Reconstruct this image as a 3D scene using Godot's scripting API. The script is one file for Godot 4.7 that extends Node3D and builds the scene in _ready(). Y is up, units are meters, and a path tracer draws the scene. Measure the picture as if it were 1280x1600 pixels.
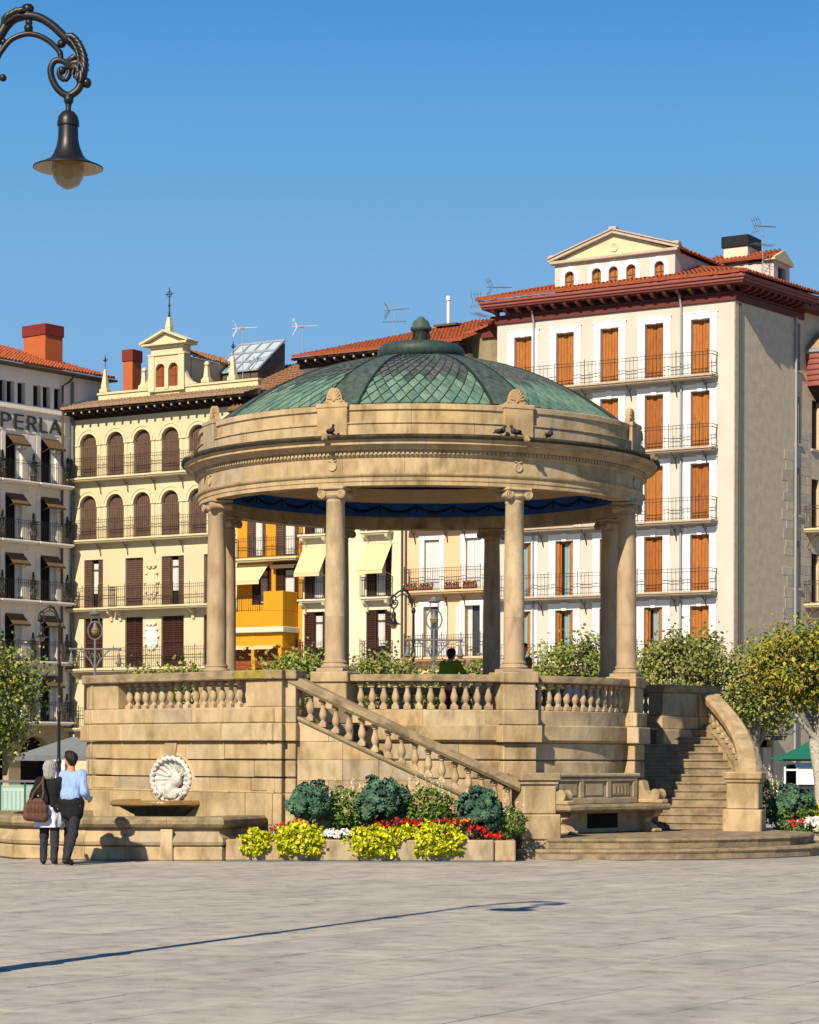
extends Node3D

# ---------------------------------------------------------------- mesh builder
class MB:
	var v := PackedVector3Array()
	var n := PackedVector3Array()
	var ix := PackedInt32Array()
	var t := Transform3D()

	func tri(a: Vector3, b: Vector3, c: Vector3) -> void:  # counter-clockwise seen from outside
		var nn := t.basis * (b - a).cross(c - a).normalized()
		var k := v.size()
		v.append(t * a); v.append(t * b); v.append(t * c)
		n.append(nn); n.append(nn); n.append(nn)
		ix.append(k); ix.append(k + 2); ix.append(k + 1)

	func quad(a: Vector3, b: Vector3, c: Vector3, d: Vector3) -> void:
		var m := (b - a).cross(c - a)
		if m.length_squared() < 1e-14:
			m = (c - a).cross(d - a)
		var nn := t.basis * m.normalized()
		var k := v.size()
		v.append(t * a); v.append(t * b); v.append(t * c); v.append(t * d)
		for j in 4:
			n.append(nn)
		ix.append_array(PackedInt32Array([k, k + 2, k + 1, k, k + 3, k + 2]))

	func quad_out(a: Vector3, b: Vector3, c: Vector3, d: Vector3, o: Vector3) -> void:
		if (b - a).cross(c - a).dot((a + b + c + d) * 0.25 - o) >= 0.0:
			quad(a, b, c, d)
		else:
			quad(d, c, b, a)

	func box(c: Vector3, s: Vector3, b := 0.0) -> void:
		var h := s * 0.5
		b = minf(b, minf(h.x, minf(h.y, h.z)) * 0.6)
		for ax in 3:
			var u := (ax + 1) % 3
			var w := (ax + 2) % 3
			for sg: float in [-1.0, 1.0]:
				var q: Array[Vector3] = []
				for m in [[-1.0, -1.0], [1.0, -1.0], [1.0, 1.0], [-1.0, 1.0]]:
					var p := Vector3()
					p[ax] = sg * h[ax]
					p[u] = m[0] * (h[u] - b)
					p[w] = m[1] * (h[w] - b)
					q.append(c + p)
				quad_out(q[0], q[1], q[2], q[3], c)
			if b > 0.0:
				for su: float in [-1.0, 1.0]:
					for sw: float in [-1.0, 1.0]:
						var e: Array[Vector3] = []
						for m in [[-1.0, 0], [1.0, 0], [1.0, 1], [-1.0, 1]]:
							var p := Vector3()
							p[ax] = m[0] * (h[ax] - b)
							p[u] = su * (h[u] - (0.0 if m[1] == 0 else b))
							p[w] = sw * (h[w] - (b if m[1] == 0 else 0.0))
							e.append(c + p)
						quad_out(e[0], e[1], e[2], e[3], c)
		if b > 0.0:
			for sx: float in [-1.0, 1.0]:
				for sy: float in [-1.0, 1.0]:
					for sz: float in [-1.0, 1.0]:
						var a := c + Vector3(sx * h.x, sy * (h.y - b), sz * (h.z - b))
						var d := c + Vector3(sx * (h.x - b), sy * h.y, sz * (h.z - b))
						var e := c + Vector3(sx * (h.x - b), sy * (h.y - b), sz * h.z)
						if (d - a).cross(e - a).dot(a - c) > 0.0:
							tri(a, d, e)
						else:
							tri(a, e, d)

	func span(a: Vector3, b: Vector3, bev := 0.0) -> void:  # box between two corners
		box((a + b) * 0.5, (b - a).abs(), bev)

	func bar(a: Vector3, b: Vector3, w: float, h: float) -> void:  # straight bar of rectangular section
		var z := (b - a)
		var l := z.length()
		z = z / l
		var x := Vector3.UP.cross(z)
		if x.length_squared() < 1e-5:
			x = Vector3.RIGHT
		x = x.normalized()
		var keep := t
		t = t * Transform3D(Basis(x, z.cross(x), z), (a + b) * 0.5)
		box(Vector3.ZERO, Vector3(w, h, l))
		t = keep

	func lathe(prof: Array, seg: int, a0 := 0.0, a1 := TAU, closed := false, soft := 0.7) -> void:
		var m := prof.size()
		var cnt := m if closed else m - 1
		var sn: Array[Vector2] = []
		for k in cnt:
			var d: Vector2 = prof[(k + 1) % m] - prof[k]
			sn.append(Vector2(d.y, -d.x).normalized())
		for k in cnt:
			var p: Vector2 = prof[k]
			var q: Vector2 = prof[(k + 1) % m]
			if p.distance_to(q) < 1e-6:
				continue
			var np := sn[k]
			var nq := sn[k]
			var pk := k - 1 if k > 0 else (cnt - 1 if closed else -1)
			var nk := k + 1 if k < cnt - 1 else (0 if closed else -1)
			if pk >= 0 and sn[pk].dot(sn[k]) > soft:
				np = (sn[pk] + sn[k]).normalized()
			if nk >= 0 and sn[nk].dot(sn[k]) > soft:
				nq = (sn[nk] + sn[k]).normalized()
			var base := v.size()
			for s in seg + 1:
				var a := lerpf(a0, a1, float(s) / seg)
				var sa := sin(a)
				var ca := cos(a)
				v.append(t * Vector3(p.x * sa, p.y, p.x * ca))
				n.append(t.basis * Vector3(np.x * sa, np.y, np.x * ca))
				v.append(t * Vector3(q.x * sa, q.y, q.x * ca))
				n.append(t.basis * Vector3(nq.x * sa, nq.y, nq.x * ca))
			for s in seg:
				var b := base + s * 2
				ix.append_array(PackedInt32Array([b, b + 3, b + 2, b, b + 1, b + 3]))
		if closed and absf(a1 - a0) < TAU - 1e-4:
			var pp := PackedVector2Array(prof)
			var ids := Geometry2D.triangulate_polygon(pp)
			for k in range(0, ids.size(), 3):
				var A := pp[ids[k]]
				var B := pp[ids[k + 1]]
				var C := pp[ids[k + 2]]
				if (B - A).cross(C - A) < 0.0:
					var sw := B
					B = C
					C = sw
				tri(pol(A, a0), pol(B, a0), pol(C, a0))
				tri(pol(A, a1), pol(C, a1), pol(B, a1))

	func pol(p: Vector2, a: float) -> Vector3:
		return Vector3(p.x * sin(a), p.y, p.x * cos(a))

	func sector(r0: float, r1: float, y0: float, y1: float, a0: float, a1: float, seg := 4, ch := 0.0) -> void:
		if ch > 0.0:
			lathe([Vector2(r1 - ch, y0), Vector2(r1, y0 + ch), Vector2(r1, y1 - ch), Vector2(r1 - ch, y1), Vector2(r0, y1), Vector2(r0, y0)], seg, a0, a1, true, 0.95)
		else:
			lathe([Vector2(r1, y0), Vector2(r1, y1), Vector2(r0, y1), Vector2(r0, y0)], seg, a0, a1, true)

	func flat(poly: PackedVector2Array, z: float, up := true) -> void:
		var ids := Geometry2D.triangulate_polygon(poly)
		for k in range(0, ids.size(), 3):
			var A := poly[ids[k]]
			var B := poly[ids[k + 1]]
			var C := poly[ids[k + 2]]
			if ((B - A).cross(C - A) < 0.0) == up:
				var sw := B
				B = C
				C = sw
			tri(Vector3(A.x, A.y, z), Vector3(B.x, B.y, z), Vector3(C.x, C.y, z))

	func extrude(poly: PackedVector2Array, z0: float, z1: float) -> void:
		if Geometry2D.is_polygon_clockwise(poly):
			poly = poly.duplicate()
			poly.reverse()
		flat(poly, z1, true)
		flat(poly, z0, false)
		for k in poly.size():
			var p := poly[k]
			var q := poly[(k + 1) % poly.size()]
			quad(Vector3(p.x, p.y, z1), Vector3(p.x, p.y, z0), Vector3(q.x, q.y, z0), Vector3(q.x, q.y, z1))

	func sweep(frames: Array, prof: PackedVector2Array, caps := true) -> void:  # closed profile in each frame's own xy plane
		if Geometry2D.is_polygon_clockwise(prof):
			prof = prof.duplicate()
			prof.reverse()
		var fwd: bool = (frames[1].origin - frames[0].origin).dot(frames[0].basis.z) > 0.0
		for f in frames.size() - 1:
			var A: Transform3D = frames[f]
			var B: Transform3D = frames[f + 1]
			for k in prof.size():
				var p := Vector3(prof[k].x, prof[k].y, 0)
				var j := (k + 1) % prof.size()
				var q := Vector3(prof[j].x, prof[j].y, 0)
				if fwd:
					quad(B * p, A * p, A * q, B * q)
				else:
					quad(A * p, B * p, B * q, A * q)
		if caps:
			var keep := t
			t = keep * frames[0]
			flat(prof, 0.0, not fwd)
			t = keep * frames[-1]
			flat(prof, 0.0, fwd)
			t = keep

	func tube(pts: Array, rad, sides := 8, ends := true) -> void:
		var m := pts.size()
		var up := Vector3(0.31, 0.77, 0.55).normalized()
		var base := v.size()
		var d0: Vector3 = (pts[1] - pts[0]).normalized()
		var x := d0.cross(up)
		if x.length_squared() < 1e-4:
			x = d0.cross(Vector3.RIGHT)
		x = x.normalized()
		for k in m:
			var d: Vector3 = (pts[mini(k + 1, m - 1)] - pts[maxi(k - 1, 0)]).normalized()
			x = (x - d * x.dot(d)).normalized()
			var y := d.cross(x)
			var r: float = rad[k] if rad is Array else rad
			for s in sides:
				var a := TAU * s / sides
				var o := x * cos(a) + y * sin(a)
				v.append(t * (pts[k] + o * r))
				n.append(t.basis * o)
		for k in m - 1:
			for s in sides:
				var a := base + k * sides + s
				var b := base + k * sides + (s + 1) % sides
				ix.append_array(PackedInt32Array([a, b + sides, b, a, a + sides, b + sides]))
		if ends:
			for e in 2:
				var k := 0 if e == 0 else m - 1
				var c := v.size()
				var d: Vector3 = (pts[0] - pts[1]).normalized() if e == 0 else (pts[m - 1] - pts[m - 2]).normalized()
				v.append(t * pts[k]); n.append(t.basis * d)
				for s in sides:
					v.append(v[base + k * sides + s]); n.append(t.basis * d)
				for s in sides:
					var a := c + 1 + s
					var b := c + 1 + (s + 1) % sides
					if e == 0:
						ix.append_array(PackedInt32Array([c, a, b]))
					else:
						ix.append_array(PackedInt32Array([c, b, a]))

	func ball(c: Vector3, r: float, sc := Vector3.ONE, seg := 12) -> void:
		var keep := t
		var prof := []
		for k in seg / 2 + 1:
			var a := -PI / 2 + PI * k / (seg / 2)
			prof.append(Vector2(maxf(cos(a), 0.0) * r, sin(a) * r))
		t = t * Transform3D(Basis.from_scale(sc), c)
		lathe(prof, seg)
		t = keep

	func add(o: MB, x: Transform3D) -> void:
		var k := v.size()
		for p in o.v:
			v.append(x * p)
		for p in o.n:
			n.append(x.basis * p)
		for j in o.ix:
			ix.append(j + k)

	func mesh() -> ArrayMesh:
		var m := ArrayMesh.new()
		if v.is_empty():
			return m
		var a := []
		a.resize(Mesh.ARRAY_MAX)
		a[Mesh.ARRAY_VERTEX] = v
		for k in n.size():
			n[k] = n[k].normalized()
		a[Mesh.ARRAY_NORMAL] = n
		a[Mesh.ARRAY_INDEX] = ix
		m.add_surface_from_arrays(Mesh.PRIMITIVE_TRIANGLES, a)
		return m

# ---------------------------------------------------------------- objects
var rng := RandomNumberGenerator.new()
var M := {}
var taken := {}

func numbered(called: String) -> String:
	var k: int = taken.get(called, 0)
	taken[called] = k + 1
	return called if k == 0 else "%s_%03d" % [called, k]

func tag(o: Node3D, label: String, category: String, group := "") -> Node3D:
	o.set_meta("label", label)
	o.set_meta("category", category)
	if group:
		o.set_meta("group", group)
	return o

func thing(called: String, label: String, category: String, at := Vector3.ZERO, turn := 0.0, group := "") -> Node3D:
	var o := Node3D.new()
	o.name = numbered(called)
	add_child(o)
	o.position = at
	o.rotation_degrees.y = turn
	return tag(o, label, category, group)

func sub(called: String, parent: Node3D, x := Transform3D()) -> Node3D:
	var o := Node3D.new()
	o.name = String(called)
	parent.add_child(o, true)
	o.transform = x
	return o

func part(called: String, m, mat: Material, parent: Node3D, x := Transform3D()) -> MeshInstance3D:
	var o := MeshInstance3D.new()
	o.name = String(called)
	o.mesh = m.mesh() if m is MB else m
	o.material_override = mat
	parent.add_child(o, true)
	o.transform = x
	return o

func structure(called: String, m, mat: Material) -> MeshInstance3D:
	var o := part(numbered(called), m, mat, self)
	o.set_meta("kind", "structure")
	return o

func dup(o: Node3D, label: String, at: Vector3, turn := 0.0) -> Node3D:
	var c: Node3D = o.duplicate()
	var base := String(o.name)
	if base.length() > 4 and base[base.length() - 4] == "_" and base.right(3).is_valid_int():
		base = base.left(base.length() - 4)
	c.name = numbered(base)
	add_child(c)
	c.position = at
	c.rotation_degrees.y = turn
	c.set_meta("label", label)
	return c

func at(x: float, y: float, z: float, ry := 0.0) -> Transform3D:
	return Transform3D(Basis(Vector3.UP, deg_to_rad(ry)), Vector3(x, y, z))

func polar(az: float, r: float, y: float, extra := 0.0) -> Transform3D:  # on a circle, +z pointing outwards
	var a := deg_to_rad(az)
	return Transform3D(Basis(Vector3.UP, a + deg_to_rad(extra)), Vector3(r * sin(a), y, r * cos(a)))

func arc(c: Vector2, r: float, a0: float, a1: float, k: int) -> PackedVector2Array:
	var o := PackedVector2Array()
	for j in k + 1:
		var a := deg_to_rad(lerpf(a0, a1, float(j) / k))
		o.append(c + Vector2(cos(a), sin(a)) * r)
	return o

# ---------------------------------------------------------------- materials
func srgb(r: float, g: float, b: float) -> Color:  # from linear values
	return Color(r, g, b).linear_to_srgb()

var bumps := {}

func noise(freq: float, seedn: int, oct := 5) -> FastNoiseLite:
	var f := FastNoiseLite.new()
	f.noise_type = FastNoiseLite.TYPE_SIMPLEX_SMOOTH
	f.seed = seedn
	f.frequency = freq
	f.fractal_octaves = oct
	f.fractal_gain = 0.55
	return f

# c: linear base colour; spread: how far the tone wanders; tile: texture repeats per metre; tall: vertical stretch; bump in cm
func stuff(called: String, c: Color, rough := 0.85, spread := 0.0, tile := 0.25, tall := 1.0, bump := 0.0, freq := 0.012, tint := Color(1, 1, 1), size := 512) -> StandardMaterial3D:
	var m := StandardMaterial3D.new()
	m.resource_name = called
	m.roughness = rough
	m.metallic_specular = 0.35
	if spread > 0.0:
		var g := Gradient.new()
		var lo := c * (1.0 - spread) * tint
		var hi := c * (1.0 + spread * 0.8)
		g.offsets = PackedFloat32Array([0.12, 0.5, 0.88])
		g.colors = PackedColorArray([srgb(lo.r, lo.g, lo.b), srgb(c.r, c.g, c.b), srgb(minf(hi.r, 0.9), minf(hi.g, 0.9), minf(hi.b, 0.9))])
		var t := NoiseTexture2D.new()
		t.width = size
		t.height = size
		t.seamless = true
		t.noise = noise(freq, called.hash() % 1000)
		t.color_ramp = g
		m.albedo_texture = t
		m.uv1_triplanar = true
		m.uv1_world_triplanar = true
		m.uv1_scale = Vector3(tile, tile / tall, tile)
	else:
		m.albedo_color = srgb(c.r, c.g, c.b)
	if bump > 0.0:
		var key := int(freq * 1000)
		if not bumps.has(key):
			var b := NoiseTexture2D.new()
			b.width = 512
			b.height = 512
			b.seamless = true
			b.noise = noise(freq * 4.0, 77, 4)
			bumps[key] = b
		m.heightmap_enabled = true
		m.heightmap_texture = bumps[key]
		m.heightmap_scale = bump
	M[called] = m
	return m

func materials() -> void:
	# kiosk stone: four tones of the same warm sandstone, one grey replacement stone, weathered copings
	stuff("stone", Color(0.415, 0.32, 0.19), 0.9, 0.36, 0.22, 1.6, 0.8, 0.014, Color(0.95, 0.9, 0.82))
	stuff("stone_light", Color(0.455, 0.362, 0.23), 0.9, 0.26, 0.25, 1.6, 0.8, 0.014)
	stuff("stone_grey", Color(0.365, 0.3, 0.205), 0.9, 0.26, 0.24, 1.6, 0.8, 0.014)
	stuff("stone_orange", Color(0.43, 0.317, 0.176), 0.9, 0.26, 0.23, 1.6, 0.8, 0.014)
	stuff("stone_worn", Color(0.26, 0.205, 0.122), 0.92, 0.45, 0.3, 1.0, 1.0, 0.016, Color(0.8, 0.8, 0.8))
	stuff("stone_gutter", Color(0.045, 0.037, 0.026), 0.95, 0.6, 0.4, 1.0, 1.0, 0.02)
	stuff("mortar", Color(0.08, 0.063, 0.0405), 0.95)
	stuff("stone_pink", Color(0.405, 0.305, 0.198), 0.85, 0.18, 0.3, 2.2, 0.4, 0.014)
	stuff("step_stone", Color(0.25, 0.195, 0.125), 0.92, 0.4, 0.35, 1.0, 0.8, 0.016)
	stuff("white_stone", Color(0.54, 0.53, 0.5), 0.8, 0.30, 0.9, 1.0, 0.8, 0.02)
	stuff("wet_stone", Color(0.216, 0.126, 0.045), 0.25, 0.4, 0.6, 1.0, 0.5, 0.016)
	stuff("mossy_stone", Color(0.08, 0.0756, 0.054), 0.5, 0.5, 0.7, 1.0, 0.8, 0.02)
	stuff("lichen", Color(0.272, 0.21, 0.045), 0.95, 0.4, 0.6, 1.0, 0.8, 0.02)
	stuff("copper_green", Color(0.095, 0.175, 0.138), 0.7, 0.40, 0.5, 2.0, 0.4, 0.016)
	stuff("copper_pale", Color(0.135, 0.225, 0.17), 0.7, 0.35, 0.5, 2.0, 0.4, 0.016)
	stuff("copper_dark", Color(0.060, 0.088, 0.078), 0.65, 0.55, 0.5, 2.0, 0.4, 0.02)
	stuff("copper_grey", Color(0.092, 0.108, 0.102), 0.65, 0.65, 0.8, 2.0, 0.5, 0.025)
	stuff("copper_edge", Color(0.016, 0.024, 0.021), 0.6, 0.4, 0.5)
	stuff("copper_ring", Color(0.030, 0.055, 0.047), 0.5, 0.5, 0.8, 2.0, 0.4, 0.02)
	stuff("ceiling_blue", Color(0.010, 0.075, 0.29), 0.7, 0.35, 0.5)
	stuff("ceiling_navy", Color(0.0032, 0.0101, 0.0315), 0.7)
	stuff("ceiling_tan", Color(0.56, 0.40, 0.23), 0.8, 0.15, 0.5)
	# broad damp and soot stains lie over all the kiosk stone
	var sg := Gradient.new()
	sg.offsets = PackedFloat32Array([0.22, 0.42, 0.60])
	sg.colors = PackedColorArray([Color(0.86, 0.845, 0.82), Color(0.96, 0.955, 0.95), Color(1, 1, 1)])
	var st := NoiseTexture2D.new()
	st.width = 512
	st.height = 512
	st.seamless = true
	st.noise = noise(0.018, 31, 6)
	st.color_ramp = sg
	for k in ["stone", "stone_light", "stone_grey", "stone_orange", "stone_pink"]:
		var m: StandardMaterial3D = M[k]
		m.detail_enabled = true
		m.detail_blend_mode = BaseMaterial3D.BLEND_MODE_MUL
		m.detail_albedo = st
		m.detail_uv_layer = BaseMaterial3D.DETAIL_UV_2
		m.uv2_triplanar = true
		m.uv2_world_triplanar = true
		m.uv2_scale = Vector3(0.42, 0.13, 0.42)
	var pg := Gradient.new()
	pg.offsets = PackedFloat32Array([0.15, 0.30, 0.46, 0.62])
	pg.colors = PackedColorArray([Color(0.84, 0.83, 0.82), Color(0.935, 0.93, 0.925), Color(0.955, 0.955, 0.95), Color(1, 1, 1)])
	var pt := NoiseTexture2D.new()
	pt.width = 1024
	pt.height = 1024
	pt.seamless = true
	pt.noise = noise(0.006, 91, 8)
	pt.noise.fractal_gain = 0.68
	pt.color_ramp = pg
	# square
	stuff("paving", Color(0.41, 0.386, 0.34), 0.85, 0.15, 0.11, 1.0, 0.3, 0.012)
	stuff("paving_pale", Color(0.425, 0.40, 0.352), 0.85, 0.15, 0.13, 1.0, 0.3, 0.012)
	stuff("paving_dark", Color(0.40, 0.376, 0.331), 0.85, 0.16, 0.12, 1.0, 0.3, 0.012)
	stuff("ground", Color(0.3, 0.285, 0.265), 0.9, 0.2, 0.1)
	stuff("slate", Color(0.176, 0.21, 0.23), 0.8, 0.2, 0.4)
	for k in ["paving", "paving_pale", "paving_dark"]:
		M[k].uv1_scale = Vector3(0.10, 0.1, 0.10)
		M[k].detail_enabled = true
		M[k].detail_blend_mode = BaseMaterial3D.BLEND_MODE_MUL
		M[k].detail_albedo = pt
		M[k].detail_uv_layer = BaseMaterial3D.DETAIL_UV_2
		M[k].uv2_triplanar = true
		M[k].uv2_world_triplanar = true
		M[k].uv2_scale = Vector3(0.33, 0.3, 0.37)
	# buildings
	stuff("cream_wall", Color(0.545, 0.475, 0.315), 0.9, 0.08, 0.12, 3.0)
	stuff("cream_trim", Color(0.58, 0.51, 0.33), 0.9, 0.08, 0.2)
	stuff("white_wall", Color(0.5, 0.48, 0.43), 0.9, 0.07, 0.12, 3.0)
	stuff("white_trim", Color(0.74, 0.74, 0.73), 0.85, 0.05, 0.2)
	stuff("stone_wall", Color(0.5, 0.42, 0.305), 0.92, 0.14, 0.25, 1.5, 0.6, 0.02)
	stuff("ashlar", Color(0.43, 0.365, 0.285), 0.92, 0.16, 0.3, 1.0, 1.5, 0.02)
	stuff("hotel_wall", Color(0.72, 0.68, 0.61), 0.9, 0.08, 0.12, 3.0)
	stuff("hotel_trim", Color(0.72, 0.68, 0.62), 0.9, 0.05, 0.2)
	stuff("hotel_arcade", Color(0.36, 0.286, 0.18), 0.9, 0.15, 0.2)
	stuff("orange_wall", Color(0.54, 0.255, 0.012), 0.85, 0.07, 0.15, 3.0)
	stuff("butter_wall", Color(0.6, 0.555, 0.42), 0.9, 0.06, 0.12, 3.0)
	stuff("peach_wall", Color(0.64, 0.445, 0.275), 0.9, 0.06, 0.12, 3.0)
	stuff("brown_wall", Color(0.24, 0.195, 0.125), 0.95, 0.35, 0.2, 2.0, 1.0, 0.016)
	stuff("tile_red", Color(0.34, 0.088, 0.036), 0.85, 0.45, 0.5, 1.0, 0.0, 0.03)
	stuff("tile_brown", Color(0.28, 0.15, 0.08), 0.9, 0.45, 0.5, 1.0, 0.0, 0.03)
	stuff("tile_old", Color(0.34, 0.235, 0.145), 0.9, 0.45, 0.5, 1.0, 0.0, 0.03)
	stuff("eave_red", Color(0.108, 0.0252, 0.0198), 0.6, 0.15, 0.4)
	stuff("eave_pink", Color(0.24, 0.0714, 0.0585), 0.6, 0.12, 0.4)
	stuff("eave_brown", Color(0.028, 0.0151, 0.0117), 0.7, 0.2, 0.4)
	stuff("chimney_orange", Color(0.416, 0.109, 0.036), 0.85, 0.08, 0.3)
	stuff("chimney_red", Color(0.176, 0.0252, 0.0198), 0.8, 0.1, 0.3)
	stuff("shutter_wood", Color(0.35, 0.125, 0.025), 0.6, 0.3, 0.9, 6.0, 0.0, 0.02)
	stuff("shutter_wood_dark", Color(0.29, 0.098, 0.02), 0.6, 0.3, 0.9, 6.0, 0.0, 0.02)
	stuff("shutter_brown", Color(0.104, 0.063, 0.0468), 0.7, 0.2, 0.9, 4.0)
	stuff("shutter_maroon", Color(0.044, 0.0151, 0.0117), 0.6, 0.2, 0.9, 4.0)
	stuff("shutter_white", Color(0.592, 0.596, 0.594), 0.7, 0.06, 0.9)
	stuff("wood_rust", Color(0.216, 0.0546, 0.0162), 0.7, 0.15, 0.9)
	stuff("iron", Color(0.0224, 0.0218, 0.0243), 0.45)
	stuff("iron_brown", Color(0.04, 0.0294, 0.027), 0.5)
	stuff("lamp_iron", Color(0.012, 0.0115, 0.014), 0.40)
	M.lamp_iron.metallic_specular = 0.42
	stuff("lamp_grey", Color(0.136, 0.139, 0.144), 0.45)
	stuff("lamp_dirt", Color(0.128, 0.118, 0.09), 0.7, 0.5, 3.0)
	stuff("shade_inside", Color(0.496, 0.42, 0.342), 0.7)
	stuff("zinc", Color(0.264, 0.302, 0.36), 0.5)
	stuff("pipe_brown", Color(0.088, 0.0714, 0.054), 0.6)
	stuff("pipe_green", Color(0.128, 0.16, 0.153), 0.6)
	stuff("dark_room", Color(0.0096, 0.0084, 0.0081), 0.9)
	stuff("pane", Color(0.04, 0.0504, 0.0585), 0.06)
	stuff("curtain", Color(0.24, 0.353, 0.378), 0.9)
	stuff("net_curtain", Color(0.576, 0.588, 0.558), 0.9)
	stuff("awning_brown", Color(0.12, 0.084, 0.0495), 0.9, 0.1, 1.0)
	stuff("awning_cream", Color(0.62, 0.50, 0.285), 0.9, 0.05, 1.0)
	stuff("letter_dark", Color(0.04, 0.0378, 0.036), 0.6)
	stuff("white_metal", Color(0.6, 0.638, 0.702), 0.4)
	stuff("orange_plastic", Color(0.56, 0.235, 0.09), 0.6)
	stuff("skylight", Color(0.4, 0.487, 0.558), 0.15)
	stuff("black_metal", Color(0.0096, 0.0101, 0.0117), 0.5)
	# plants
	stuff("bark", Color(0.24, 0.218, 0.171), 0.95, 0.55, 0.9, 1.5, 2.0, 0.02)
	stuff("bark_pale", Color(0.464, 0.445, 0.378), 0.95, 0.6, 1.4, 1.5, 1.5, 0.03)
	stuff("soil", Color(0.04, 0.0294, 0.0225), 1.0, 0.4, 1.0)
	for e in [["leaf", 0.6, Color(0.30, 0.36, 0.05)], ["lime_leaf", 0.5, Color(0.5, 0.5, 0.04)], ["kale_leaf", 0.55, Color(0.04, 0.07, 0.04)], ["petal", 0.6, Color(0.2, 0.1, 0.1)]]:
		var m := stuff(e[0], Color(1, 1, 1), e[1])
		m.vertex_color_use_as_albedo = true
		m.backlight_enabled = true
		m.backlight = e[2]
		m.cull_mode = BaseMaterial3D.CULL_DISABLED
	# people and small things
	stuff("skin", Color(0.42, 0.225, 0.145), 0.55)
	stuff("hair_dark", Color(0.0176, 0.0126, 0.0108), 0.6, 0.5, 6.0)
	stuff("hair_silver", Color(0.4, 0.386, 0.378), 0.6, 0.35, 5.0, 2.5, 1.0, 0.03)
	stuff("shirt_blue", Color(0.25, 0.37, 0.66), 0.9, 0.08, 1.5)
	stuff("cloth_black", Color(0.0112, 0.0109, 0.0144), 0.95, 0.3, 2.0)
	stuff("cloth_charcoal", Color(0.028, 0.0302, 0.0414), 0.9, 0.2, 2.0)
	stuff("cloth_navy", Color(0.024, 0.025, 0.036), 0.9, 0.2, 2.0)
	stuff("cloth_white", Color(0.624, 0.638, 0.702), 0.9, 0.06, 2.0)
	stuff("shirt_green", Color(0.16, 0.227, 0.018), 0.9)
	stuff("shorts_red", Color(0.272, 0.0101, 0.018), 0.9)
	stuff("shirt_rust", Color(0.24, 0.0672, 0.036), 0.9)
	stuff("leather_brown", Color(0.116, 0.0588, 0.0405), 0.5, 0.35, 2.5, 1.0, 1.0, 0.02)
	stuff("leather_dark", Color(0.024, 0.0134, 0.0099), 0.4)
	stuff("pigeon_grey", Color(0.036, 0.0336, 0.0405), 0.7, 0.3, 6.0)
	stuff("canvas_grey", Color(0.176, 0.197, 0.207), 0.9, 0.06, 0.8)
	stuff("canvas_green", Color(0.0096, 0.134, 0.0765), 0.8, 0.06, 0.8)
	stuff("paint_white", Color(0.64, 0.672, 0.72), 0.5)
	stuff("paint_green", Color(0.012, 0.084, 0.054), 0.5)
	stuff("sky_blue_sign", Color(0.28, 0.521, 0.72), 0.5)
	stuff("bench_red", Color(0.08, 0.0118, 0.0144), 0.5)
	stuff("teal_cloth", Color(0.08, 0.185, 0.171), 0.8)
	var g := StandardMaterial3D.new()
	g.albedo_color = Color(0.62, 0.80, 0.74, 0.35)
	g.transparency = BaseMaterial3D.TRANSPARENCY_ALPHA
	g.roughness = 0.05
	M["glass_green"] = g
	var gl := StandardMaterial3D.new()
	gl.albedo_color = Color(0.62, 0.52, 0.30, 0.72)
	gl.transparency = BaseMaterial3D.TRANSPARENCY_ALPHA
	gl.roughness = 0.18
	M["lamp_globe"] = gl
	var w := StandardMaterial3D.new()
	w.albedo_color = Color(0.10, 0.14, 0.12)
	w.roughness = 0.05
	M["water"] = w

const KC := Vector3(0.19, 0.0, -45.0)
const EXPOSURE := 1.4

func clear_sky() -> ImageTexture:  # a cloudless sky: pale at the horizon, deepening evenly to the zenith
	var el := [-90.0, -1.0, 0.0, 4.0, 8.0, 10.4, 11.85, 13.3, 14.8, 16.2, 17.5, 24.0, 40.0, 60.0, 90.0]
	var co := [Color8(70, 66, 60), Color8(120, 116, 108), Color8(178, 200, 218), Color8(152, 188, 220), Color8(131, 179, 221), Color8(126, 176, 223), Color8(121, 174, 222), Color8(109, 170, 220), Color8(100, 166, 219), Color8(89, 158, 219), Color8(79, 149, 210), Color8(63, 128, 192), Color8(42, 96, 156), Color8(28, 72, 126), Color8(20, 58, 106)]
	var im := Image.create(32, 1024, false, Image.FORMAT_RGBAF)
	for y in 1024:
		var e := 90.0 - (y + 0.5) / 1024.0 * 180.0
		var k := 0
		while k < el.size() - 2 and e > el[k + 1]:
			k += 1
		var a: Color = co[k].srgb_to_linear()
		var b: Color = co[k + 1].srgb_to_linear()
		var c := a.lerp(b, clampf((e - el[k]) / (el[k + 1] - el[k]), 0.0, 1.0))
		for x in 32:
			im.set_pixel(x, y, Color(c.r / EXPOSURE, c.g / EXPOSURE, c.b / EXPOSURE))
	return ImageTexture.create_from_image(im)

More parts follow.
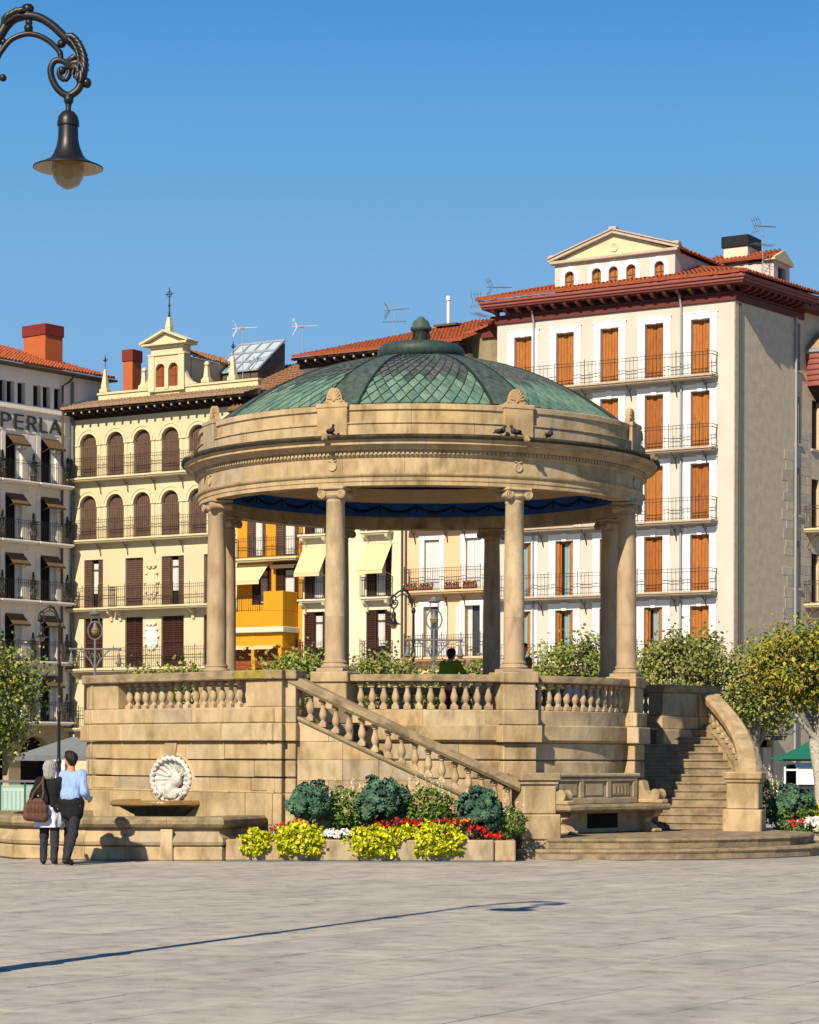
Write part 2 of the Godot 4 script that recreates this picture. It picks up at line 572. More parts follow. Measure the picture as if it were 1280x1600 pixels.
func _ready() -> void:
	rng.seed = 7
	var cam := Camera3D.new()
	cam.name = "camera"
	add_child(cam)
	cam.projection = Camera3D.PROJECTION_FRUSTUM
	cam.near = 0.1
	cam.far = 900.0
	cam.keep_aspect = Camera3D.KEEP_HEIGHT
	cam.size = 0.1 * 1600.0 / 3720.0
	cam.frustum_offset = Vector2(0.0, 0.1 * 380.0 / 3720.0)
	cam.position = Vector3(0, 1.68, 0)
	cam.rotation_degrees.z = 0.2
	cam.current = true
	var we := WorldEnvironment.new()
	we.name = "world_environment"
	var env := Environment.new()
	var sm := PanoramaSkyMaterial.new()
	sm.panorama = clear_sky()
	var sky := Sky.new()
	sky.sky_material = sm
	env.background_mode = Environment.BG_SKY
	env.sky = sky
	env.tonemap_mode = Environment.TONE_MAPPER_LINEAR
	env.tonemap_exposure = EXPOSURE
	env.sdfgi_enabled = true
	env.ssao_enabled = true
	env.ssil_enabled = true
	we.environment = env
	add_child(we)
	var sun := DirectionalLight3D.new()
	sun.name = "sun"
	sun.light_color = Color(1.0, 0.93, 0.82)
	sun.light_energy = 1.6
	sun.light_angular_distance = 0.5
	sun.shadow_enabled = true
	add_child(sun)
	var az := deg_to_rad(26.2)
	var el := deg_to_rad(36.0)
	sun.look_at_from_position(Vector3.ZERO, Vector3(sin(az) * cos(el), -sin(el), -cos(az) * cos(el)))
	materials()
	ground()
	kiosk()
	white_house()
	side_house()
	peach_house()
	butter_house()
	orange_house()
	arched_house()
	hotel()
	fountain()
	bench()
	planters()
	balcony_boxes()
	lamps()
	trees()
	furniture()
	people()
	pigeons()
	antennas()

func ground() -> void:
	var b := MB.new()
	b.span(Vector3(-450, -1.0, -600), Vector3(450, -0.012, 200))
	var g := structure("plaza_ground", b, M.ground)
	# paving slabs in courses that run towards the far right
	var u := Vector3(sin(deg_to_rad(31.5)), 0, -cos(deg_to_rad(31.5)))
	var w := Vector3(-u.z, 0, u.x)
	var L := 1.22
	var W := 0.92
	var cell := []
	for i in range(-60, 61):
		for j in range(-60, 61):
			var off := L * fposmod(j * 0.37, 1.0)
			var p := u * (i * L + off) + w * (j * W) + Vector3(0, 0, -26)
			var d := -p.z
			if d > 14.2 and d < 38.6 and absf(p.x) < d * 0.178 + 0.55:
				cell.append([d, p])
	cell.sort_custom(func(a, c): return a[0] < c[0])
	var box := MB.new()
	box.box(Vector3(0, -0.04, 0), Vector3(W - 0.008, 0.08, L - 0.008))
	var m := box.mesh()
	var mats := [M.paving, M.paving, M.paving, M.paving_pale, M.paving_dark]
	for k in mini(cell.size(), 298):
		var p: Vector3 = cell[k][1]
		part("paving_slab", m, mats[rng.randi() % 5], g, Transform3D(Basis(Vector3.UP, deg_to_rad(-31.5)), p + Vector3(0, rng.randf_range(-0.002, 0.001), 0)))
	# grey slate strip in front of the flower trough
	var s := MB.new()
	s.span(Vector3(-2.9, -0.03, -37.62), Vector3(1.45, 0.006, -37.2), 0.003)
	structure("slate_strip", s, M.slate)

# ---------------------------------------------------------------- the bandstand
func stone_mat() -> Material:
	var r := rng.randf()
	return M.stone if r < 0.6 else (M.stone_light if r < 0.78 else (M.stone_orange if r < 0.93 else M.stone_grey))

func course(parent: Node3D, r0: float, r1: float, y0: float, y1: float, count: int, start: float, ch := 0.0, mats = null) -> void:
	var w := TAU / count
	var b := MB.new()
	b.sector(r0, r1, y0, y1, -w / 2 + 0.0007, w / 2 - 0.0007, 6, ch)
	var m := b.mesh()
	for k in count:
		part("stone", m, mats if mats else stone_mat(), parent, Transform3D(Basis(Vector3.UP, deg_to_rad(start) + w * k), Vector3.ZERO))

func moulded(parent: Node3D, called: String, prof: Array, count: int, start: float, mats = null) -> void:
	var w := TAU / count
	var b := MB.new()
	b.lathe(prof, 8, -w / 2 + 0.0006, w / 2 - 0.0006, true, 0.8)
	var m := b.mesh()
	for k in count:
		part(called, m, mats if mats else stone_mat(), parent, Transform3D(Basis(Vector3.UP, deg_to_rad(start) + w * k), Vector3.ZERO))

func baluster_mesh(h: float) -> ArrayMesh:
	var b := MB.new()
	b.box(Vector3(0, 0.035, 0), Vector3(0.125, 0.07, 0.125), 0.006)
	b.box(Vector3(0, h - 0.025, 0), Vector3(0.12, 0.05, 0.12), 0.006)
	var p := []
	for q in [[0.055, 0.07], [0.055, 0.085], [0.036, 0.105], [0.036, 0.12], [0.052, 0.145], [0.064, 0.185], [0.064, 0.225], [0.052, 0.27], [0.037, 0.32], [0.033, 0.355], [0.036, 0.375], [0.05, 0.382], [0.05, 0.396], [0.036, 0.405], [0.052, 0.435]]:
		p.append(Vector2(q[0], q[1] * h / 0.46))
	b.lathe(p, 12, 0, TAU, false, 0.5)
	return b.mesh()

func kiosk() -> void:
	var K := thing("bandstand", "round stone bandstand with eight columns, green copper dome, balustrades and two curved stairs", "bandstand", KC, 1.0)
	var bal := baluster_mesh(0.463)
	# podium drum
	var pod := sub("podium", K)
	var core := MB.new()
	core.lathe([Vector2(4.09, 0), Vector2(4.09, 2.19), Vector2(0.0, 2.19)], 64)
	part("core", core, M.mortar, pod)
	course(pod, 3.9, 4.11, 0.0, 0.72, 20, 5, 0.012)
	course(pod, 3.9, 4.11, 0.725, 1.265, 22, 3, 0.016)
	course(pod, 3.9, 4.11, 1.28, 1.583, 20, 9, 0.02)
	course(pod, 3.9, 4.11, 1.603, 1.90, 22, 0, 0.02)
	moulded(pod, "stone", [Vector2(4.12, 1.902), Vector2(4.16, 1.915), Vector2(4.2, 1.95), Vector2(4.2, 2.19), Vector2(4.185, 2.205), Vector2(3.9, 2.205), Vector2(3.9, 1.902)], 20, 4)
	moulded(pod, "stone", [Vector2(4.15, 2.207), Vector2(4.15, 2.45), Vector2(4.135, 2.466), Vector2(3.86, 2.466), Vector2(3.86, 2.207)], 24, 7)
	var fl := MB.new()
	fl.lathe([Vector2(3.87, 2.17), Vector2(3.87, 2.225), Vector2(0.0, 2.225)], 48)
	part("floor", fl, M.step_stone, pod)
	# piers under the columns
	for k in 8:
		var az := 22.5 + 45.0 * k
		for c in [[0.0, 0.72, 0.68, 4.36], [0.725, 1.265, 0.64, 4.31], [1.28, 1.583, 0.64, 4.31], [1.603, 1.90, 0.64, 4.31], [1.902, 2.2, 0.78, 4.40], [2.207, 2.466, 0.68, 4.35], [2.468, 2.93, 0.62, 4.29], [2.932, 3.118, 0.70, 4.33]]:
			var b := MB.new()
			var w: float = c[2]
			var ro: float = c[3]
			var r0 := 3.75
			b.box(Vector3(0, (c[0] + c[1]) / 2, (r0 + ro) / 2), Vector3(w, c[1] - c[0], ro - r0), 0.016)
			part("pier_stone", b, stone_mat(), pod, polar(az, 0, 0))
	# balustrades between the piers (open where the landings join)
	for c: float in [0.0, 45.0, 90.0, 180.0, -90.0, -135.0]:
		var r := sub("balustrade", K, polar(c, 0, 0))
		var b := MB.new()
		var h := deg_to_rad(17.9)
		b.lathe([Vector2(4.2, 2.932), Vector2(4.235, 2.955), Vector2(4.235, 3.045), Vector2(4.215, 3.07), Vector2(3.95, 3.07), Vector2(3.93, 3.045), Vector2(3.93, 2.955), Vector2(3.96, 2.932)], 14, -h, h, true)
		part("coping", b, M.stone_worn, r)
		for k in 12:
			part("baluster", bal, [M.stone_light, M.stone, M.stone_pink][rng.randi() % 3], r, polar((k - 5.5) * 2.84, 4.085, 2.467))
	# columns
	for k in 8:
		var col := sub("column", K, polar(22.5 + 45.0 * k, 4.05, 3.118))
		var b := MB.new()
		b.box(Vector3(0, 0.03, 0), Vector3(0.50, 0.06, 0.50), 0.008)
		b.lathe([Vector2(0.235, 0.06), Vector2(0.25, 0.085), Vector2(0.24, 0.115), Vector2(0.205, 0.128), Vector2(0.20, 0.15), Vector2(0.212, 0.165), Vector2(0.205, 0.19), Vector2(0.185, 0.198)], 28)
		part("base", b, M.stone_pink, col)
		var s := MB.new()
		s.lathe([Vector2(0.19, 0.198), Vector2(0.181, 0.225), Vector2(0.181, 0.9), Vector2(0.1805, 0.95)], 32)
		part("shaft_drum", s, M.stone_pink, col)
		s = MB.new()
		s.lathe([Vector2(0.1795, 0.952), Vector2(0.178, 1.5), Vector2(0.170, 2.2), Vector2(0.158, 2.92), Vector2(0.166, 2.93), Vector2(0.166, 2.955), Vector2(0.156, 2.96), Vector2(0.156, 2.985)], 32)
		part("shaft_drum", s, M.stone_light if k in [0, 7] else M.stone_pink, col)
		var cap := MB.new()
		cap.lathe([Vector2(0.156, 2.985), Vector2(0.19, 3.01), Vector2(0.205, 3.05), Vector2(0.19, 3.08)], 28)
		cap.box(Vector3(0, 3.165, 0), Vector3(0.47, 0.05, 0.46), 0.012)
		cap.box(Vector3(0, 3.11, 0), Vector3(0.40, 0.065, 0.36), 0.01)
		for sx: float in [-1.0, 1.0]:
			var roll := []
			for q in [[0.0, -0.2], [0.078, -0.2], [0.078, -0.165], [0.05, -0.06], [0.05, 0.06], [0.078, 0.165], [0.078, 0.2], [0.0, 0.2]]:
				roll.append(Vector2(q[0], q[1]))
			cap.t = Transform3D(Basis(Vector3.RIGHT, PI / 2), Vector3(sx * 0.185, 3.065, 0))
			cap.lathe(roll, 18, 0, TAU, false, 0.4)
			cap.t = Transform3D()
			for sz: float in [-1.0, 1.0]:
				var sp := []
				var rad := []
				for j in 22:
					var a := j * 0.62
					var rr := 0.072 - j * 0.0031
					sp.append(Vector3(sx * 0.185 + sx * rr * sin(a), 3.065 + rr * cos(a), sz * 0.203))
					rad.append(0.011)
				cap.tube(sp, rad, 5)
		part("capital", cap, M.stone_light if k in [0, 7] else M.stone_pink, col)
	# entablature
	var en := sub("entablature", K)
	moulded(en, "architrave_stone", [Vector2(4.17, 6.315), Vector2(4.17, 6.385), Vector2(4.185, 6.39), Vector2(4.185, 6.46), Vector2(4.2, 6.465), Vector2(4.225, 6.5), Vector2(4.225, 6.53), Vector2(3.86, 6.53), Vector2(3.86, 6.315)], 24, 7.5)
	moulded(en, "frieze_stone", [Vector2(4.185, 6.532), Vector2(4.185, 6.79), Vector2(3.87, 6.79), Vector2(3.87, 6.532)], 24, 2.5)
	var cw := moulded_profile()
	moulded(en, "cornice_stone", cw, 24, 7.5)
	var den := MB.new()
	for k in 340:
		var a := TAU * k / 340.0
		den.t = Transform3D(Basis(Vector3.UP, a), Vector3.ZERO)
		den.box(Vector3(0, 6.868, 4.246), Vector3(0.048, 0.058, 0.022))
	part("dentil_course", den, M.stone, en).set_meta("kind", "stuff")
	var gut := MB.new()
	gut.lathe([Vector2(4.43, 7.07), Vector2(4.492, 7.082), Vector2(4.51, 7.115), Vector2(4.495, 7.155), Vector2(4.1, 7.2), Vector2(4.1, 7.165), Vector2(4.4, 7.10)], 96, 0, TAU, true)
	part("gutter_edge", gut, M.stone_gutter, en)
	# attic
	moulded(en, "attic_stone", [Vector2(4.2, 7.16), Vector2(4.2, 7.365), Vector2(4.225, 7.38), Vector2(4.225, 7.4), Vector2(4.15, 7.41), Vector2(4.15, 7.60), Vector2(4.185, 7.62), Vector2(4.185, 7.70), Vector2(4.15, 7.72), Vector2(3.92, 7.72), Vector2(3.92, 7.16)], 24, 4)
	var crest := crest_mesh()
	for k in 8:
		var az := 22.5 + 45.0 * k
		var b := MB.new()
		b.box(Vector3(0, 7.43, 4.10), Vector3(0.56, 0.52, 0.26), 0.012)
		b.box(Vector3(0, 7.705, 4.10), Vector3(0.60, 0.08, 0.29), 0.012)
		part("attic_pier", b, stone_mat(), en, polar(az, 0, 0))
		part("shell_crest", crest, M.stone_orange, en, polar(az, 4.10, 7.735).scaled_local(Vector3.ONE * 0.82))
		var d := MB.new()
		d.t = Transform3D(Basis(Vector3.RIGHT, PI / 2), Vector3(0, 6.655, 4.185))
		d.lathe([Vector2(0.075, 0), Vector2(0.075, 0.025), Vector2(0.055, 0.03), Vector2(0.045, 0.02), Vector2(0.02, 0.022), Vector2(0.0, 0.03)], 16, 0, TAU, false, 0.4)
		d.t = Transform3D()
		d.tube([Vector3(-0.07, 6.76, 4.2), Vector3(0, 6.735, 4.205), Vector3(0.07, 6.76, 4.2)], 0.014, 6)
		part("rosette", d, M.stone_light, en, polar(az, 0, 0))
		# lion-head water spout on the cornice edge
		var s := MB.new()
		s.ball(Vector3(0, 7.11, 4.53), 0.062, Vector3(1, 1.15, 0.9), 10)
		s.ball(Vector3(0, 7.085, 4.6), 0.036, Vector3(1, 0.9, 1.1), 8)
		s.ball(Vector3(-0.045, 7.165, 4.52), 0.018, Vector3.ONE, 6)
		s.ball(Vector3(0.045, 7.165, 4.52), 0.018, Vector3.ONE, 6)
		part("water_spout", s, M.stone_worn, en, polar(az, 0, 0))
	# inside of the roof
	var inn := sub("ceiling", K)
	var b1 := MB.new()
	b1.lathe([Vector2(3.85, 6.84), Vector2(3.85, 6.57), Vector2(3.865, 6.56)], 72)
	part("painted_frieze", b1, M.ceiling_blue, inn)
	var sw := MB.new()
	for k in 32:
		var a0 := TAU * k / 32.0
		var pts := []
		for j in 9:
			var u := j / 8.0
			var a := a0 + u * TAU / 32.0
			var y := 6.785 - 0.13 * sin(PI * u)
			pts.append(Vector3(3.838 * sin(a), y, 3.838 * cos(a)))
		sw.tube(pts, [0.012, 0.018, 0.024, 0.028, 0.03, 0.028, 0.024, 0.018, 0.012], 5)
		sw.tube([Vector3(3.838 * sin(a0), 6.8, 3.838 * cos(a0)), Vector3(3.838 * sin(a0), 6.66, 3.838 * cos(a0))], 0.014, 5)
	part("painted_garland", sw, M.ceiling_navy, inn)
	var b2 := MB.new()
	b2.lathe([Vector2(3.6, 7.10), Vector2(3.62, 7.0), Vector2(3.72, 6.9), Vector2(3.75, 6.84), Vector2(3.88, 6.84)], 72)
	part("cove", b2, M.ceiling_tan, inn)
	var b3 := MB.new()
	var dp := []
	for j in 11:
		var a := deg_to_rad(j * 9.0)
		dp.append(Vector2(3.62 * sin(a), 7.06 + 1.0 * cos(a)))
	dp.reverse()
	dp.reverse()
	b3.lathe(dp, 48)
	part("inner_dome", b3, M.ceiling_navy, inn)
	dome(K)
	landing(K, -45.0, true)
	landing(K, 135.0, false)
	stair(K, false)
	stair(K, true)

func moulded_profile() -> Array:
	return [Vector2(4.195, 6.792), Vector2(4.23, 6.83), Vector2(4.235, 6.905), Vector2(4.275, 6.91), Vector2(4.30, 6.95), Vector2(4.36, 6.985), Vector2(4.42, 6.995), Vector2(4.42, 7.04), Vector2(4.445, 7.06), Vector2(4.475, 7.10), Vector2(4.1, 7.15), Vector2(3.9, 7.15), Vector2(3.9, 6.792)]

func crest_mesh() -> ArrayMesh:  # a palmette standing between two scrolls
	var b := MB.new()
	var o := PackedVector2Array([Vector2(-0.26, 0), Vector2(-0.25, 0.06), Vector2(-0.19, 0.09)])
	o.append_array(PackedVector2Array([Vector2(-0.17, 0.2), Vector2(-0.12, 0.3), Vector2(-0.05, 0.35), Vector2(0.05, 0.35), Vector2(0.12, 0.3), Vector2(0.17, 0.2), Vector2(0.19, 0.09), Vector2(0.25, 0.06), Vector2(0.26, 0)]))
	b.extrude(o, -0.05, 0.05)
	for k in 9:
		var a := deg_to_rad(10 + k * 20.0)
		var d := Vector3(cos(a) * 0.8, sin(a) * 1.25, 0)
		b.tube([Vector3(0, 0.1, 0.055), Vector3(0, 0.1, 0.055) + d * 0.1, Vector3(0, 0.1, 0.05) + d * 0.19], [0.008, 0.019, 0.026], 6)
	for s: float in [-1.0, 1.0]:
		b.tube([Vector3(s * 0.25, 0.035, 0.05), Vector3(s * 0.2, 0.075, 0.055), Vector3(s * 0.15, 0.05, 0.055), Vector3(s * 0.18, 0.03, 0.055)], 0.014, 6)
	b.ball(Vector3(0, 0.09, 0.05), 0.035, Vector3.ONE, 8)
	return b.mesh()

func dome_at(az: float, ph: float, lift := 0.0) -> Vector3:
	var r := 6.1 + lift
	var a := deg_to_rad(az)
	var s := sin(ph) * r
	return Vector3(s * sin(a), 9.16 - 6.1 + cos(ph) * r, s * cos(a))

func dome(K: Node3D) -> void:
	var D := sub("dome", K)
	var PH := 0.695
	var b := MB.new()
	var p := []
	for k in 15:
		var a := PH - PH * k / 14.0
		p.append(Vector2(6.085 * sin(a), 3.06 + 6.085 * cos(a)))
	b.lathe(p, 96)
	part("dome_skin", b, M.copper_edge, D)
	# ribs
	var rb := MB.new()
	var fr := MB.new()
	for k in 9:
		var a0 := 0.695 - (0.695 - 0.115) * k / 9.0
		var a1 := 0.695 - (0.695 - 0.115) * (k + 1) / 9.0
		for j in 3:
			var z0 := -5.0 + j * 10.0 / 3
			var z1 := z0 + 10.0 / 3
			rb.quad(dome_at(z0, a0, 0.035), dome_at(z1, a0, 0.035), dome_at(z1, a1, 0.035), dome_at(z0, a1, 0.035))
	for s: float in [-1.0, 1.0]:
		var pts := []
		for k in 14:
			pts.append(dome_at(s * 5.2, 0.695 - (0.695 - 0.115) * k / 13.0, 0.018))
		fr.tube(pts, 0.03, 6)
	var rbm := rb.mesh()
	var frm := fr.mesh()
	for k in 8:
		var x := polar(22.5 + 45.0 * k, 0, 0)
		part("rib_band", rbm, M.copper_dark, D, x)
		part("rib_edge", frm, M.copper_edge, D, x)
	# diamond copper shingles, one by one where they show largest
	var rest := [MB.new(), MB.new(), MB.new(), MB.new()]
	var mats := [M.copper_green, M.copper_pale, M.copper_dark, M.copper_grey]
	var rows := 14
	var cols := 10
	var step := (0.688 - 0.13) / rows
	for pn in 8:
		for i in rows:
			var ph := 0.688 - step * i
			for j in cols + (i % 2):
				var wd := 34.4 / cols
				var az := 45.0 * pn - 17.2 + wd * (j + (0.5 if i % 2 == 0 else 0.0))
				var l := az - wd * 0.462
				var r := az + wd * 0.462
				l = maxf(l, 45.0 * pn - 17.3)
				r = minf(r, 45.0 * pn + 17.3)
				var top := dome_at(az, maxf(ph - step * 0.92, 0.11), 0.004)
				var bot := dome_at(az, minf(ph + step * 0.97, 0.694), 0.030)
				var lp := dome_at(l, ph, 0.014)
				var rp := dome_at(r, ph, 0.014)
				var ub := dome_at(az, minf(ph + step * 0.97, 0.694), 0.0)
				var ul := dome_at(l, ph, 0.0)
				var ur := dome_at(r, ph, 0.0)
				var mid := dome_at(az, ph, 0.024)
				var single: bool = (pn == 0 and i < 10) or (pn in [1, 7] and i < 9)
				var g := i + rng.randf_range(-0.7, 0.7)
				var mi := (rng.randi() % 2) if g < 3.9 else (2 if rng.randf() < 0.4 else 3)
				if g < 5.2 and g >= 3.9 and rng.randf() < 0.45:
					mi = 0
				var q: MB = MB.new() if single else rest[mi]
				q.tri(bot, rp, mid)
				q.tri(rp, top, mid)
				q.tri(top, lp, mid)
				q.tri(lp, bot, mid)
				q.quad(ul, ub, bot, lp)
				q.quad(ub, ur, rp, bot)
				if single:
					part("shingle", q, mats[mi], D)
	for k in 4:
		if rest[k].v.size():
			part("shingle_field", rest[k], mats[k], D).set_meta("kind", "stuff")
	# crown ring and finial
	var f := MB.new()
	f.lathe([Vector2(0.98, 9.02), Vector2(0.97, 9.06), Vector2(0.72, 9.075), Vector2(0.55, 9.10), Vector2(0.55, 9.2)], 40)
	part("collar", f, M.copper_grey, D)
	f = MB.new()
	var tor := []
	for k in 15:
		var a := -PI * 0.62 + PI * 1.24 * k / 14.0
		tor.append(Vector2(0.66 + 0.17 * cos(a), 9.255 + 0.165 * sin(a)))
	tor.append(Vector2(0.5, 9.42))
	tor.append(Vector2(0.0, 9.47))
	f.lathe(tor, 48)
	part("crown_ring", f, M.copper_ring, D)
	f = MB.new()
	f.lathe([Vector2(0.30, 9.42), Vector2(0.26, 9.45), Vector2(0.165, 9.47), Vector2(0.155, 9.5), Vector2(0.15, 9.66), Vector2(0.17, 9.69)], 24)
	for k in 12:
		f.t = Transform3D(Basis(Vector3.UP, TAU * k / 12), Vector3.ZERO)
		f.box(Vector3(0, 9.58, 0.155), Vector3(0.03, 0.15, 0.02))
	f.t = Transform3D()
	part("finial_neck", f, M.copper_edge, D)
	f = MB.new()
	f.lathe([Vector2(0.17, 9.69), Vector2(0.205, 9.72), Vector2(0.205, 9.76), Vector2(0.17, 9.785), Vector2(0.165, 9.82), Vector2(0.14, 9.88), Vector2(0.07, 9.93), Vector2(0.06, 9.955), Vector2(0.0, 9.975)], 24, 0, TAU, false, 0.3)
	part("finial", f, M.copper_dark, D)

# a square landing block; the front one carries the fountain niche
func landing(K: Node3D, az: float, front: bool) -> void:
	var L := sub("landing_block", K, polar(az, 0, 0))
	var c := MB.new()
	c.span(Vector3(-2.36, 0, 3.6), Vector3(2.36, 2.19, 5.86))
	part("core", c, M.mortar, L)
	var fl := MB.new()
	fl.span(Vector3(-2.4, 2.19, 3.85), Vector3(2.4, 2.23, 5.7))
	part("floor", fl, M.step_stone, L)
	var hole := PackedVector2Array()
	var big := PackedVector2Array()
	for k in 28:
		var a := TAU * k / 28
		hole.append(Vector2(-0.13 + cos(a) * 0.50, 1.25 + sin(a) * 0.38))
		big.append(Vector2(-0.13 + cos(a) * 0.58, 1.25 + sin(a) * 0.46))
	var rowsy := [[0.0, 0.52], [0.525, 1.045], [1.08, 1.292], [1.315, 1.583], [1.605, 1.895]]
	for ri in rowsy.size():
		var y0: float = rowsy[ri][0]
		var y1: float = rowsy[ri][1]
		var x := -2.45
		var z := 6.0 if ri > 1 else 6.06
		while x < 2.44:
			var w := minf(rng.randf_range(0.62, 1.05), 2.45 - x)
			if 2.45 - x - w < 0.35:
				w = 2.45 - x
			var rect := PackedVector2Array([Vector2(x + 0.003, y0), Vector2(x + w - 0.003, y0), Vector2(x + w - 0.003, y1), Vector2(x + 0.003, y1)])
			var b := MB.new()
			if front and ri > 0 and absf(x + w / 2) < 1.6:
				for poly in Geometry2D.clip_polygons(rect, big):
					if poly.size() > 2 and not Geometry2D.is_polygon_clockwise(poly):
						b.extrude(poly, 5.7, z)
			else:
				b.span(Vector3(x + 0.003, y0, 5.7), Vector3(x + w - 0.003, y1, z), 0.014)
			if b.v.size():
				part("stone", b, stone_mat(), L)
			x += w
	if front:  # carved frame and keystone of the niche
		var ring := []
		for k in 37:
			var a := TAU * k / 36.0
			ring.append(Vector3(-0.13 + cos(a) * 0.56, 1.25 + sin(a) * 0.44, 5.985))
		var b := MB.new()
		b.tube(ring, 0.035, 8)
		part("niche_frame", b, M.stone_light, L)
		b = MB.new()
		b.extrude(PackedVector2Array([Vector2(-0.25, 1.66), Vector2(-0.01, 1.66), Vector2(0.03, 1.893), Vector2(-0.29, 1.893)]), 5.8, 6.03)
		part("keystone", b, M.stone, L)
	# base moulding, band, plinth
	for s in [[1.045, 1.08, 6.035, 0.03], [1.905, 2.2, 6.09, 0.10], [2.207, 2.466, 6.04, 0.05]]:
		var x: float = -2.45 - s[3]
		var xe: float = 2.45 + s[3] * 0.3
		while x < xe - 0.01:
			var w := minf(rng.randf_range(0.7, 1.15), xe - x)
			if xe - x - w < 0.3:
				w = xe - x
			var b := MB.new()
			b.span(Vector3(x + 0.002, s[0], 5.65), Vector3(x + w - 0.002, s[1], s[2]), 0.018)
			part("stone", b, stone_mat(), L)
			x += w
	# left flank
	for s in [[0.0, 1.045, 0.0], [1.08, 1.583, 0.0], [1.605, 1.895, 0.0], [1.905, 2.2, 0.1], [2.207, 2.466, 0.05]]:
		var b := MB.new()
		b.span(Vector3(-2.45 - s[2], s[0], 4.2), Vector3(-2.1, s[1], 5.64), 0.016)
		part("stone", b, stone_mat(), L)
		b = MB.new()
		b.span(Vector3(2.1, s[0], 4.2), Vector3(2.45 + s[2] * 0.3, s[1], 5.64), 0.016)
		part("stone", b, stone_mat(), L)
	# balustrade on the block
	var r := sub("parapet", L)
	var p := MB.new()
	p.span(Vector3(-2.44, 2.468, 5.6), Vector3(-1.62, 2.918, 5.98), 0.014)
	part("pedestal", p, M.stone, r)
	p = MB.new()
	p.span(Vector3(1.72, 2.468, 5.6), Vector3(2.44, 2.918, 5.98), 0.014)
	part("pedestal", p, M.stone, r)
	var bal := baluster_mesh(0.452)
	for k in 15:
		part("baluster", bal, [M.stone_light, M.stone, M.stone_pink][rng.randi() % 3], r, at(-1.5 + k * 0.222, 2.466, 5.8))
	var bands := [[-2.56, -1.5, M.lichen if front else M.stone_worn], [-1.497, 0.2, M.stone_worn], [0.203, 1.5, M.stone_worn], [1.503, 2.5, M.lichen if front else M.stone_worn]]
	for e in bands:
		p = MB.new()
		p.span(Vector3(e[0], 2.92, 5.56), Vector3(e[1], 3.075, 6.06), 0.022)
		part("coping", p, e[2] if e[0] > -2 else M.stone_worn, r)
	for sx: float in [-1.0, 1.0]:
		p = MB.new()
		p.span(Vector3(sx * 2.28 - 0.2, 2.468, 4.25), Vector3(sx * 2.28 + 0.16, 2.918, 5.58), 0.01)
		if sx < 0 or not front:
			part("pedestal", p, M.stone_grey, r)
			p = MB.new()
			p.span(Vector3(sx * 2.28 - 0.26, 2.92, 4.22), Vector3(sx * 2.28 + 0.22, 3.073, 5.55), 0.02)
			part("coping", p, M.stone_worn, r)
	# stepped corner piers where the stair wall begins
	for sx: float in [1.0, -1.0]:
		var n := 0
		for e in [[22.9, 6.46], [21.2, 6.33]]:
			var q := sub("corner_pier", L, polar(sx * (45.0 - e[0]), 0, 0))
			for s in [[0.0, 1.045, 0.04], [1.05, 1.29, 0.0], [1.315, 1.583, 0.0], [1.605, 1.895, 0.0], [1.905, 2.2, 0.07], [2.207, 2.466, 0.03], [2.468, 2.918, 0.0], [2.92, 3.072, 0.07]]:
				var b := MB.new()
				b.box(Vector3(0, (s[0] + s[1]) / 2, e[1] - 0.2 + s[2] * 0.5), Vector3(0.27 + s[2], s[1] - s[0], 0.4 + s[2]), 0.012)
				part("stone", b, stone_mat() if s[0] < 2.9 else M.stone_worn, q)
			n += 1

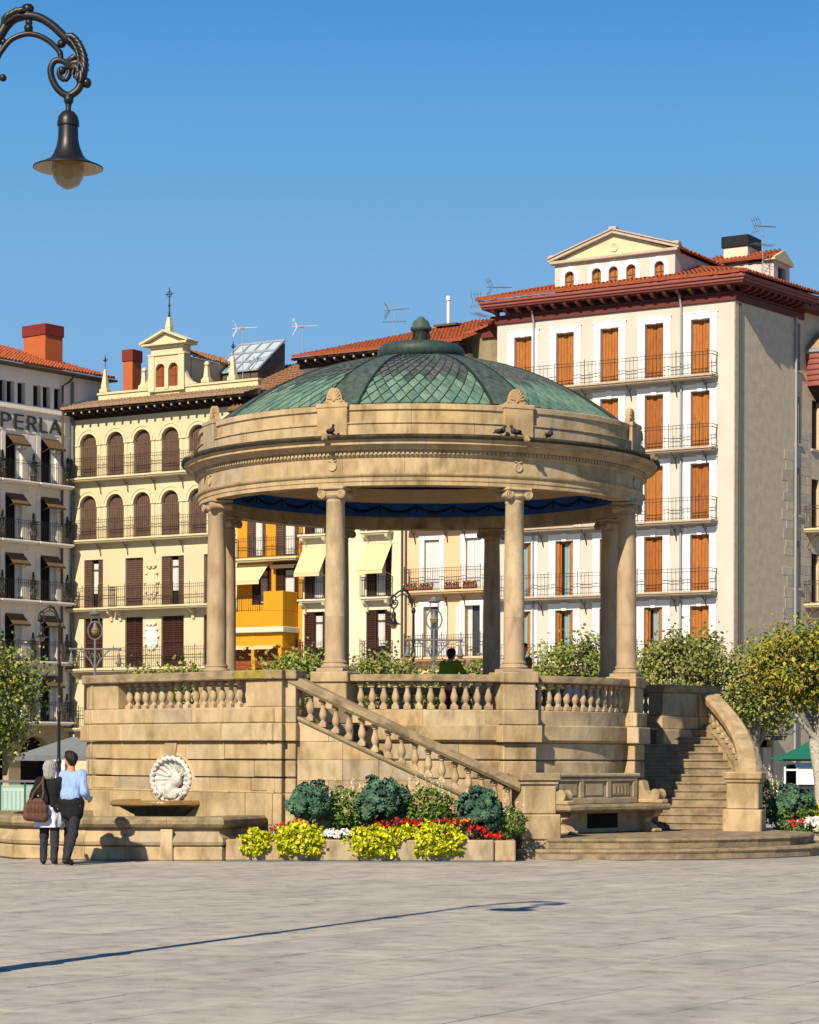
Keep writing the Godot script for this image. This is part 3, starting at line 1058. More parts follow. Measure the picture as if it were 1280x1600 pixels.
# a curved stair that climbs round the podium to a landing; the second is the mirror image of the first
func stair(K: Node3D, mirror: bool) -> void:
	var S := sub("stair", K)
	var fx := func(az: float) -> float: return (90.0 - az) if mirror else az
	var ab := 13.2
	var atop := -21.4
	var n := 13
	for k in n:
		var a0: float = lerpf(ab, atop, float(k) / n)
		var y := lerpf(0.33, 2.2, (k + 1.0) / n)
		var b := MB.new()
		var p0: float = deg_to_rad(fx.call(a0 + 0.28))
		var p1: float = deg_to_rad(fx.call(atop - 1.5))
		b.lathe([Vector2(6.1, y - 0.145), Vector2(6.1, y - 0.03), Vector2(6.1, y), Vector2(4.0, y), Vector2(4.0, y - 0.145)], 8, minf(p0, p1), maxf(p0, p1), true)
		var q := b
		if true:  # rounded nosing along the front edge
			var pr := polar(fx.call(a0 + 0.28), 0, 0)
			q.tube([pr * Vector3(0, y - 0.022, 4.05), pr * Vector3(0, y - 0.022, 6.1)], 0.024, 8)
		part("step", q, M.step_stone, S)
	# outer wall, cut into courses that follow the slope
	var slope := func(az: float) -> float: return lerpf(0.62, 2.35, clampf((az - ab) / (atop - ab), -0.2, 1.0))
	for row in [[0.0, 0.72], [0.725, 1.26], [1.265, 1.6], [1.605, 1.9], [1.905, 2.36]]:
		var cuts := [-21.6, -15.0, -9.5, -3.0, 3.5, 9.0, 14.2]
		for k in cuts.size() - 1:
			var z0: float = cuts[k] + (2.2 if int(row[0] * 10) % 2 == 0 and k > 0 else 0.0)
			var z1: float = cuts[k + 1] + (2.2 if int(row[0] * 10) % 2 == 0 and k < cuts.size() - 2 else 0.0)
			var area := PackedVector2Array([Vector2(-23, -0.1), Vector2(15, -0.1), Vector2(15, slope.call(15.0)), Vector2(ab, slope.call(ab)), Vector2(atop, slope.call(atop)), Vector2(-23, slope.call(-23.0))])
			var rect := PackedVector2Array([Vector2(z0 + 0.03, row[0]), Vector2(z1 - 0.03, row[0]), Vector2(z1 - 0.03, row[1]), Vector2(z0 + 0.03, row[1])])
			for poly in Geometry2D.intersect_polygons(rect, area):
				if poly.size() < 3:
					continue
				var b := MB.new()
				var ids := Geometry2D.triangulate_polygon(poly)
				var out := func(p: Vector2, r: float) -> Vector3: return polar(fx.call(p.x), r, p.y).origin
				for j in range(0, ids.size(), 3):
					var A := poly[ids[j]]
					var B := poly[ids[j + 1]]
					var C := poly[ids[j + 2]]
					if ((B - A).cross(C - A) < 0.0) != mirror:
						var sw := B
						B = C
						C = sw
					b.tri(out.call(A, 6.27), out.call(B, 6.27), out.call(C, 6.27))
					b.tri(out.call(A, 6.02), out.call(C, 6.02), out.call(B, 6.02))
				for j in poly.size():
					var p := poly[j]
					var q := poly[(j + 1) % poly.size()]
					var mid := Vector2()
					for pp in poly:
						mid += pp / poly.size()
					b.quad_out(out.call(p, 6.02), out.call(p, 6.27), out.call(q, 6.27), out.call(q, 6.02), out.call(mid, 6.14))
				part("stone", b, stone_mat(), S)
	# string moulding and coping follow the slope
	var string := []
	var cope := []
	for k in 15:
		var az: float = lerpf(ab + 0.6, atop - 0.3, k / 14.0)
		var y: float = lerpf(0.62, 2.35, clampf((az - ab) / (atop - ab), -0.2, 1.0))
		var x := polar(fx.call(az), 6.16, y)
		var tang := x.basis.x * (1.0 if mirror else -1.0)
		var f := Transform3D(Basis(x.basis.z, Vector3.UP, x.basis.z.cross(Vector3.UP)), x.origin)
		string.append(f)
		cope.append(f.translated(Vector3(0, 0.50, 0)))
	var b := MB.new()
	b.sweep(string, PackedVector2Array([Vector2(-0.14, -0.02), Vector2(0.135, -0.02), Vector2(0.15, 0.01), Vector2(0.135, 0.05), Vector2(-0.14, 0.05)]))
	part("string_moulding", b, M.stone_worn, S)
	b = MB.new()
	b.sweep(cope, PackedVector2Array([Vector2(-0.17, 0.0), Vector2(0.15, 0.0), Vector2(0.19, 0.05), Vector2(0.19, 0.13), Vector2(0.13, 0.185), Vector2(-0.13, 0.185), Vector2(-0.19, 0.13)]))
	part("coping", b, M.stone_worn if not mirror else M.stone, S)
	var bal := baluster_mesh(0.46)
	for k in 17:
		var az: float = lerpf(ab - 0.9, atop + 1.2, k / 16.0)
		var y: float = lerpf(0.62, 2.35, clampf((az - ab) / (atop - ab), -0.2, 1.0))
		part("baluster", bal, [M.stone_light, M.stone, M.stone_pink][rng.randi() % 3], S, polar(fx.call(az), 6.16, y + 0.045))
	# newel pillar at the foot
	var q := sub("newel_pillar", S, polar(fx.call(16.6), 6.14, 0))
	for e in [[0.0, 0.30, 0.66], [0.302, 0.72, 0.70], [0.722, 1.2, 0.58], [1.202, 1.26, 0.64], [1.262, 1.4, 0.70]]:
		b = MB.new()
		b.box(Vector3(0, (e[0] + e[1]) / 2, 0), Vector3(e[2], e[1] - e[0], e[2]), 0.022)
		part("stone", b, M.stone_worn if e[0] > 1.25 and not mirror else M.stone, q)

# ---------------------------------------------------------------- buildings round the square
const ROW := Vector3(14.39, 0.0, -106.0)  # right-hand corner of the row; its fronts run to the left of it
const ROW_TURN := -31.5

func row_point(x: float, z := 0.0) -> Vector3:
	return ROW + Basis(Vector3.UP, deg_to_rad(ROW_TURN)) * Vector3(x, 0, z)

# a wall with real openings: [x0, y0, x1, y1, arched]
func wall(parent: Node3D, called: String, x0: float, x1: float, y0: float, y1: float, holes: Array, mat: Material, th := 0.34, x := Transform3D()) -> MeshInstance3D:
	var b := MB.new()
	var xs := [x0, x1]
	var ys := [y0, y1]
	for h in holes:
		for e in [h[0], h[2]]:
			if e > x0 and e < x1 and not xs.has(e):
				xs.append(e)
		for e in [h[1], h[3]]:
			if e > y0 and e < y1 and not ys.has(e):
				ys.append(e)
	xs.sort()
	ys.sort()
	for j in ys.size() - 1:
		var from = null
		for i in xs.size():
			var solid := false
			if i < xs.size() - 1:
				solid = true
				var c := Vector2((xs[i] + xs[i + 1]) / 2, (ys[j] + ys[j + 1]) / 2)
				for h in holes:
					if c.x > h[0] and c.x < h[2] and c.y > h[1] and c.y < h[3]:
						solid = false
						break
			if solid and from == null:
				from = xs[i]
			if not solid and from != null:
				b.quad(Vector3(from, ys[j], 0), Vector3(xs[i], ys[j], 0), Vector3(xs[i], ys[j + 1], 0), Vector3(from, ys[j + 1], 0))
				from = null
	for h in holes:
		var a: float = h[0]
		var c: float = h[2]
		var lo: float = h[1]
		var hi: float = h[3]
		var r := (c - a) / 2
		var sp := hi
		if h.size() > 4 and h[4]:
			sp = hi - r
			var m := Vector2((a + c) / 2, sp)
			for k in 10:
				var a0 := PI * k / 10.0
				var a1 := PI * (k + 1) / 10.0
				var p := Vector3(m.x + cos(a0) * r, m.y + sin(a0) * r, 0)
				var q := Vector3(m.x + cos(a1) * r, m.y + sin(a1) * r, 0)
				var corner := Vector3(c if k < 5 else a, hi, 0)
				b.tri(p, corner, q)
				if k == 4:
					b.tri(q, corner, Vector3(a, hi, 0))
				b.quad(q, p, p + Vector3(0, 0, -th), q + Vector3(0, 0, -th))
		else:
			b.quad(Vector3(a, hi, -th), Vector3(c, hi, -th), Vector3(c, hi, 0), Vector3(a, hi, 0))
		b.quad(Vector3(a, lo, 0), Vector3(a, lo, -th), Vector3(a, sp, -th), Vector3(a, sp, 0))
		b.quad(Vector3(c, lo, -th), Vector3(c, lo, 0), Vector3(c, sp, 0), Vector3(c, sp, -th))
		b.quad(Vector3(a, lo, 0), Vector3(c, lo, 0), Vector3(c, lo, -th), Vector3(a, lo, -th))
	# edges and back, so that the wall has its thickness
	b.quad(Vector3(x0, y0, -th - 0.4), Vector3(x0, y0, 0), Vector3(x0, y1, 0), Vector3(x0, y1, -th - 0.4))
	b.quad(Vector3(x1, y0, 0), Vector3(x1, y0, -th - 0.4), Vector3(x1, y1, -th - 0.4), Vector3(x1, y1, 0))
	b.quad(Vector3(x0, y1, 0), Vector3(x1, y1, 0), Vector3(x1, y1, -th - 0.4), Vector3(x0, y1, -th - 0.4))
	b.quad(Vector3(x1, y0, -th - 0.4), Vector3(x0, y0, -th - 0.4), Vector3(x0, y1, -th - 0.4), Vector3(x1, y1, -th - 0.4))
	return part(called, b, mat, parent, x)

func railing(x0: float, x1: float, y: float, z: float, h: float, gap := 0.13, w := 0.013, returns := true) -> MB:
	var b := MB.new()
	for yy in [h, h * 0.86, 0.07]:
		b.span(Vector3(x0, y + yy - 0.011, z - 0.014), Vector3(x1, y + yy + 0.009, z + 0.014))
	var n := int((x1 - x0) / gap)
	for k in n + 1:
		var x := lerpf(x0, x1, float(k) / n)
		var ww := w * (1.9 if k % 8 == 0 else 1.0)
		b.span(Vector3(x - ww / 2, y, z - ww / 2), Vector3(x + ww / 2, y + h * (1.12 if k % 8 == 0 else 1.0), z + ww / 2))
	if returns:
		for x in [x0, x1]:
			for yy in [h, h * 0.86, 0.07]:
				b.span(Vector3(x - 0.016, y + yy - 0.016, 0.0), Vector3(x + 0.016, y + yy + 0.012, z))
			for k in range(1, int(z / gap) + 1):
				b.span(Vector3(x - w / 2, y, z - k * gap - w / 2), Vector3(x + w / 2, y + h, z - k * gap + w / 2))
	return b

func balcony(parent: Node3D, x0: float, x1: float, y: float, depth: float, slab: Material, iron: Material, h := 1.0, brackets := [], corbel := false, gap := 0.13) -> Node3D:
	var n := sub("balcony", parent)
	var b := MB.new()
	b.span(Vector3(x0, y - 0.10, 0.0), Vector3(x1, y, depth), 0.02)
	b.span(Vector3(x0 + 0.06, y - 0.17, 0.0), Vector3(x1 - 0.06, y - 0.1, depth - 0.07), 0.02)
	part("slab", b, slab, n)
	part("railing", railing(x0 + 0.05, x1 - 0.05, y, depth - 0.06, h, gap), iron, n)
	for x: float in brackets:
		b = MB.new()
		if corbel:
			b.extrude(PackedVector2Array([Vector2(0, y - 0.17), Vector2(0, y - 0.75), Vector2(0.12, y - 0.68), Vector2(0.16, y - 0.42), Vector2(0.4, y - 0.3), Vector2(0.46, y - 0.17)]), -0.08, 0.08)
			part("corbel", b, slab, n, Transform3D(Basis(Vector3.UP, -PI / 2), Vector3(x, 0, 0)))
		else:
			b.tube([Vector3(x, y - 0.2, depth * 0.8), Vector3(x, y - 0.35, depth * 0.55), Vector3(x, y - 0.5, depth * 0.25), Vector3(x, y - 0.85, 0.04)], 0.022, 5)
			b.tube([Vector3(x, y - 0.3, 0.03), Vector3(x + 0.0, y - 0.45, 0.16), Vector3(x, y - 0.3, 0.22), Vector3(x, y - 0.25, 0.12)], 0.014, 5)
			part("bracket", b, iron, n)
	return n

func leaf_boards(x0: float, x1: float, y0: float, y1: float, z: float, n: int, slats := false) -> MB:
	var b := MB.new()
	b.span(Vector3(x0, y0, z - 0.05), Vector3(x1, y1, z - 0.025))
	var w := (x1 - x0) / n
	if slats:
		b.span(Vector3(x0, y0, z - 0.026), Vector3(x0 + 0.05, y1, z))
		b.span(Vector3(x1 - 0.05, y0, z - 0.026), Vector3(x1, y1, z))
		var m := int((y1 - y0) / 0.11)
		for k in m:
			var y := y0 + (y1 - y0) * (k + 0.5) / m
			b.t = Transform3D(Basis(Vector3.RIGHT, 0.6), Vector3((x0 + x1) / 2, y, z - 0.016))
			b.box(Vector3.ZERO, Vector3(x1 - x0 - 0.1, 0.085, 0.012))
			b.t = Transform3D()
		b.span(Vector3(x0 + 0.05, (y0 + y1) / 2 - 0.05, z - 0.02), Vector3(x1 - 0.05, (y0 + y1) / 2 + 0.05, z + 0.004))
	else:
		for k in n:
			b.span(Vector3(x0 + w * k + 0.006, y0, z - 0.026), Vector3(x0 + w * (k + 1) - 0.006, y1, z), 0.006)
	return b

func curtain_mesh(x0: float, x1: float, y0: float, y1: float, z: float) -> MB:
	var b := MB.new()
	var n := int((x1 - x0) / 0.03) + 2
	for k in n:
		var a := lerpf(x0, x1, float(k) / n)
		var c := lerpf(x0, x1, float(k + 1) / n)
		var za := z + 0.03 * sin(k * 1.7)
		var zc := z + 0.03 * sin((k + 1) * 1.7)
		b.quad(Vector3(a, y0, za), Vector3(c, y0, zc), Vector3(c, y1, zc), Vector3(a, y1, za))
	return b

# barrel tiles on a sloping plane: hips cut the columns shorter towards the ends
func tiles(parent: Node3D, called: String, o: Vector3, along: Vector3, up: Vector3, width: float, length: float, mat: Material, hip_l := 1e9, hip_r := 1e9, pitch := 0.21) -> void:
	var b := MB.new()
	var ax := along.normalized()
	var uu := up.normalized()
	var nn := ax.cross(uu).normalized()
	var cols := int(width / pitch)
	var row := 0.42
	for k in cols:
		var x0 := width * k / cols
		var x1 := width * (k + 1) / cols
		var xm := (x0 + x1) / 2
		var len := minf(length, minf(xm * hip_l, (width - xm) * hip_r))
		if len < 0.15:
			continue
		var rows := maxi(1, int(ceil(len / row)))
		var jag := rng.randf_range(-0.03, 0.03)
		for j in rows:
			var u0 := minf(j * row + jag, len)
			var u1 := minf((j + 1) * row + 0.05 + jag, len)
			var l0 := 0.045 + rng.randf_range(-0.008, 0.008)
			var prev0 := Vector3()
			var prev1 := Vector3()
			for s in 5:
				var f := s / 4.0
				var hgt := sin(PI * f)
				var p0 := o + ax * lerpf(x0, x1, f) + uu * u0 + nn * (0.10 * hgt + l0 - 0.02)
				var p1 := o + ax * lerpf(x0, x1, f) + uu * u1 + nn * (0.085 * hgt + 0.0)
				if s > 0:
					b.quad(prev0, p0, p1, prev1)
					if j == 0:
						b.quad(o + ax * lerpf(x0, x1, f - 0.25) + uu * u0 - nn * 0.03, o + ax * lerpf(x0, x1, f) + uu * u0 - nn * 0.03, p0, prev0)
				prev0 = p0
				prev1 = p1
	part(called, b, mat, parent)

func prism_between(b: MB, pts: Array) -> void:  # closed solid from a bottom ring and a top ring of four
	var c := Vector3()
	for p in pts:
		c += p / 8.0
	b.quad_out(pts[0], pts[1], pts[2], pts[3], c)
	b.quad_out(pts[4], pts[5], pts[6], pts[7], c)
	for k in 4:
		var j := (k + 1) % 4
		b.quad_out(pts[k], pts[j], pts[4 + j], pts[4 + k], c)

func white_window(B: Node3D, x: float, y: float, kind: int) -> void:
	var n := sub("window", B, at(x, y, 0))
	var w := 0.46
	var h := 2.55
	var s := MB.new()
	for sx: float in [-1.0, 1.0]:
		s.span(Vector3(sx * 0.465, 0.0, 0.0), Vector3(sx * 0.82, h + 0.0, 0.05), 0.008)
	s.span(Vector3(-0.84, h + 0.002, 0.0), Vector3(0.84, h + 0.27, 0.055), 0.01)
	s.span(Vector3(-0.88, h + 0.272, 0.0), Vector3(0.88, h + 0.315, 0.08), 0.008)
	s.extrude(PackedVector2Array([Vector2(-0.11, h - 0.02), Vector2(0.11, h - 0.02), Vector2(0.16, h + 0.36), Vector2(-0.16, h + 0.36)]), 0.02, 0.1)
	part("surround", s, M.white_trim, n)
	var mat: Material = M.shutter_wood if rng.randf() < 0.6 else M.shutter_wood_dark
	if kind == 0:
		part("shutter", leaf_boards(-w, -0.008, 0.03, h - 0.02, -0.2, 3), mat, n)
		part("shutter", leaf_boards(0.008, w, 0.03, h - 0.02, -0.2 + rng.randf_range(0, 0.02), 3), mat, n)
	else:
		part("shutter", leaf_boards(-w, -w + 0.15, 0.03, h - 0.02, -0.1, 1), mat, n)
		part("shutter", leaf_boards(w - 0.19, w, 0.03, h - 0.02, -0.08, 1), mat, n)
		var f := MB.new()
		f.span(Vector3(-w + 0.15, 0.03, -0.24), Vector3(-w + 0.23, h, -0.17))
		f.span(Vector3(w - 0.27, 0.03, -0.24), Vector3(w - 0.19, h, -0.17))
		f.span(Vector3(-w + 0.15, h - 0.12, -0.24), Vector3(w - 0.19, h, -0.17))
		part("frame", f, M.shutter_wood_dark, n)
		if kind == 1:
			part("curtain", curtain_mesh(-0.12, 0.2, 0.0, h - 0.1, -0.25), M.curtain, n)
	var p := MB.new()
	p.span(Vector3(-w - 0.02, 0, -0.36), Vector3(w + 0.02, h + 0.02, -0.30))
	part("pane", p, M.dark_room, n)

func white_house() -> void:
	var W := 12.1
	var o := -12.1
	var B := thing("corner_house", "tall white rendered corner house with orange wooden shutters, dark red cornice and pedimented attic", "building", row_point(o), ROW_TURN)
	var xs := [-10.7, -8.48, -6.18, -3.92, -1.63]
	var slabs := [18.73, 15.5, 12.26, 9.07, 5.86, 2.7]
	var holes := []
	for y: float in slabs.slice(0, 5):
		for x: float in xs:
			holes.append([x - o - 0.465, y + 0.02, x - o + 0.465, y + 2.55])
	for x: float in xs:
		holes.append([x - o - 0.7, 0.0, x - o + 0.7, 2.5])
	wall(B, "front_wall", 0.0, W, 0.0, 22.05, holes, M.white_wall)
	for i in 5:
		for k in 5:
			var kind := 0
			if i == 3 and k in [0, 1, 2]:
				kind = 1
			if i == 4 and k in [0, 1, 3]:
				kind = 1
			if i == 4 and k == 2:
				kind = 2
			white_window(B, xs[k] - o, slabs[i] + 0.02, kind)
		var br := []
		for k in 5:
			br.append((xs[k] + (xs[mini(k + 1, 4)] if k < 4 else -0.9)) / 2 - o)
		balcony(B, 0.02 if i > 0 else 0.3, W - 0.75, slabs[i], 0.72, M.ashlar, M.iron, 1.0, br, false, 0.19)
	for k in 5:
		var b := MB.new()
		b.span(Vector3(xs[k] - o - 0.7, 0, -0.5), Vector3(xs[k] - o + 0.7, 2.5, -0.4))
		part("shop_door", b, M.dark_room, B)
	# solid body behind the front, so that the sides and the back are closed
	var body := MB.new()
	body.span(Vector3(0.01, 0, -13.0), Vector3(W - 0.36, 22.9, -0.75))
	part("body", body, M.brown_wall, B)
	# side wall towards the side street, with a doorway at its foot
	var sx := Transform3D(Basis(Vector3.UP, deg_to_rad(83.0)), Vector3(W, 0, 0))  # the side street leaves at a slightly open angle
	wall(B, "side_wall", 0.0, 5.36, 0.0, 22.05, [[1.4, 0.0, 3.6, 2.42]], M.stone_wall, 0.35, sx)
	var side := sub("side_front", B, sx)
	var q := MB.new()
	q.span(Vector3(1.3, 2.42, 0.0), Vector3(3.72, 2.62, 0.55), 0.01)
	part("door_canopy", q, M.black_metal, side)
	q = MB.new()
	q.span(Vector3(1.4, 0, -0.7), Vector3(3.6, 2.42, -0.6))
	part("doorway", q, M.dark_room, side)
	q = MB.new()
	q.span(Vector3(2.8, 0, -0.3), Vector3(3.55, 2.1, -0.05), 0.03)
	part("door_pillar", q, M.ashlar, side)
	var la := text_mesh("A", 0.62, 0.06)
	var lb := la.get_aabb()
	part("letter", la, M.paint_white, side, Transform3D(Basis.from_scale(Vector3.ONE * 0.6 / lb.size.y), Vector3(1.75, 1.62 - lb.position.y * 0.6 / lb.size.y, -0.1)))
	var edge := MB.new()
	edge.span(Vector3(0.0, 0.0, 0.0), Vector3(0.34, 22.0, 0.045), 0.01)
	part("corner_strip", edge, M.ashlar, side)
	edge = MB.new()
	edge.tube([Vector3(0.46, 0.5, 0.05), Vector3(0.46, 21.9, 0.05)], 0.05, 8)
	part("downpipe", edge, M.pipe_brown, side)
	var y := 2.75
	var k2 := 0
	while y < 21.5:
		var hh := rng.randf_range(0.36, 0.52)
		if rng.randf() < 0.8 and (y < 15.5):
			q = MB.new()
			q.span(Vector3(5.34 - (0.8 if k2 % 2 == 0 else 0.48) - rng.randf() * 0.25, y, -0.02), Vector3(5.35, y + hh - 0.02, 0.012), 0.01)
			part("quoin_stone", q, M.stone_wall if rng.randf() < 0.6 else M.ashlar, side)
		y += hh
		k2 += 1
	for r in 4:
		var x := 0.36
		while x < 5.0:
			var w2 := minf(rng.randf_range(0.7, 1.3), 5.28 - x)
			q = MB.new()
			q.span(Vector3(x, 2.72 + r * 0.46, -0.02), Vector3(x + w2 - 0.02, 2.72 + r * 0.46 + 0.44, 0.02), 0.012)
			part("wall_stone", q, M.ashlar if rng.randf() < 0.7 else M.stone_wall, side)
			x += w2
	# cornice: frieze band, brackets and deep gutter board
	var cor := sub("cornice", B)
	q = MB.new()
	q.span(Vector3(-0.08, 21.98, -0.2), Vector3(W + 0.1, 22.3, 0.1), 0.02)
	q.span(Vector3(-0.3, 22.302, -0.2), Vector3(W + 0.16, 22.38, 0.16), 0.01)
	part("frieze", q, M.eave_red, cor)
	q = MB.new()
	q.span(Vector3(0.0, 21.985, -0.2), Vector3(6.2, 22.295, 0.095), 0.02)
	q.span(Vector3(0.0, 22.304, -0.2), Vector3(6.2, 22.378, 0.155), 0.01)
	part("frieze", q, M.eave_red, cor, sx)
	q = MB.new()
	q.span(Vector3(-0.45, 22.62, -0.3), Vector3(W + 0.72, 22.72, 0.72), 0.01)
	part("soffit", q, M.eave_red, cor)
	q = MB.new()
	q.span(Vector3(-0.6, 22.622, -0.4), Vector3(6.3, 22.718, 0.715), 0.01)
	part("soffit", q, M.eave_red, cor, sx)
	q = MB.new()
	q.span(Vector3(-0.5, 22.722, -0.3), Vector3(W + 0.78, 22.85, 0.78), 0.02)
	q.span(Vector3(-0.55, 22.852, -0.3), Vector3(W + 0.86, 23.02, 0.86), 0.03)
	part("gutter_board", q, M.eave_pink, cor)
	q = MB.new()
	q.span(Vector3(-0.7, 22.724, -0.4), Vector3(6.3, 22.846, 0.775), 0.02)
	q.span(Vector3(-0.75, 22.854, -0.4), Vector3(6.3, 23.016, 0.855), 0.03)
	part("gutter_board", q, M.eave_pink, cor, sx)
	q = MB.new()
	q.extrude(PackedVector2Array([Vector2(0.0, 22.38), Vector2(0.38, 22.44), Vector2(0.52, 22.5), Vector2(0.58, 22.62), Vector2(0.0, 22.62)]), -0.085, 0.085)
	var mod := q.mesh()
	for k in 20:
		part("eave_bracket", mod, M.eave_red, cor, Transform3D(Basis(Vector3.UP, -PI / 2), Vector3(0.1 + k * (W - 0.1) / 19.0, 0, 0.1)))
	for k in 11:
		part("eave_bracket", mod, M.eave_red, cor, sx * Transform3D(Basis(Vector3.UP, -PI / 2), Vector3(0.3 + k * 0.56, 0, 0.1)))
	# roof slopes
	var rise := Vector3(0, 0.30, -1).normalized()
	tiles(B, "roof_tiles", Vector3(-0.6, 23.06, 0.92), Vector3.RIGHT, rise, W + 1.45, 6.2, M.tile_red, 1.1, 1.1)
	tiles(B, "roof_tiles", Vector3(W + 0.9, 23.06, 0.92), sx.basis.x, -sx.basis.z + Vector3(0, 0.30, 0), 8.0, 6.2, M.tile_red, 1.1, 1e9)
	q = MB.new()
	q.bar(Vector3(W + 0.9, 23.1, 0.92), Vector3(W - 4.6, 24.78, -4.6), 0.24, 0.16)
	q.bar(Vector3(-0.6, 23.1, 0.92), Vector3(4.9, 24.78, -4.6), 0.24, 0.16)
	part("hip_tiles", q, M.tile_red, B)
	# attic with pediment
	var at0 := -9.33 - o
	var at1 := -3.16 - o
	var A := sub("attic", B, at(0, 0, -0.55))
	var ar := []
	for x: float in [-8.55, -7.14, -6.27, -5.37, -3.94]:
		ar.append([x - o - 0.24, 23.3, x - o + 0.24, 24.24, true])
	wall(A, "wall", at0, at1, 22.9, 24.72, ar, M.white_wall, 0.22)
	for h in ar:
		var s := MB.new()
		var cx: float = (h[0] + h[2]) / 2
		for k in 12:
			var a0 := PI * k / 12.0
			var a1 := PI * (k + 1) / 12.0
			var poly := PackedVector2Array([Vector2(cx + cos(a0) * 0.25, 24.0 + sin(a0) * 0.25), Vector2(cx + cos(a0) * 0.47, 24.0 + sin(a0) * 0.47), Vector2(cx + cos(a1) * 0.47, 24.0 + sin(a1) * 0.47), Vector2(cx + cos(a1) * 0.25, 24.0 + sin(a1) * 0.25)])
			s.extrude(poly, 0.0, 0.05)
		s.span(Vector3(cx - 0.47, 23.22, 0), Vector3(cx - 0.25, 24.0, 0.05))
		s.span(Vector3(cx + 0.25, 23.22, 0), Vector3(cx + 0.47, 24.0, 0.05))
		part("arch_surround", s, M.white_trim, A)
		var f := MB.new()
		f.span(Vector3(cx - 0.26, 23.28, -0.2), Vector3(cx + 0.26, 24.26, -0.16))
		part("arch_window", f, M.shutter_wood, A)
		f = MB.new()
		f.span(Vector3(cx - 0.02, 23.3, -0.16), Vector3(cx + 0.02, 24.2, -0.13))
		f.span(Vector3(cx - 0.24, 23.78, -0.16), Vector3(cx + 0.24, 23.82, -0.135))
		part("arch_window_bar", f, M.shutter_brown, A)
	var ap := Vector2((at0 + at1) / 2, 25.72)
	q = MB.new()
	q.extrude(PackedVector2Array([Vector2(at0 + 0.05, 24.74), Vector2(at1 - 0.05, 24.74), ap + Vector2(0, 0.06)]), -0.2, 0.0)
	part("tympanum", q, M.cream_trim, A)
	q = MB.new()
	q.span(Vector3(at0 - 0.2, 24.62, -0.1), Vector3(at1 + 0.2, 24.76, 0.22), 0.02)
	for s: float in [-1.0, 1.0]:
		var e := Vector3(at0 - 0.28 if s < 0 else at1 + 0.28, 24.78, 0.05)
		q.bar(e, Vector3(ap.x, ap.y + 0.1, 0.05), 0.36, 0.13)
		q.bar(e + Vector3(0, 0.11, 0.03), Vector3(ap.x, ap.y + 0.21, 0.08), 0.42, 0.06)
	q.box(Vector3(ap.x, ap.y + 0.25, 0.05), Vector3(0.4, 0.16, 0.4), 0.03)
	q.box(Vector3(at1 + 0.1, 24.98, 0.05), Vector3(0.34, 0.14, 0.36), 0.03)
	q.box(Vector3(at0 - 0.1, 24.98, 0.05), Vector3(0.34, 0.14, 0.36), 0.03)
	part("pediment_moulding", q, M.ashlar, A)
	q = MB.new()
	q.t = Transform3D(Basis(Vector3.RIGHT, PI / 2), Vector3(ap.x, 25.12, 0))
	q.lathe([Vector2(0.2, 0), Vector2(0.2, 0.05), Vector2(0.15, 0.05), Vector2(0.13, 0.02), Vector2(0, 0.02)], 20, 0, TAU, false, 0.3)
	part("medallion", q, M.cream_trim, A)
	# side of the attic with its own little roof running back
	q = MB.new()
	q.span(Vector3(at0 + 0.02, 23.2, -6.5), Vector3(at1 - 0.02, 24.66, -0.65))
	part("attic_body", q, M.white_wall, A)
	tiles(A, "attic_tiles", Vector3(at1 + 0.25, 24.72, -0.1), Vector3.FORWARD, Vector3(-1, 0.30, 0).normalized(), 6.6, 3.4, M.tile_red)
	tiles(A, "attic_tiles", Vector3(at0 - 0.25, 24.72, -6.7), Vector3.BACK, Vector3(1, 0.30, 0).normalized(), 6.6, 3.4, M.tile_red)
	# chimney and dormer
	var ch := sub("chimney", B, at(W - 2.55, 0, -6.6))
	q = MB.new()
	q.span(Vector3(-0.62, 23.6, -0.7), Vector3(0.62, 25.85, 0.7), 0.02)
	part("stack", q, M.butter_wall, ch)
	q = MB.new()
	q.span(Vector3(-0.7, 25.72, -0.78), Vector3(0.7, 26.25, 0.78), 0.02)
	part("cap", q, M.black_metal, ch)
	var dm := sub("dormer", B, Transform3D(Basis(Vector3.UP, PI / 2), Vector3(W - 0.5, 0, -6.6)))
	wall(dm, "wall", -0.95, 0.95, 23.3, 24.85, [[-0.45, 23.7, 0.45, 24.65]], M.white_wall, 0.2)
	q = MB.new()
	q.span(Vector3(-0.93, 23.2, -3.4), Vector3(0.93, 24.83, -0.62))
	part("body", q, M.white_wall, dm)
	q = MB.new()
	q.span(Vector3(-0.46, 23.68, -0.26), Vector3(0.46, 24.67, -0.2))
	part("pane", q, M.pane, dm)
	q = MB.new()
	q.extrude(PackedVector2Array([Vector2(-1.15, 24.85), Vector2(1.15, 24.85), Vector2(1.15, 24.97), Vector2(0, 25.45), Vector2(-1.15, 24.97)]), -0.4, 0.15)
	part("gable", q, M.cream_trim, dm)
	tiles(dm, "dormer_tiles", Vector3(-1.2, 24.95, -3.4), Vector3.BACK, Vector3(1, 0.42, 0).normalized(), 3.4, 1.35, M.tile_red)
	tiles(dm, "dormer_tiles", Vector3(1.2, 24.95, 0.0), Vector3.FORWARD, Vector3(-1, 0.42, 0).normalized(), 3.4, 1.35, M.tile_red)
	# downpipes
	for x: float in [2.0, W - 2.55]:
		q = MB.new()
		q.tube([Vector3(x, 22.9, 0.5), Vector3(x, 22.2, 0.2), Vector3(x, 21.8, 0.09), Vector3(x, 3.0, 0.09)], 0.05, 8)
		part("downpipe", q, M.zinc, B)

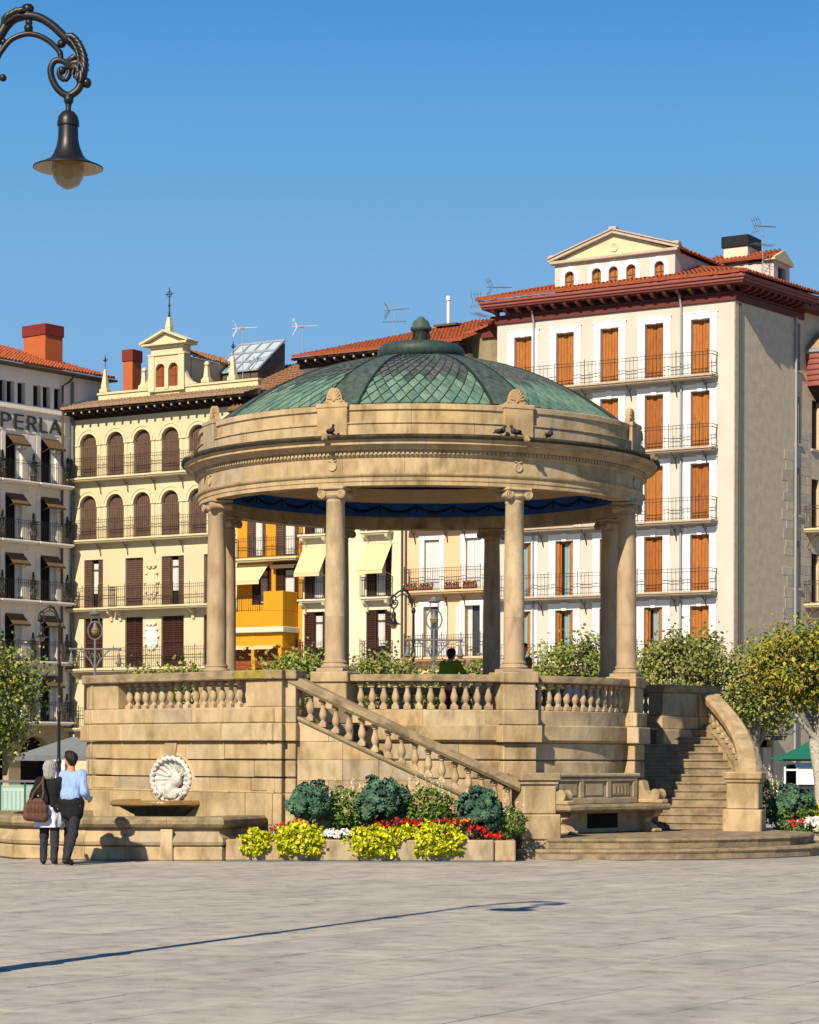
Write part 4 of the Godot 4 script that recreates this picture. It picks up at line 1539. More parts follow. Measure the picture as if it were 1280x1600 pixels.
func text_mesh(s: String, height: float, depth: float) -> TextMesh:
	var t := TextMesh.new()
	var f := SystemFont.new()
	f.font_names = PackedStringArray(["Droid Sans"])
	f.font_weight = 400
	t.font = f
	t.text = s
	t.font_size = 64
	t.pixel_size = height / 46.0
	t.depth = depth
	t.horizontal_alignment = HORIZONTAL_ALIGNMENT_LEFT
	t.vertical_alignment = VERTICAL_ALIGNMENT_BOTTOM
	return t

# the stone house further down the side street
func side_house() -> void:
	var turn := ROW_TURN + 83.0
	var B := thing("side_street_house", "brown stone house with iron balconies in the side street beyond the white house", "building", row_point(0.0, 0.0) + Basis(Vector3.UP, deg_to_rad(turn)) * Vector3(5.38, 0, 0), turn)
	var holes := []
	for y: float in [19.6, 16.2, 12.9, 9.5, 6.2]:
		holes.append([0.16, y, 0.58, y + 2.2])
	for y: float in [16.1, 12.4, 8.9, 5.4]:
		holes.append([1.7, y, 2.4, y + 2.3])
		holes.append([5.0, y, 5.9, y + 2.3])
	holes.append([1.8, 0.0, 2.7, 2.6])
	wall(B, "front_wall", 0.0, 9.0, 0.0, 22.4, holes, M.stone_wall)
	var b := MB.new()
	b.span(Vector3(0.01, 0, -9), Vector3(8.99, 22.39, -0.76))
	part("body", b, M.brown_wall, B)
	for h in holes:
		var n := sub("window", B)
		b = MB.new()
		b.span(Vector3(h[0] - 0.02, h[1], -0.34), Vector3(h[2] + 0.02, h[3] + 0.02, -0.28))
		part("pane", b, M.dark_room, n)
		if h[0] > 1.5 and h[1] > 1.0:
			part("shutter", leaf_boards(h[0], h[0] + 0.3, h[1], h[3], -0.14, 2), M.shutter_maroon, n)
			part("shutter", leaf_boards(h[2] - 0.3, h[2], h[1], h[3], -0.14, 2), M.shutter_maroon, n)
		b = MB.new()
		b.span(Vector3(h[0] - 0.12, h[1] - 0.12, -0.1), Vector3(h[2] + 0.12, h[1] - 0.002, 0.1), 0.01)
		part("sill", b, M.ashlar, n)
	for y: float in [12.4, 8.9, 5.4]:
		balcony(B, 0.95, 5.0, y - 0.1, 0.85, M.cream_trim, M.iron_brown, 1.05, [1.25, 2.7, 4.2])
	for r in 34:
		var y := 3.0 + r * 0.42
		if y > 16.5:
			break
		var x := 0.62
		while x < 1.55:
			var w := rng.randf_range(0.4, 0.8)
			w = minf(w, 1.62 - x)
			b = MB.new()
			b.span(Vector3(x, y, -0.02), Vector3(x + w - 0.018, y + 0.4, 0.014), 0.008)
			part("wall_stone", b, M.ashlar if rng.randf() < 0.7 else M.stone_wall, B)
			x += w
	b = MB.new()
	b.tube([Vector3(0.02, 22.0, 0.1), Vector3(0.02, 0.5, 0.1)], 0.06, 8)
	part("downpipe", b, M.zinc, B)
	b = MB.new()
	b.span(Vector3(-0.2, 22.4, -9), Vector3(9.2, 22.7, 0.6), 0.03)
	part("eave", b, M.eave_red, B)
	tiles(B, "roof_tiles", Vector3(-0.2, 22.75, 0.7), Vector3.RIGHT, Vector3(0, 0.3, -1).normalized(), 9.4, 5.0, M.tile_red)
	# round corner turret hanging from the upper floors
	var t := sub("turret", B, at(2.4, 1.25, 0.3))
	b = MB.new()
	b.lathe([Vector2(0.1, 16.9), Vector2(0.5, 17.2), Vector2(0.85, 17.45), Vector2(1.05, 17.6), Vector2(1.15, 17.68)], 28)
	part("corbel", b, M.eave_brown, t)
	for k in 6:
		b = MB.new()
		var y := 17.7 + k * 0.25
		var r := 1.16 + k * 0.035
		b.lathe([Vector2(r - 0.03, y), Vector2(r + 0.02, y + 0.03), Vector2(r + 0.03, y + 0.2), Vector2(r, y + 0.245)], 28)
		part("band", b, M.eave_pink, t)
	b = MB.new()
	b.lathe([Vector2(1.3, 19.2), Vector2(1.44, 19.26), Vector2(1.46, 19.38), Vector2(1.36, 19.42)], 28)
	part("gutter", b, M.zinc, t)
	b = MB.new()
	b.lathe([Vector2(1.4, 19.42), Vector2(1.1, 19.75), Vector2(0.7, 20.1), Vector2(0.0, 20.5)], 28)
	part("roof", b, M.tile_old, t)

func plain_body(B: Node3D, w: float, h: float, d: float, mat: Material) -> void:
	var b := MB.new()
	b.span(Vector3(0.01, 0, -d), Vector3(w - 0.01, h, -0.75))
	part("body", b, mat, B)

func white_shutters(B: Node3D, x: float, y: float, w: float, h: float, open: bool) -> void:
	var n := sub("window", B, at(x, y, 0))
	var s := MB.new()
	for sx: float in [-1.0, 1.0]:
		s.span(Vector3(sx * (w / 2 + 0.002), 0.0, 0.0), Vector3(sx * (w / 2 + 0.26), h, 0.045), 0.008)
	s.span(Vector3(-w / 2 - 0.3, h + 0.002, 0.0), Vector3(w / 2 + 0.3, h + 0.25, 0.06), 0.01)
	part("surround", s, M.white_trim, n)
	if open:
		part("shutter", leaf_boards(-w / 2 - 0.5, -w / 2 + 0.0, 0.0, h, 0.1, 3), M.shutter_white, n)
		part("shutter", leaf_boards(w / 2 - 0.02, w / 2 + 0.48, 0.0, h, 0.1, 3), M.shutter_white, n)
		part("curtain", curtain_mesh(-w / 2, -w / 2 + 0.25, 0.0, h, -0.2), M.net_curtain, n)
	else:
		for k in 2:
			part("shutter", leaf_boards(-w / 2 + k * w / 2 + 0.006, -w / 2 + (k + 1) * w / 2 - 0.006, 0.02, h - 0.02, -0.1, 3), M.shutter_white, n)
	s = MB.new()
	s.span(Vector3(-w / 2 - 0.02, 0, -0.34), Vector3(w / 2 + 0.02, h + 0.02, -0.28))
	part("pane", s, M.pane, n)

func peach_house() -> void:
	var o := -17.17
	var W := 5.05
	var B := thing("peach_house", "peach rendered house with white window surrounds between the white corner house and a cream house", "building", row_point(o), ROW_TURN)
	var xs := [-15.65 - o, -13.35 - o]
	var ys := [15.9, 12.75, 9.6, 6.4]
	var holes := []
	for y: float in ys:
		for x: float in xs:
			holes.append([x - 0.43, y, x + 0.43, y + 2.4])
	holes.append([0.6, 0.0, 4.4, 2.8])
	wall(B, "front_wall", 0.0, W, 0.0, 18.4, holes, M.peach_wall)
	plain_body(B, W, 18.4, 12, M.brown_wall)
	var b := MB.new()
	b.span(Vector3(0.6, 0, -0.6), Vector3(4.4, 2.8, -0.5))
	part("shop_door", b, M.dark_room, B)
	for y: float in ys:
		for x: float in xs:
			white_shutters(B, x, y, 0.84, 2.4, y < 7.0)
		balcony(B, 0.25, W - 0.35, y - 0.05, 0.62, M.peach_wall, M.iron_brown, 1.05, [0.6, 2.4, 3.4, 4.5])
	# upper storey set back, brown with a sloping tiled roof
	b = MB.new()
	b.extrude(PackedVector2Array([Vector2(0.6, 18.3), Vector2(W - 0.05, 18.3), Vector2(W - 0.05, 22.3), Vector2(0.6, 21.1)]), -9.0, -0.9)
	part("upper_storey", b, M.brown_wall, B)
	tiles(B, "roof_tiles", Vector3(0.4, 21.1, -0.5), Vector3(W - 0.45, 1.22, 0), Vector3(0, 0.12, -1).normalized(), 4.8, 7.0, M.tile_red)
	tiles(B, "roof_tiles", Vector3(0.0, 18.45, 0.25), Vector3.RIGHT, Vector3(0, 0.25, -1).normalized(), W, 1.3, M.tile_red)
	b = MB.new()
	b.span(Vector3(W - 1.35, 22.2, -1.6), Vector3(W - 0.1, 22.35, -0.6))
	b.span(Vector3(W - 1.3, 21.6, -1.5), Vector3(W - 0.15, 22.2, -0.75))
	part("roof_hatch", b, M.eave_red, B)
	b = MB.new()
	b.tube([Vector3(0.08, 18.3, 0.08), Vector3(0.08, 0.3, 0.08)], 0.05, 8)
	part("downpipe", b, M.pipe_brown, B)

func awning(parent: Node3D, x0: float, x1: float, y: float, out: float, drop: float, mat: Material, valance := 0.18) -> void:
	var b := MB.new()
	var n := 10
	for k in n:
		var a := lerpf(x0, x1, float(k) / n)
		var c := lerpf(x0, x1, float(k + 1) / n)
		var z := 0.004 if k % 2 == 0 else 0.0
		b.quad(Vector3(a, y - drop, out + z), Vector3(c, y - drop, out + z), Vector3(c, y, 0.06 + z), Vector3(a, y, 0.06 + z))
		b.quad(Vector3(c, y - drop, out - 0.012), Vector3(a, y - drop, out - 0.012), Vector3(a, y, 0.045), Vector3(c, y, 0.045))
		b.quad(Vector3(a, y - drop - valance, out + z), Vector3(c, y - drop - valance, out + z), Vector3(c, y - drop, out + z), Vector3(a, y - drop, out + z))
	b.tube([Vector3(x0, y - drop, out), Vector3(x1, y - drop, out)], 0.02, 6)
	b.tube([Vector3(x0, y, 0.06), Vector3(x1, y, 0.06)], 0.04, 6)
	for x in [x0 + 0.05, x1 - 0.05]:
		b.tube([Vector3(x, y - drop, out), Vector3(x, y - drop - 0.2, 0.05)], 0.012, 5)
	part("awning", b, mat, parent)

func brown_window(B: Node3D, x0: float, x1: float, y0: float, y1: float, mat: Material, style: int) -> void:
	# style 0 closed, 1 open leaves with pale curtains, 2 glass door between narrow leaves
	var n := sub("window", B)
	var w := x1 - x0
	if style == 0:
		part("shutter", leaf_boards(x0, (x0 + x1) / 2 - 0.01, y0, y1, -0.12, 2, true), mat, n)
		part("shutter", leaf_boards((x0 + x1) / 2 + 0.01, x1, y0, y1, -0.12, 2, true), mat, n)
	else:
		var l := w * (0.3 if style == 1 else 0.36)
		part("shutter", leaf_boards(x0, x0 + l, y0, y1, -0.06, 2, true), mat, n)
		part("shutter", leaf_boards(x1 - l * 0.75, x1, y0, y1, -0.06, 2, true), mat, n)
		part("curtain", curtain_mesh(x0 + l + 0.04, x1 - l * 0.75 - 0.12, y0 + (0.75 if style == 2 else 0.1), y1 - 0.2, -0.22), M.net_curtain, n)
		var f := MB.new()
		f.span(Vector3(x0 + l, y0, -0.2), Vector3(x0 + l + 0.05, y1, -0.14))
		f.span(Vector3(x1 - l * 0.75 - 0.05, y0, -0.2), Vector3(x1 - l * 0.75, y1, -0.14))
		f.span(Vector3(x0 + l, y1 - 0.55, -0.2), Vector3(x1 - l * 0.75, y1 - 0.5, -0.14))
		part("frame", f, mat, n)
	var p := MB.new()
	p.span(Vector3(x0 - 0.02, y0, -0.35), Vector3(x1 + 0.02, y1 + 0.02, -0.28))
	part("pane", p, M.dark_room, n)

func eave(B: Node3D, x0: float, x1: float, y: float, out: float, mat: Material, tail: Material, n: int) -> void:
	var e := sub("eave", B)
	var b := MB.new()
	b.span(Vector3(x0, y + 0.2, -0.3), Vector3(x1, y + 0.3, out), 0.01)
	b.span(Vector3(x0, y - 0.14, -0.2), Vector3(x1, y + 0.198, 0.07), 0.01)
	part("board", b, mat, e)
	b = MB.new()
	b.box(Vector3(0, y + 0.1, out * 0.5), Vector3(0.13, 0.17, out - 0.06), 0.01)
	var m := b.mesh()
	b = MB.new()
	b.box(Vector3(0, y + 0.1, out - 0.015), Vector3(0.075, 0.08, 0.02))
	var t := b.mesh()
	for k in n:
		var x: float = lerpf(x0 + 0.3, x1 - 0.3, k / (n - 1.0))
		part("rafter", m, mat, e, at(x, 0, 0))
		part("rafter_end", t, tail, e, at(x, 0, 0))

func butter_house() -> void:
	var o := -23.13
	var W := 5.95
	var B := thing("cream_house", "narrow pale cream house with small balconies, sun awnings and dark red shutters", "building", row_point(o), ROW_TURN)
	var xs := [-22.3 - o, -18.66 - o]
	var rows := [18.3, 15.75, 12.55, 9.35, 6.25]
	var holes := []
	for y: float in rows:
		for x: float in xs:
			holes.append([x - 0.72, y, x + 0.72, y + (1.2 if y > 18 else 2.5)])
	holes.append([0.8, 0.0, 2.4, 2.8])
	holes.append([3.4, 0.0, 5.2, 2.8])
	wall(B, "front_wall", 0.0, W, 0.0, 20.9, holes, M.butter_wall)
	plain_body(B, W, 20.8, 12, M.brown_wall)
	for h in holes.slice(-2):
		var b := MB.new()
		b.span(Vector3(h[0], 0, -0.6), Vector3(h[2], 2.8, -0.5))
		part("shop_door", b, M.dark_room, B)
	for i in rows.size():
		for x: float in xs:
			var y: float = rows[i]
			brown_window(B, x - 0.72, x + 0.72, y, y + (1.2 if i == 0 else 2.5), M.shutter_maroon, 0 if i == 0 else (1 if i != 4 else 2))
			if i > 0:
				balcony(B, x - 0.85, x + 0.85, y, 0.5, M.butter_wall, M.iron_brown, 0.98, [x - 0.65, x + 0.65], true)
			if i == 3:
				awning(B, x - 0.72, x + 0.78, y + 2.62, 0.95, 1.35, M.awning_cream)
	eave(B, -0.2, 9.4, 20.95, 0.8, M.eave_brown, M.ashlar, 17)
	tiles(B, "roof_tiles", Vector3(-0.3, 21.28, 0.9), Vector3.RIGHT, Vector3(0, 0.34, -1).normalized(), 9.9, 6.4, M.tile_red, 0.9, 1e9)
	var b := MB.new()
	b.span(Vector3(W + 0.02, 18.75, -10.0), Vector3(9.2, 20.9, -0.12))
	part("upper_wall", b, M.butter_wall, B)
	b = MB.new()
	b.span(Vector3(5.6, 22.9, -4.2), Vector3(6.9, 23.0, -3.2))
	part("roof_light", b, M.pipe_brown, B)
	b = MB.new()
	b.tube([Vector3(5.75, 22.5, -4.4), Vector3(5.75, 24.4, -4.4)], 0.09, 10)
	b.tube([Vector3(5.75, 24.38, -4.4), Vector3(5.75, 24.6, -4.4)], 0.13, 10)
	part("flue", b, M.white_metal, B)
	b = MB.new()
	b.tube([Vector3(W - 0.12, 20.8, 0.08), Vector3(W - 0.12, 0.3, 0.08)], 0.05, 8)
	part("downpipe", b, M.pipe_brown, B)

func orange_house() -> void:
	var o := -27.11
	var W := 3.98
	var B := thing("orange_house", "narrow bright orange house with brown shutters and a projecting terrace", "building", row_point(o), ROW_TURN)
	var holes := [[0.6, 11.6, 1.75, 14.1], [2.35, 11.6, 3.75, 14.1], [0.9, 9.2, 2.1, 11.1], [2.35, 9.2, 3.75, 11.1], [0.6, 15.0, 1.75, 17.5], [2.35, 15.0, 3.75, 17.5], [0.5, 0.0, 3.5, 2.9]]
	wall(B, "front_wall", 0.0, W, 0.0, 18.6, holes, M.orange_wall)
	plain_body(B, W, 18.5, 12, M.brown_wall)
	var b := MB.new()
	b.span(Vector3(0.5, 0, -0.6), Vector3(3.5, 2.9, -0.5))
	part("shop_door", b, M.dark_room, B)
	for k in 6:
		var h: Array = holes[k]
		brown_window(B, h[0], h[2], h[1], h[3], M.shutter_brown if k < 2 or k > 3 else M.shutter_maroon, 1)
	balcony(B, 0.02, W - 0.02, 11.5, 0.6, M.cream_trim, M.iron_brown, 1.0, [])
	balcony(B, 0.02, W - 0.02, 14.9, 0.6, M.cream_trim, M.iron_brown, 1.0, [])
	awning(B, 0.05, 1.95, 11.2, 0.9, 0.85, M.awning_cream)
	awning(B, 2.25, 3.7, 11.25, 0.35, 0.18, M.awning_brown, 0.12)
	# terrace box with a striped lower storey
	var T := sub("terrace", B)
	b = MB.new()
	b.span(Vector3(0.0, 8.0, 0.0), Vector3(3.72, 8.78, 1.35), 0.02)
	b.span(Vector3(2.55, 8.782, 0.05), Vector3(3.72, 9.75, 1.35), 0.02)
	part("parapet", b, M.orange_wall, T)
	b = MB.new()
	b.span(Vector3(-0.05, 7.72, 0.0), Vector3(3.8, 7.998, 1.45), 0.03)
	part("ledge", b, M.butter_wall, T)
	part("railing", railing(0.05, 2.5, 8.78, 1.2, 0.75), M.iron, T)
	b = MB.new()
	for x: float in [0.0, 1.72, 3.3]:
		b.span(Vector3(x, 3.2, 0.0), Vector3(x + 0.24, 7.7, 1.2), 0.01)
	b.span(Vector3(0.0, 6.95, 0.0), Vector3(3.6, 7.7, 1.19), 0.01)
	part("pier", b, M.orange_wall, T)
	for x: float in [0.26, 1.98]:
		b = MB.new()
		for k in 18:
			b.span(Vector3(x, 3.2 + k * 0.21, 0.95), Vector3(x + (1.44 if x < 1 else 1.3), 3.2 + k * 0.21 + 0.2, 1.0), 0.02)
		part("roller_shutter", b, M.wood_rust, T)
		awning(T, x - 0.05, x + (1.5 if x < 1 else 1.4), 7.3, 1.7, 0.3, M.awning_cream, 0.12)
	b = MB.new()
	b.span(Vector3(3.6, 5.6, 0.0), Vector3(3.9, 7.4, 0.03))
	part("narrow_door", b, M.wood_rust, T)
	eave(B, -0.1, W + 0.1, 18.65, 0.7, M.eave_brown, M.ashlar, 8)
	tiles(B, "roof_tiles", Vector3(-0.1, 18.97, 0.8), Vector3.RIGHT, Vector3(0, 0.50, -1).normalized(), W + 0.2, 9.0, M.tile_brown)
	b = MB.new()
	b.span(Vector3(W + 0.005, 18.0, -12.0), Vector3(W + 0.02, 18.1, -0.4))
	part("side_flashing", b, M.zinc, B)

func arched_house() -> void:
	var o := -37.81
	var W := 10.7
	var B := thing("arched_house", "cream house with two storeys of arched windows, coats of arms and a small pedimented belfry", "building", row_point(o), ROW_TURN)
	var holes := []
	var cx := [-36.73, -34.94, -33.17, -31.35, -29.6, -27.95]
	for x: float in cx:
		for y: float in [16.2, 12.95]:
			holes.append([x - o - 0.56, y, x - o + 0.56, y + 2.32, true])
	var rx := [[-37.0, -35.74], [-34.26, -33.1], [-31.9, -30.46], [-29.2, -28.0]]
	for r in rx:
		holes.append([r[0] - o, 9.36, r[1] - o, 11.88])
		holes.append([r[0] - o, 6.2, r[1] - o, 8.8])
		holes.append([r[0] - o, 3.1, r[1] - o, 5.5])
	holes.append([1.0, 0.0, 3.6, 2.7, true])
	holes.append([5.0, 0.0, 7.6, 2.7, true])
	wall(B, "front_wall", 0.0, W, 0.0, 19.4, holes, M.cream_wall)
	plain_body(B, W, 19.3, 13, M.brown_wall)
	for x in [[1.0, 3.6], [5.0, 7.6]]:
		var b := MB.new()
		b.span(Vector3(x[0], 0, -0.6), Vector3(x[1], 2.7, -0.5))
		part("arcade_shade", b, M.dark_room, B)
	for x: float in cx:
		for y: float in [16.2, 12.95]:
			var n := sub("window", B, at(x - o, y, 0))
			# arch moulding
			var s := MB.new()
			for ring in [[0.56, 0.68, 0.05], [0.74, 0.84, 0.035]]:
				for k in 14:
					var a0 := PI * k / 14.0
					var a1 := PI * (k + 1) / 14.0
					s.extrude(PackedVector2Array([Vector2(cos(a0) * ring[0], 1.76 + sin(a0) * ring[0]), Vector2(cos(a0) * ring[1], 1.76 + sin(a0) * ring[1]), Vector2(cos(a1) * ring[1], 1.76 + sin(a1) * ring[1]), Vector2(cos(a1) * ring[0], 1.76 + sin(a1) * ring[0])]), 0.0, ring[2])
			for sx: float in [-1.0, 1.0]:
				s.span(Vector3(sx * 0.565, 1.68, -0.1), Vector3(sx * 0.88, 1.76, 0.08), 0.01)
				s.span(Vector3(sx * 0.60, 0.0, 0.0), Vector3(sx * 0.80, 1.66, 0.03), 0.005)
			part("arch_moulding", s, M.cream_trim, n)
			# arched shutters with boards
			var sh := MB.new()
			for k in 8:
				var xa := -0.5 + k * 0.125
				var top := 1.76 + sqrt(maxf(0.0, 0.25 - pow(minf(absf(xa), absf(xa + 0.125)), 2)))
				sh.span(Vector3(xa + 0.008, 0.02, -0.24), Vector3(xa + 0.117, top, -0.2), 0.006)
			for yy: float in [0.1, 0.85, 1.6]:
				sh.span(Vector3(-0.5, yy, -0.2), Vector3(0.5, yy + 0.09, -0.185))
			part("shutter", sh, M.shutter_brown, n)
			var p := MB.new()
			var poly := PackedVector2Array([Vector2(-0.57, 0), Vector2(0.57, 0)])
			poly.append_array(arc(Vector2(0, 1.76), 0.57, 0, 180, 12))
			p.extrude(poly, -0.36, -0.30)
			part("pane", p, M.shutter_brown, n)
	for i in rx.size():
		var r: Array = rx[i]
		brown_window(B, r[0] - o, r[1] - o, 9.36, 11.88, M.shutter_brown, [2, 0, 2, 0][i])
		brown_window(B, r[0] - o, r[1] - o, 6.2, 8.8, M.shutter_maroon, 0)
		brown_window(B, r[0] - o, r[1] - o, 3.1, 5.5, M.shutter_maroon, 0)
	var br := []
	for k in 6:
		br.append(0.15 + k * 1.79)
	balcony(B, 0.0, W - 0.1, 16.16, 0.55, M.cream_trim, M.iron_brown, 1.02, br, false)
	balcony(B, 0.0, W - 0.1, 12.9, 0.55, M.cream_trim, M.iron_brown, 1.02, br, false)
	balcony(B, 0.0, 2.9, 9.32, 0.6, M.cream_trim, M.iron_brown, 1.05, [2.7], true)
	balcony(B, 2.95, W - 0.1, 9.32, 0.75, M.cream_trim, M.iron_brown, 1.05, [3.3, 8.0], true)
	balcony(B, 0.0, W - 0.1, 6.14, 0.6, M.cream_trim, M.iron_brown, 1.05, [0.4, 5.0, 8.0], true)
	balcony(B, -0.2, 6.0, 3.05, 0.6, M.cream_trim, M.iron_brown, 1.05, [])
	# carved coats of arms between the windows
	for e in [[5.3, 10.55, 0.42, 0.95], [5.3, 7.75, 0.42, 0.75]]:
		var s := MB.new()
		var w: float = e[2]
		var h: float = e[3]
		var pts := PackedVector2Array([Vector2(-w * 0.8, h * 0.7), Vector2(w * 0.8, h * 0.7), Vector2(w, -h * 0.2), Vector2(w * 0.6, -h * 0.75), Vector2(0, -h), Vector2(-w * 0.6, -h * 0.75), Vector2(-w, -h * 0.2)])
		var moved := PackedVector2Array()
		for p in pts:
			moved.append(p + Vector2(e[0], e[1]))
		s.extrude(moved, 0.0, 0.06)
		var inn := PackedVector2Array()
		for p in pts:
			inn.append(p * 0.66 + Vector2(e[0], e[1] - 0.02))
		s.extrude(inn, 0.06, 0.11)
		for k in 10:
			var a := TAU * k / 10.0
			s.ball(Vector3(e[0] + cos(a) * w * 0.98, e[1] + sin(a) * h * 0.86, 0.06), 0.1, Vector3(1, 1, 0.7), 8)
		for k in 5:
			s.ball(Vector3(e[0] + (k - 2) * w * 0.3, e[1] + h * 0.92, 0.07), 0.08, Vector3.ONE, 8)
		part("coat_of_arms", s, M.hotel_trim if e[1] < 9 else M.cream_trim, B)
	eave(B, -0.1, W + 1.0, 19.42, 0.85, M.eave_brown, M.ashlar, 22)
	tiles(B, "roof_tiles", Vector3(-0.15, 19.76, 0.95), Vector3.RIGHT, Vector3(0, 0.30, -1).normalized(), W + 1.2, 1.9, M.tile_old)
	# parapet with obelisks, and the belfry
	var P := sub("parapet", B, at(0, 0, -0.75))
	var b := MB.new()
	b.span(Vector3(1.1, 19.9, -0.3), Vector3(W + 0.7, 20.62, 0.0), 0.02)
	b.span(Vector3(1.05, 20.622, -0.36), Vector3(W + 0.75, 20.74, 0.07), 0.02)
	part("parapet_wall", b, M.cream_trim, P)
	for e in [[1.45, 0], [4.05, 1], [8.1, 1], [9.75, 0]]:
		b = MB.new()
		var x: float = e[0]
		b.box(Vector3(x, 20.85, -0.15), Vector3(0.5, 0.2, 0.4), 0.02)
		b.box(Vector3(x, 20.99, -0.15), Vector3(0.38, 0.1, 0.3), 0.02)
		if e[1] == 0:
			prism_between(b, [Vector3(x - 0.17, 21.04, -0.3), Vector3(x + 0.17, 21.04, -0.3), Vector3(x + 0.17, 21.04, 0), Vector3(x - 0.17, 21.04, 0), Vector3(x - 0.05, 22.0, -0.2), Vector3(x + 0.05, 22.0, -0.2), Vector3(x + 0.05, 22.0, -0.1), Vector3(x - 0.05, 22.0, -0.1)])
			part("obelisk", b, M.cream_trim, P)
			b = MB.new()
			b.tube([Vector3(x, 21.98, -0.15), Vector3(x, 22.75, -0.15)], 0.018, 6)
			b.ball(Vector3(x, 22.45, -0.15), 0.06, Vector3(1.6, 1, 1), 8)
			b.tube([Vector3(x - 0.16, 22.5, -0.15), Vector3(x + 0.16, 22.5, -0.15)], 0.02, 6)
			b.ball(Vector3(x, 22.55, -0.15), 0.075, Vector3(0.7, 1.6, 0.7), 6)
			part("cross", b, M.iron, P)
		else:
			b.lathe([Vector2(0.16, 0), Vector2(0.1, 0.05)], 8)
			prism_between(b, [Vector3(x - 0.14, 21.04, -0.27), Vector3(x + 0.14, 21.04, -0.27), Vector3(x + 0.14, 21.04, -0.03), Vector3(x - 0.14, 21.04, -0.03), Vector3(x - 0.09, 21.62, -0.23), Vector3(x + 0.09, 21.62, -0.23), Vector3(x + 0.09, 21.62, -0.07), Vector3(x - 0.09, 21.62, -0.07)])
			b.ball(Vector3(x, 21.74, -0.15), 0.145, Vector3.ONE, 12)
			part("ball_finial", b, M.cream_trim, P)
	var T := sub("belfry", P)
	var tc := -32.1 - o
	wall(T, "wall", tc - 1.02, tc + 1.02, 20.5, 22.75, [[tc - 0.72, 20.62, tc - 0.12, 21.95, true], [tc + 0.12, 20.62, tc + 0.72, 21.95, true]], M.cream_wall, 0.3, at(0, 0, 0.12))
	b = MB.new()
	for s: float in [-1.0, 1.0]:
		var sc := PackedVector2Array([Vector2(tc + s * 1.02, 20.74), Vector2(tc + s * 1.9, 20.74)])
		for k in 7:
			var a := PI / 2 * k / 6.0
			sc.append(Vector2(tc + s * (1.9 - 0.86 * sin(a)), 22.0 - 1.2 * cos(a)))
		sc.append(Vector2(tc + s * 1.02, 22.0))
		b.extrude(sc, -0.2, 0.08)
	part("scroll_buttress", b, M.cream_wall, T)
	b = MB.new()
	b.span(Vector3(tc - 1.2, 22.35, -0.3), Vector3(tc + 1.2, 22.45, 0.2), 0.02)
	b.span(Vector3(tc - 1.1, 22.75, -0.5), Vector3(tc + 1.1, 22.86, 0.25), 0.02)
	b.span(Vector3(tc - 1.45, 22.862, -0.6), Vector3(tc + 1.45, 22.97, 0.42), 0.02)
	b.span(Vector3(tc - 1.15, 20.5, 0.1), Vector3(tc - 0.78, 22.34, 0.18), 0.01)
	b.span(Vector3(tc + 0.78, 20.5, 0.1), Vector3(tc + 1.15, 22.34, 0.18), 0.01)
	b.span(Vector3(tc - 0.12, 20.6, 0.1), Vector3(tc + 0.12, 21.7, 0.16), 0.01)
	b.extrude(PackedVector2Array([Vector2(tc - 1.3, 22.972), Vector2(tc + 1.3, 22.972), Vector2(tc, 23.5)]), -0.4, 0.2)
	for s: float in [-1.0, 1.0]:
		b.bar(Vector3(tc + s * 1.55, 22.99, -0.05), Vector3(tc, 23.6, -0.05), 1.0, 0.1)
	part("pediment", b, M.cream_trim, T)
	for x: float in [tc - 0.42, tc + 0.42]:
		b = MB.new()
		var poly := PackedVector2Array([Vector2(x - 0.31, 20.6), Vector2(x + 0.31, 20.6)])
		poly.append_array(arc(Vector2(x, 21.65), 0.31, 0, 180, 10))
		b.extrude(poly, -0.12, -0.08)
		b.span(Vector3(x - 0.03, 20.62, -0.08), Vector3(x + 0.03, 21.9, -0.05))
		b.span(Vector3(x - 0.3, 21.3, -0.08), Vector3(x + 0.3, 21.36, -0.055))
		part("belfry_shutter", b, M.wood_rust, T)
	b = MB.new()
	b.box(Vector3(tc, 23.7, -0.1), Vector3(0.32, 0.2, 0.32), 0.02)
	prism_between(b, [Vector3(tc - 0.16, 23.8, -0.26), Vector3(tc + 0.16, 23.8, -0.26), Vector3(tc + 0.16, 23.8, 0.06), Vector3(tc - 0.16, 23.8, 0.06), Vector3(tc - 0.08, 24.35, -0.18), Vector3(tc + 0.08, 24.35, -0.18), Vector3(tc + 0.08, 24.35, -0.02), Vector3(tc - 0.08, 24.35, -0.02)])
	part("spire", b, M.cream_trim, T)
	b = MB.new()
	b.tube([Vector3(tc, 24.3, -0.1), Vector3(tc, 24.7, -0.1), Vector3(tc, 25.9, -0.1)], [0.07, 0.035, 0.02], 8)
	b.tube([Vector3(tc - 0.26, 25.55, -0.1), Vector3(tc + 0.26, 25.55, -0.1)], 0.025, 6)
	for k in 8:
		var a := TAU * k / 8
		b.tube([Vector3(tc + cos(a) * 0.13, 25.55 + sin(a) * 0.16, -0.1), Vector3(tc + cos(a + 0.78) * 0.13, 25.55 + sin(a + 0.78) * 0.16, -0.1)], 0.02, 5)
	b.ball(Vector3(tc, 24.95, -0.1), 0.07, Vector3.ONE, 8)
	part("cross", b, M.iron, T)
	b = MB.new()
	b.span(Vector3(tc - 1.0, 20.4, -9.0), Vector3(tc + 1.0, 22.3, -0.7))
	part("belfry_body", b, M.cream_wall, T)
	tiles(T, "belfry_tiles", Vector3(tc + 1.2, 22.3, -0.5), Vector3.FORWARD, Vector3(-1, 0.45, 0).normalized(), 8.0, 1.4, M.tile_brown)
	# higher roofs, rooflights and a red chimney behind
	b = MB.new()
	b.span(Vector3(-0.78, 20.0, -6.0), Vector3(-0.12, 23.3, -5.2), 0.02)
	var ch := sub("chimney", B)
	part("stack", b, M.chimney_orange, ch)
	b = MB.new()
	b.span(Vector3(-0.83, 23.2, -6.05), Vector3(-0.07, 23.85, -5.15), 0.02)
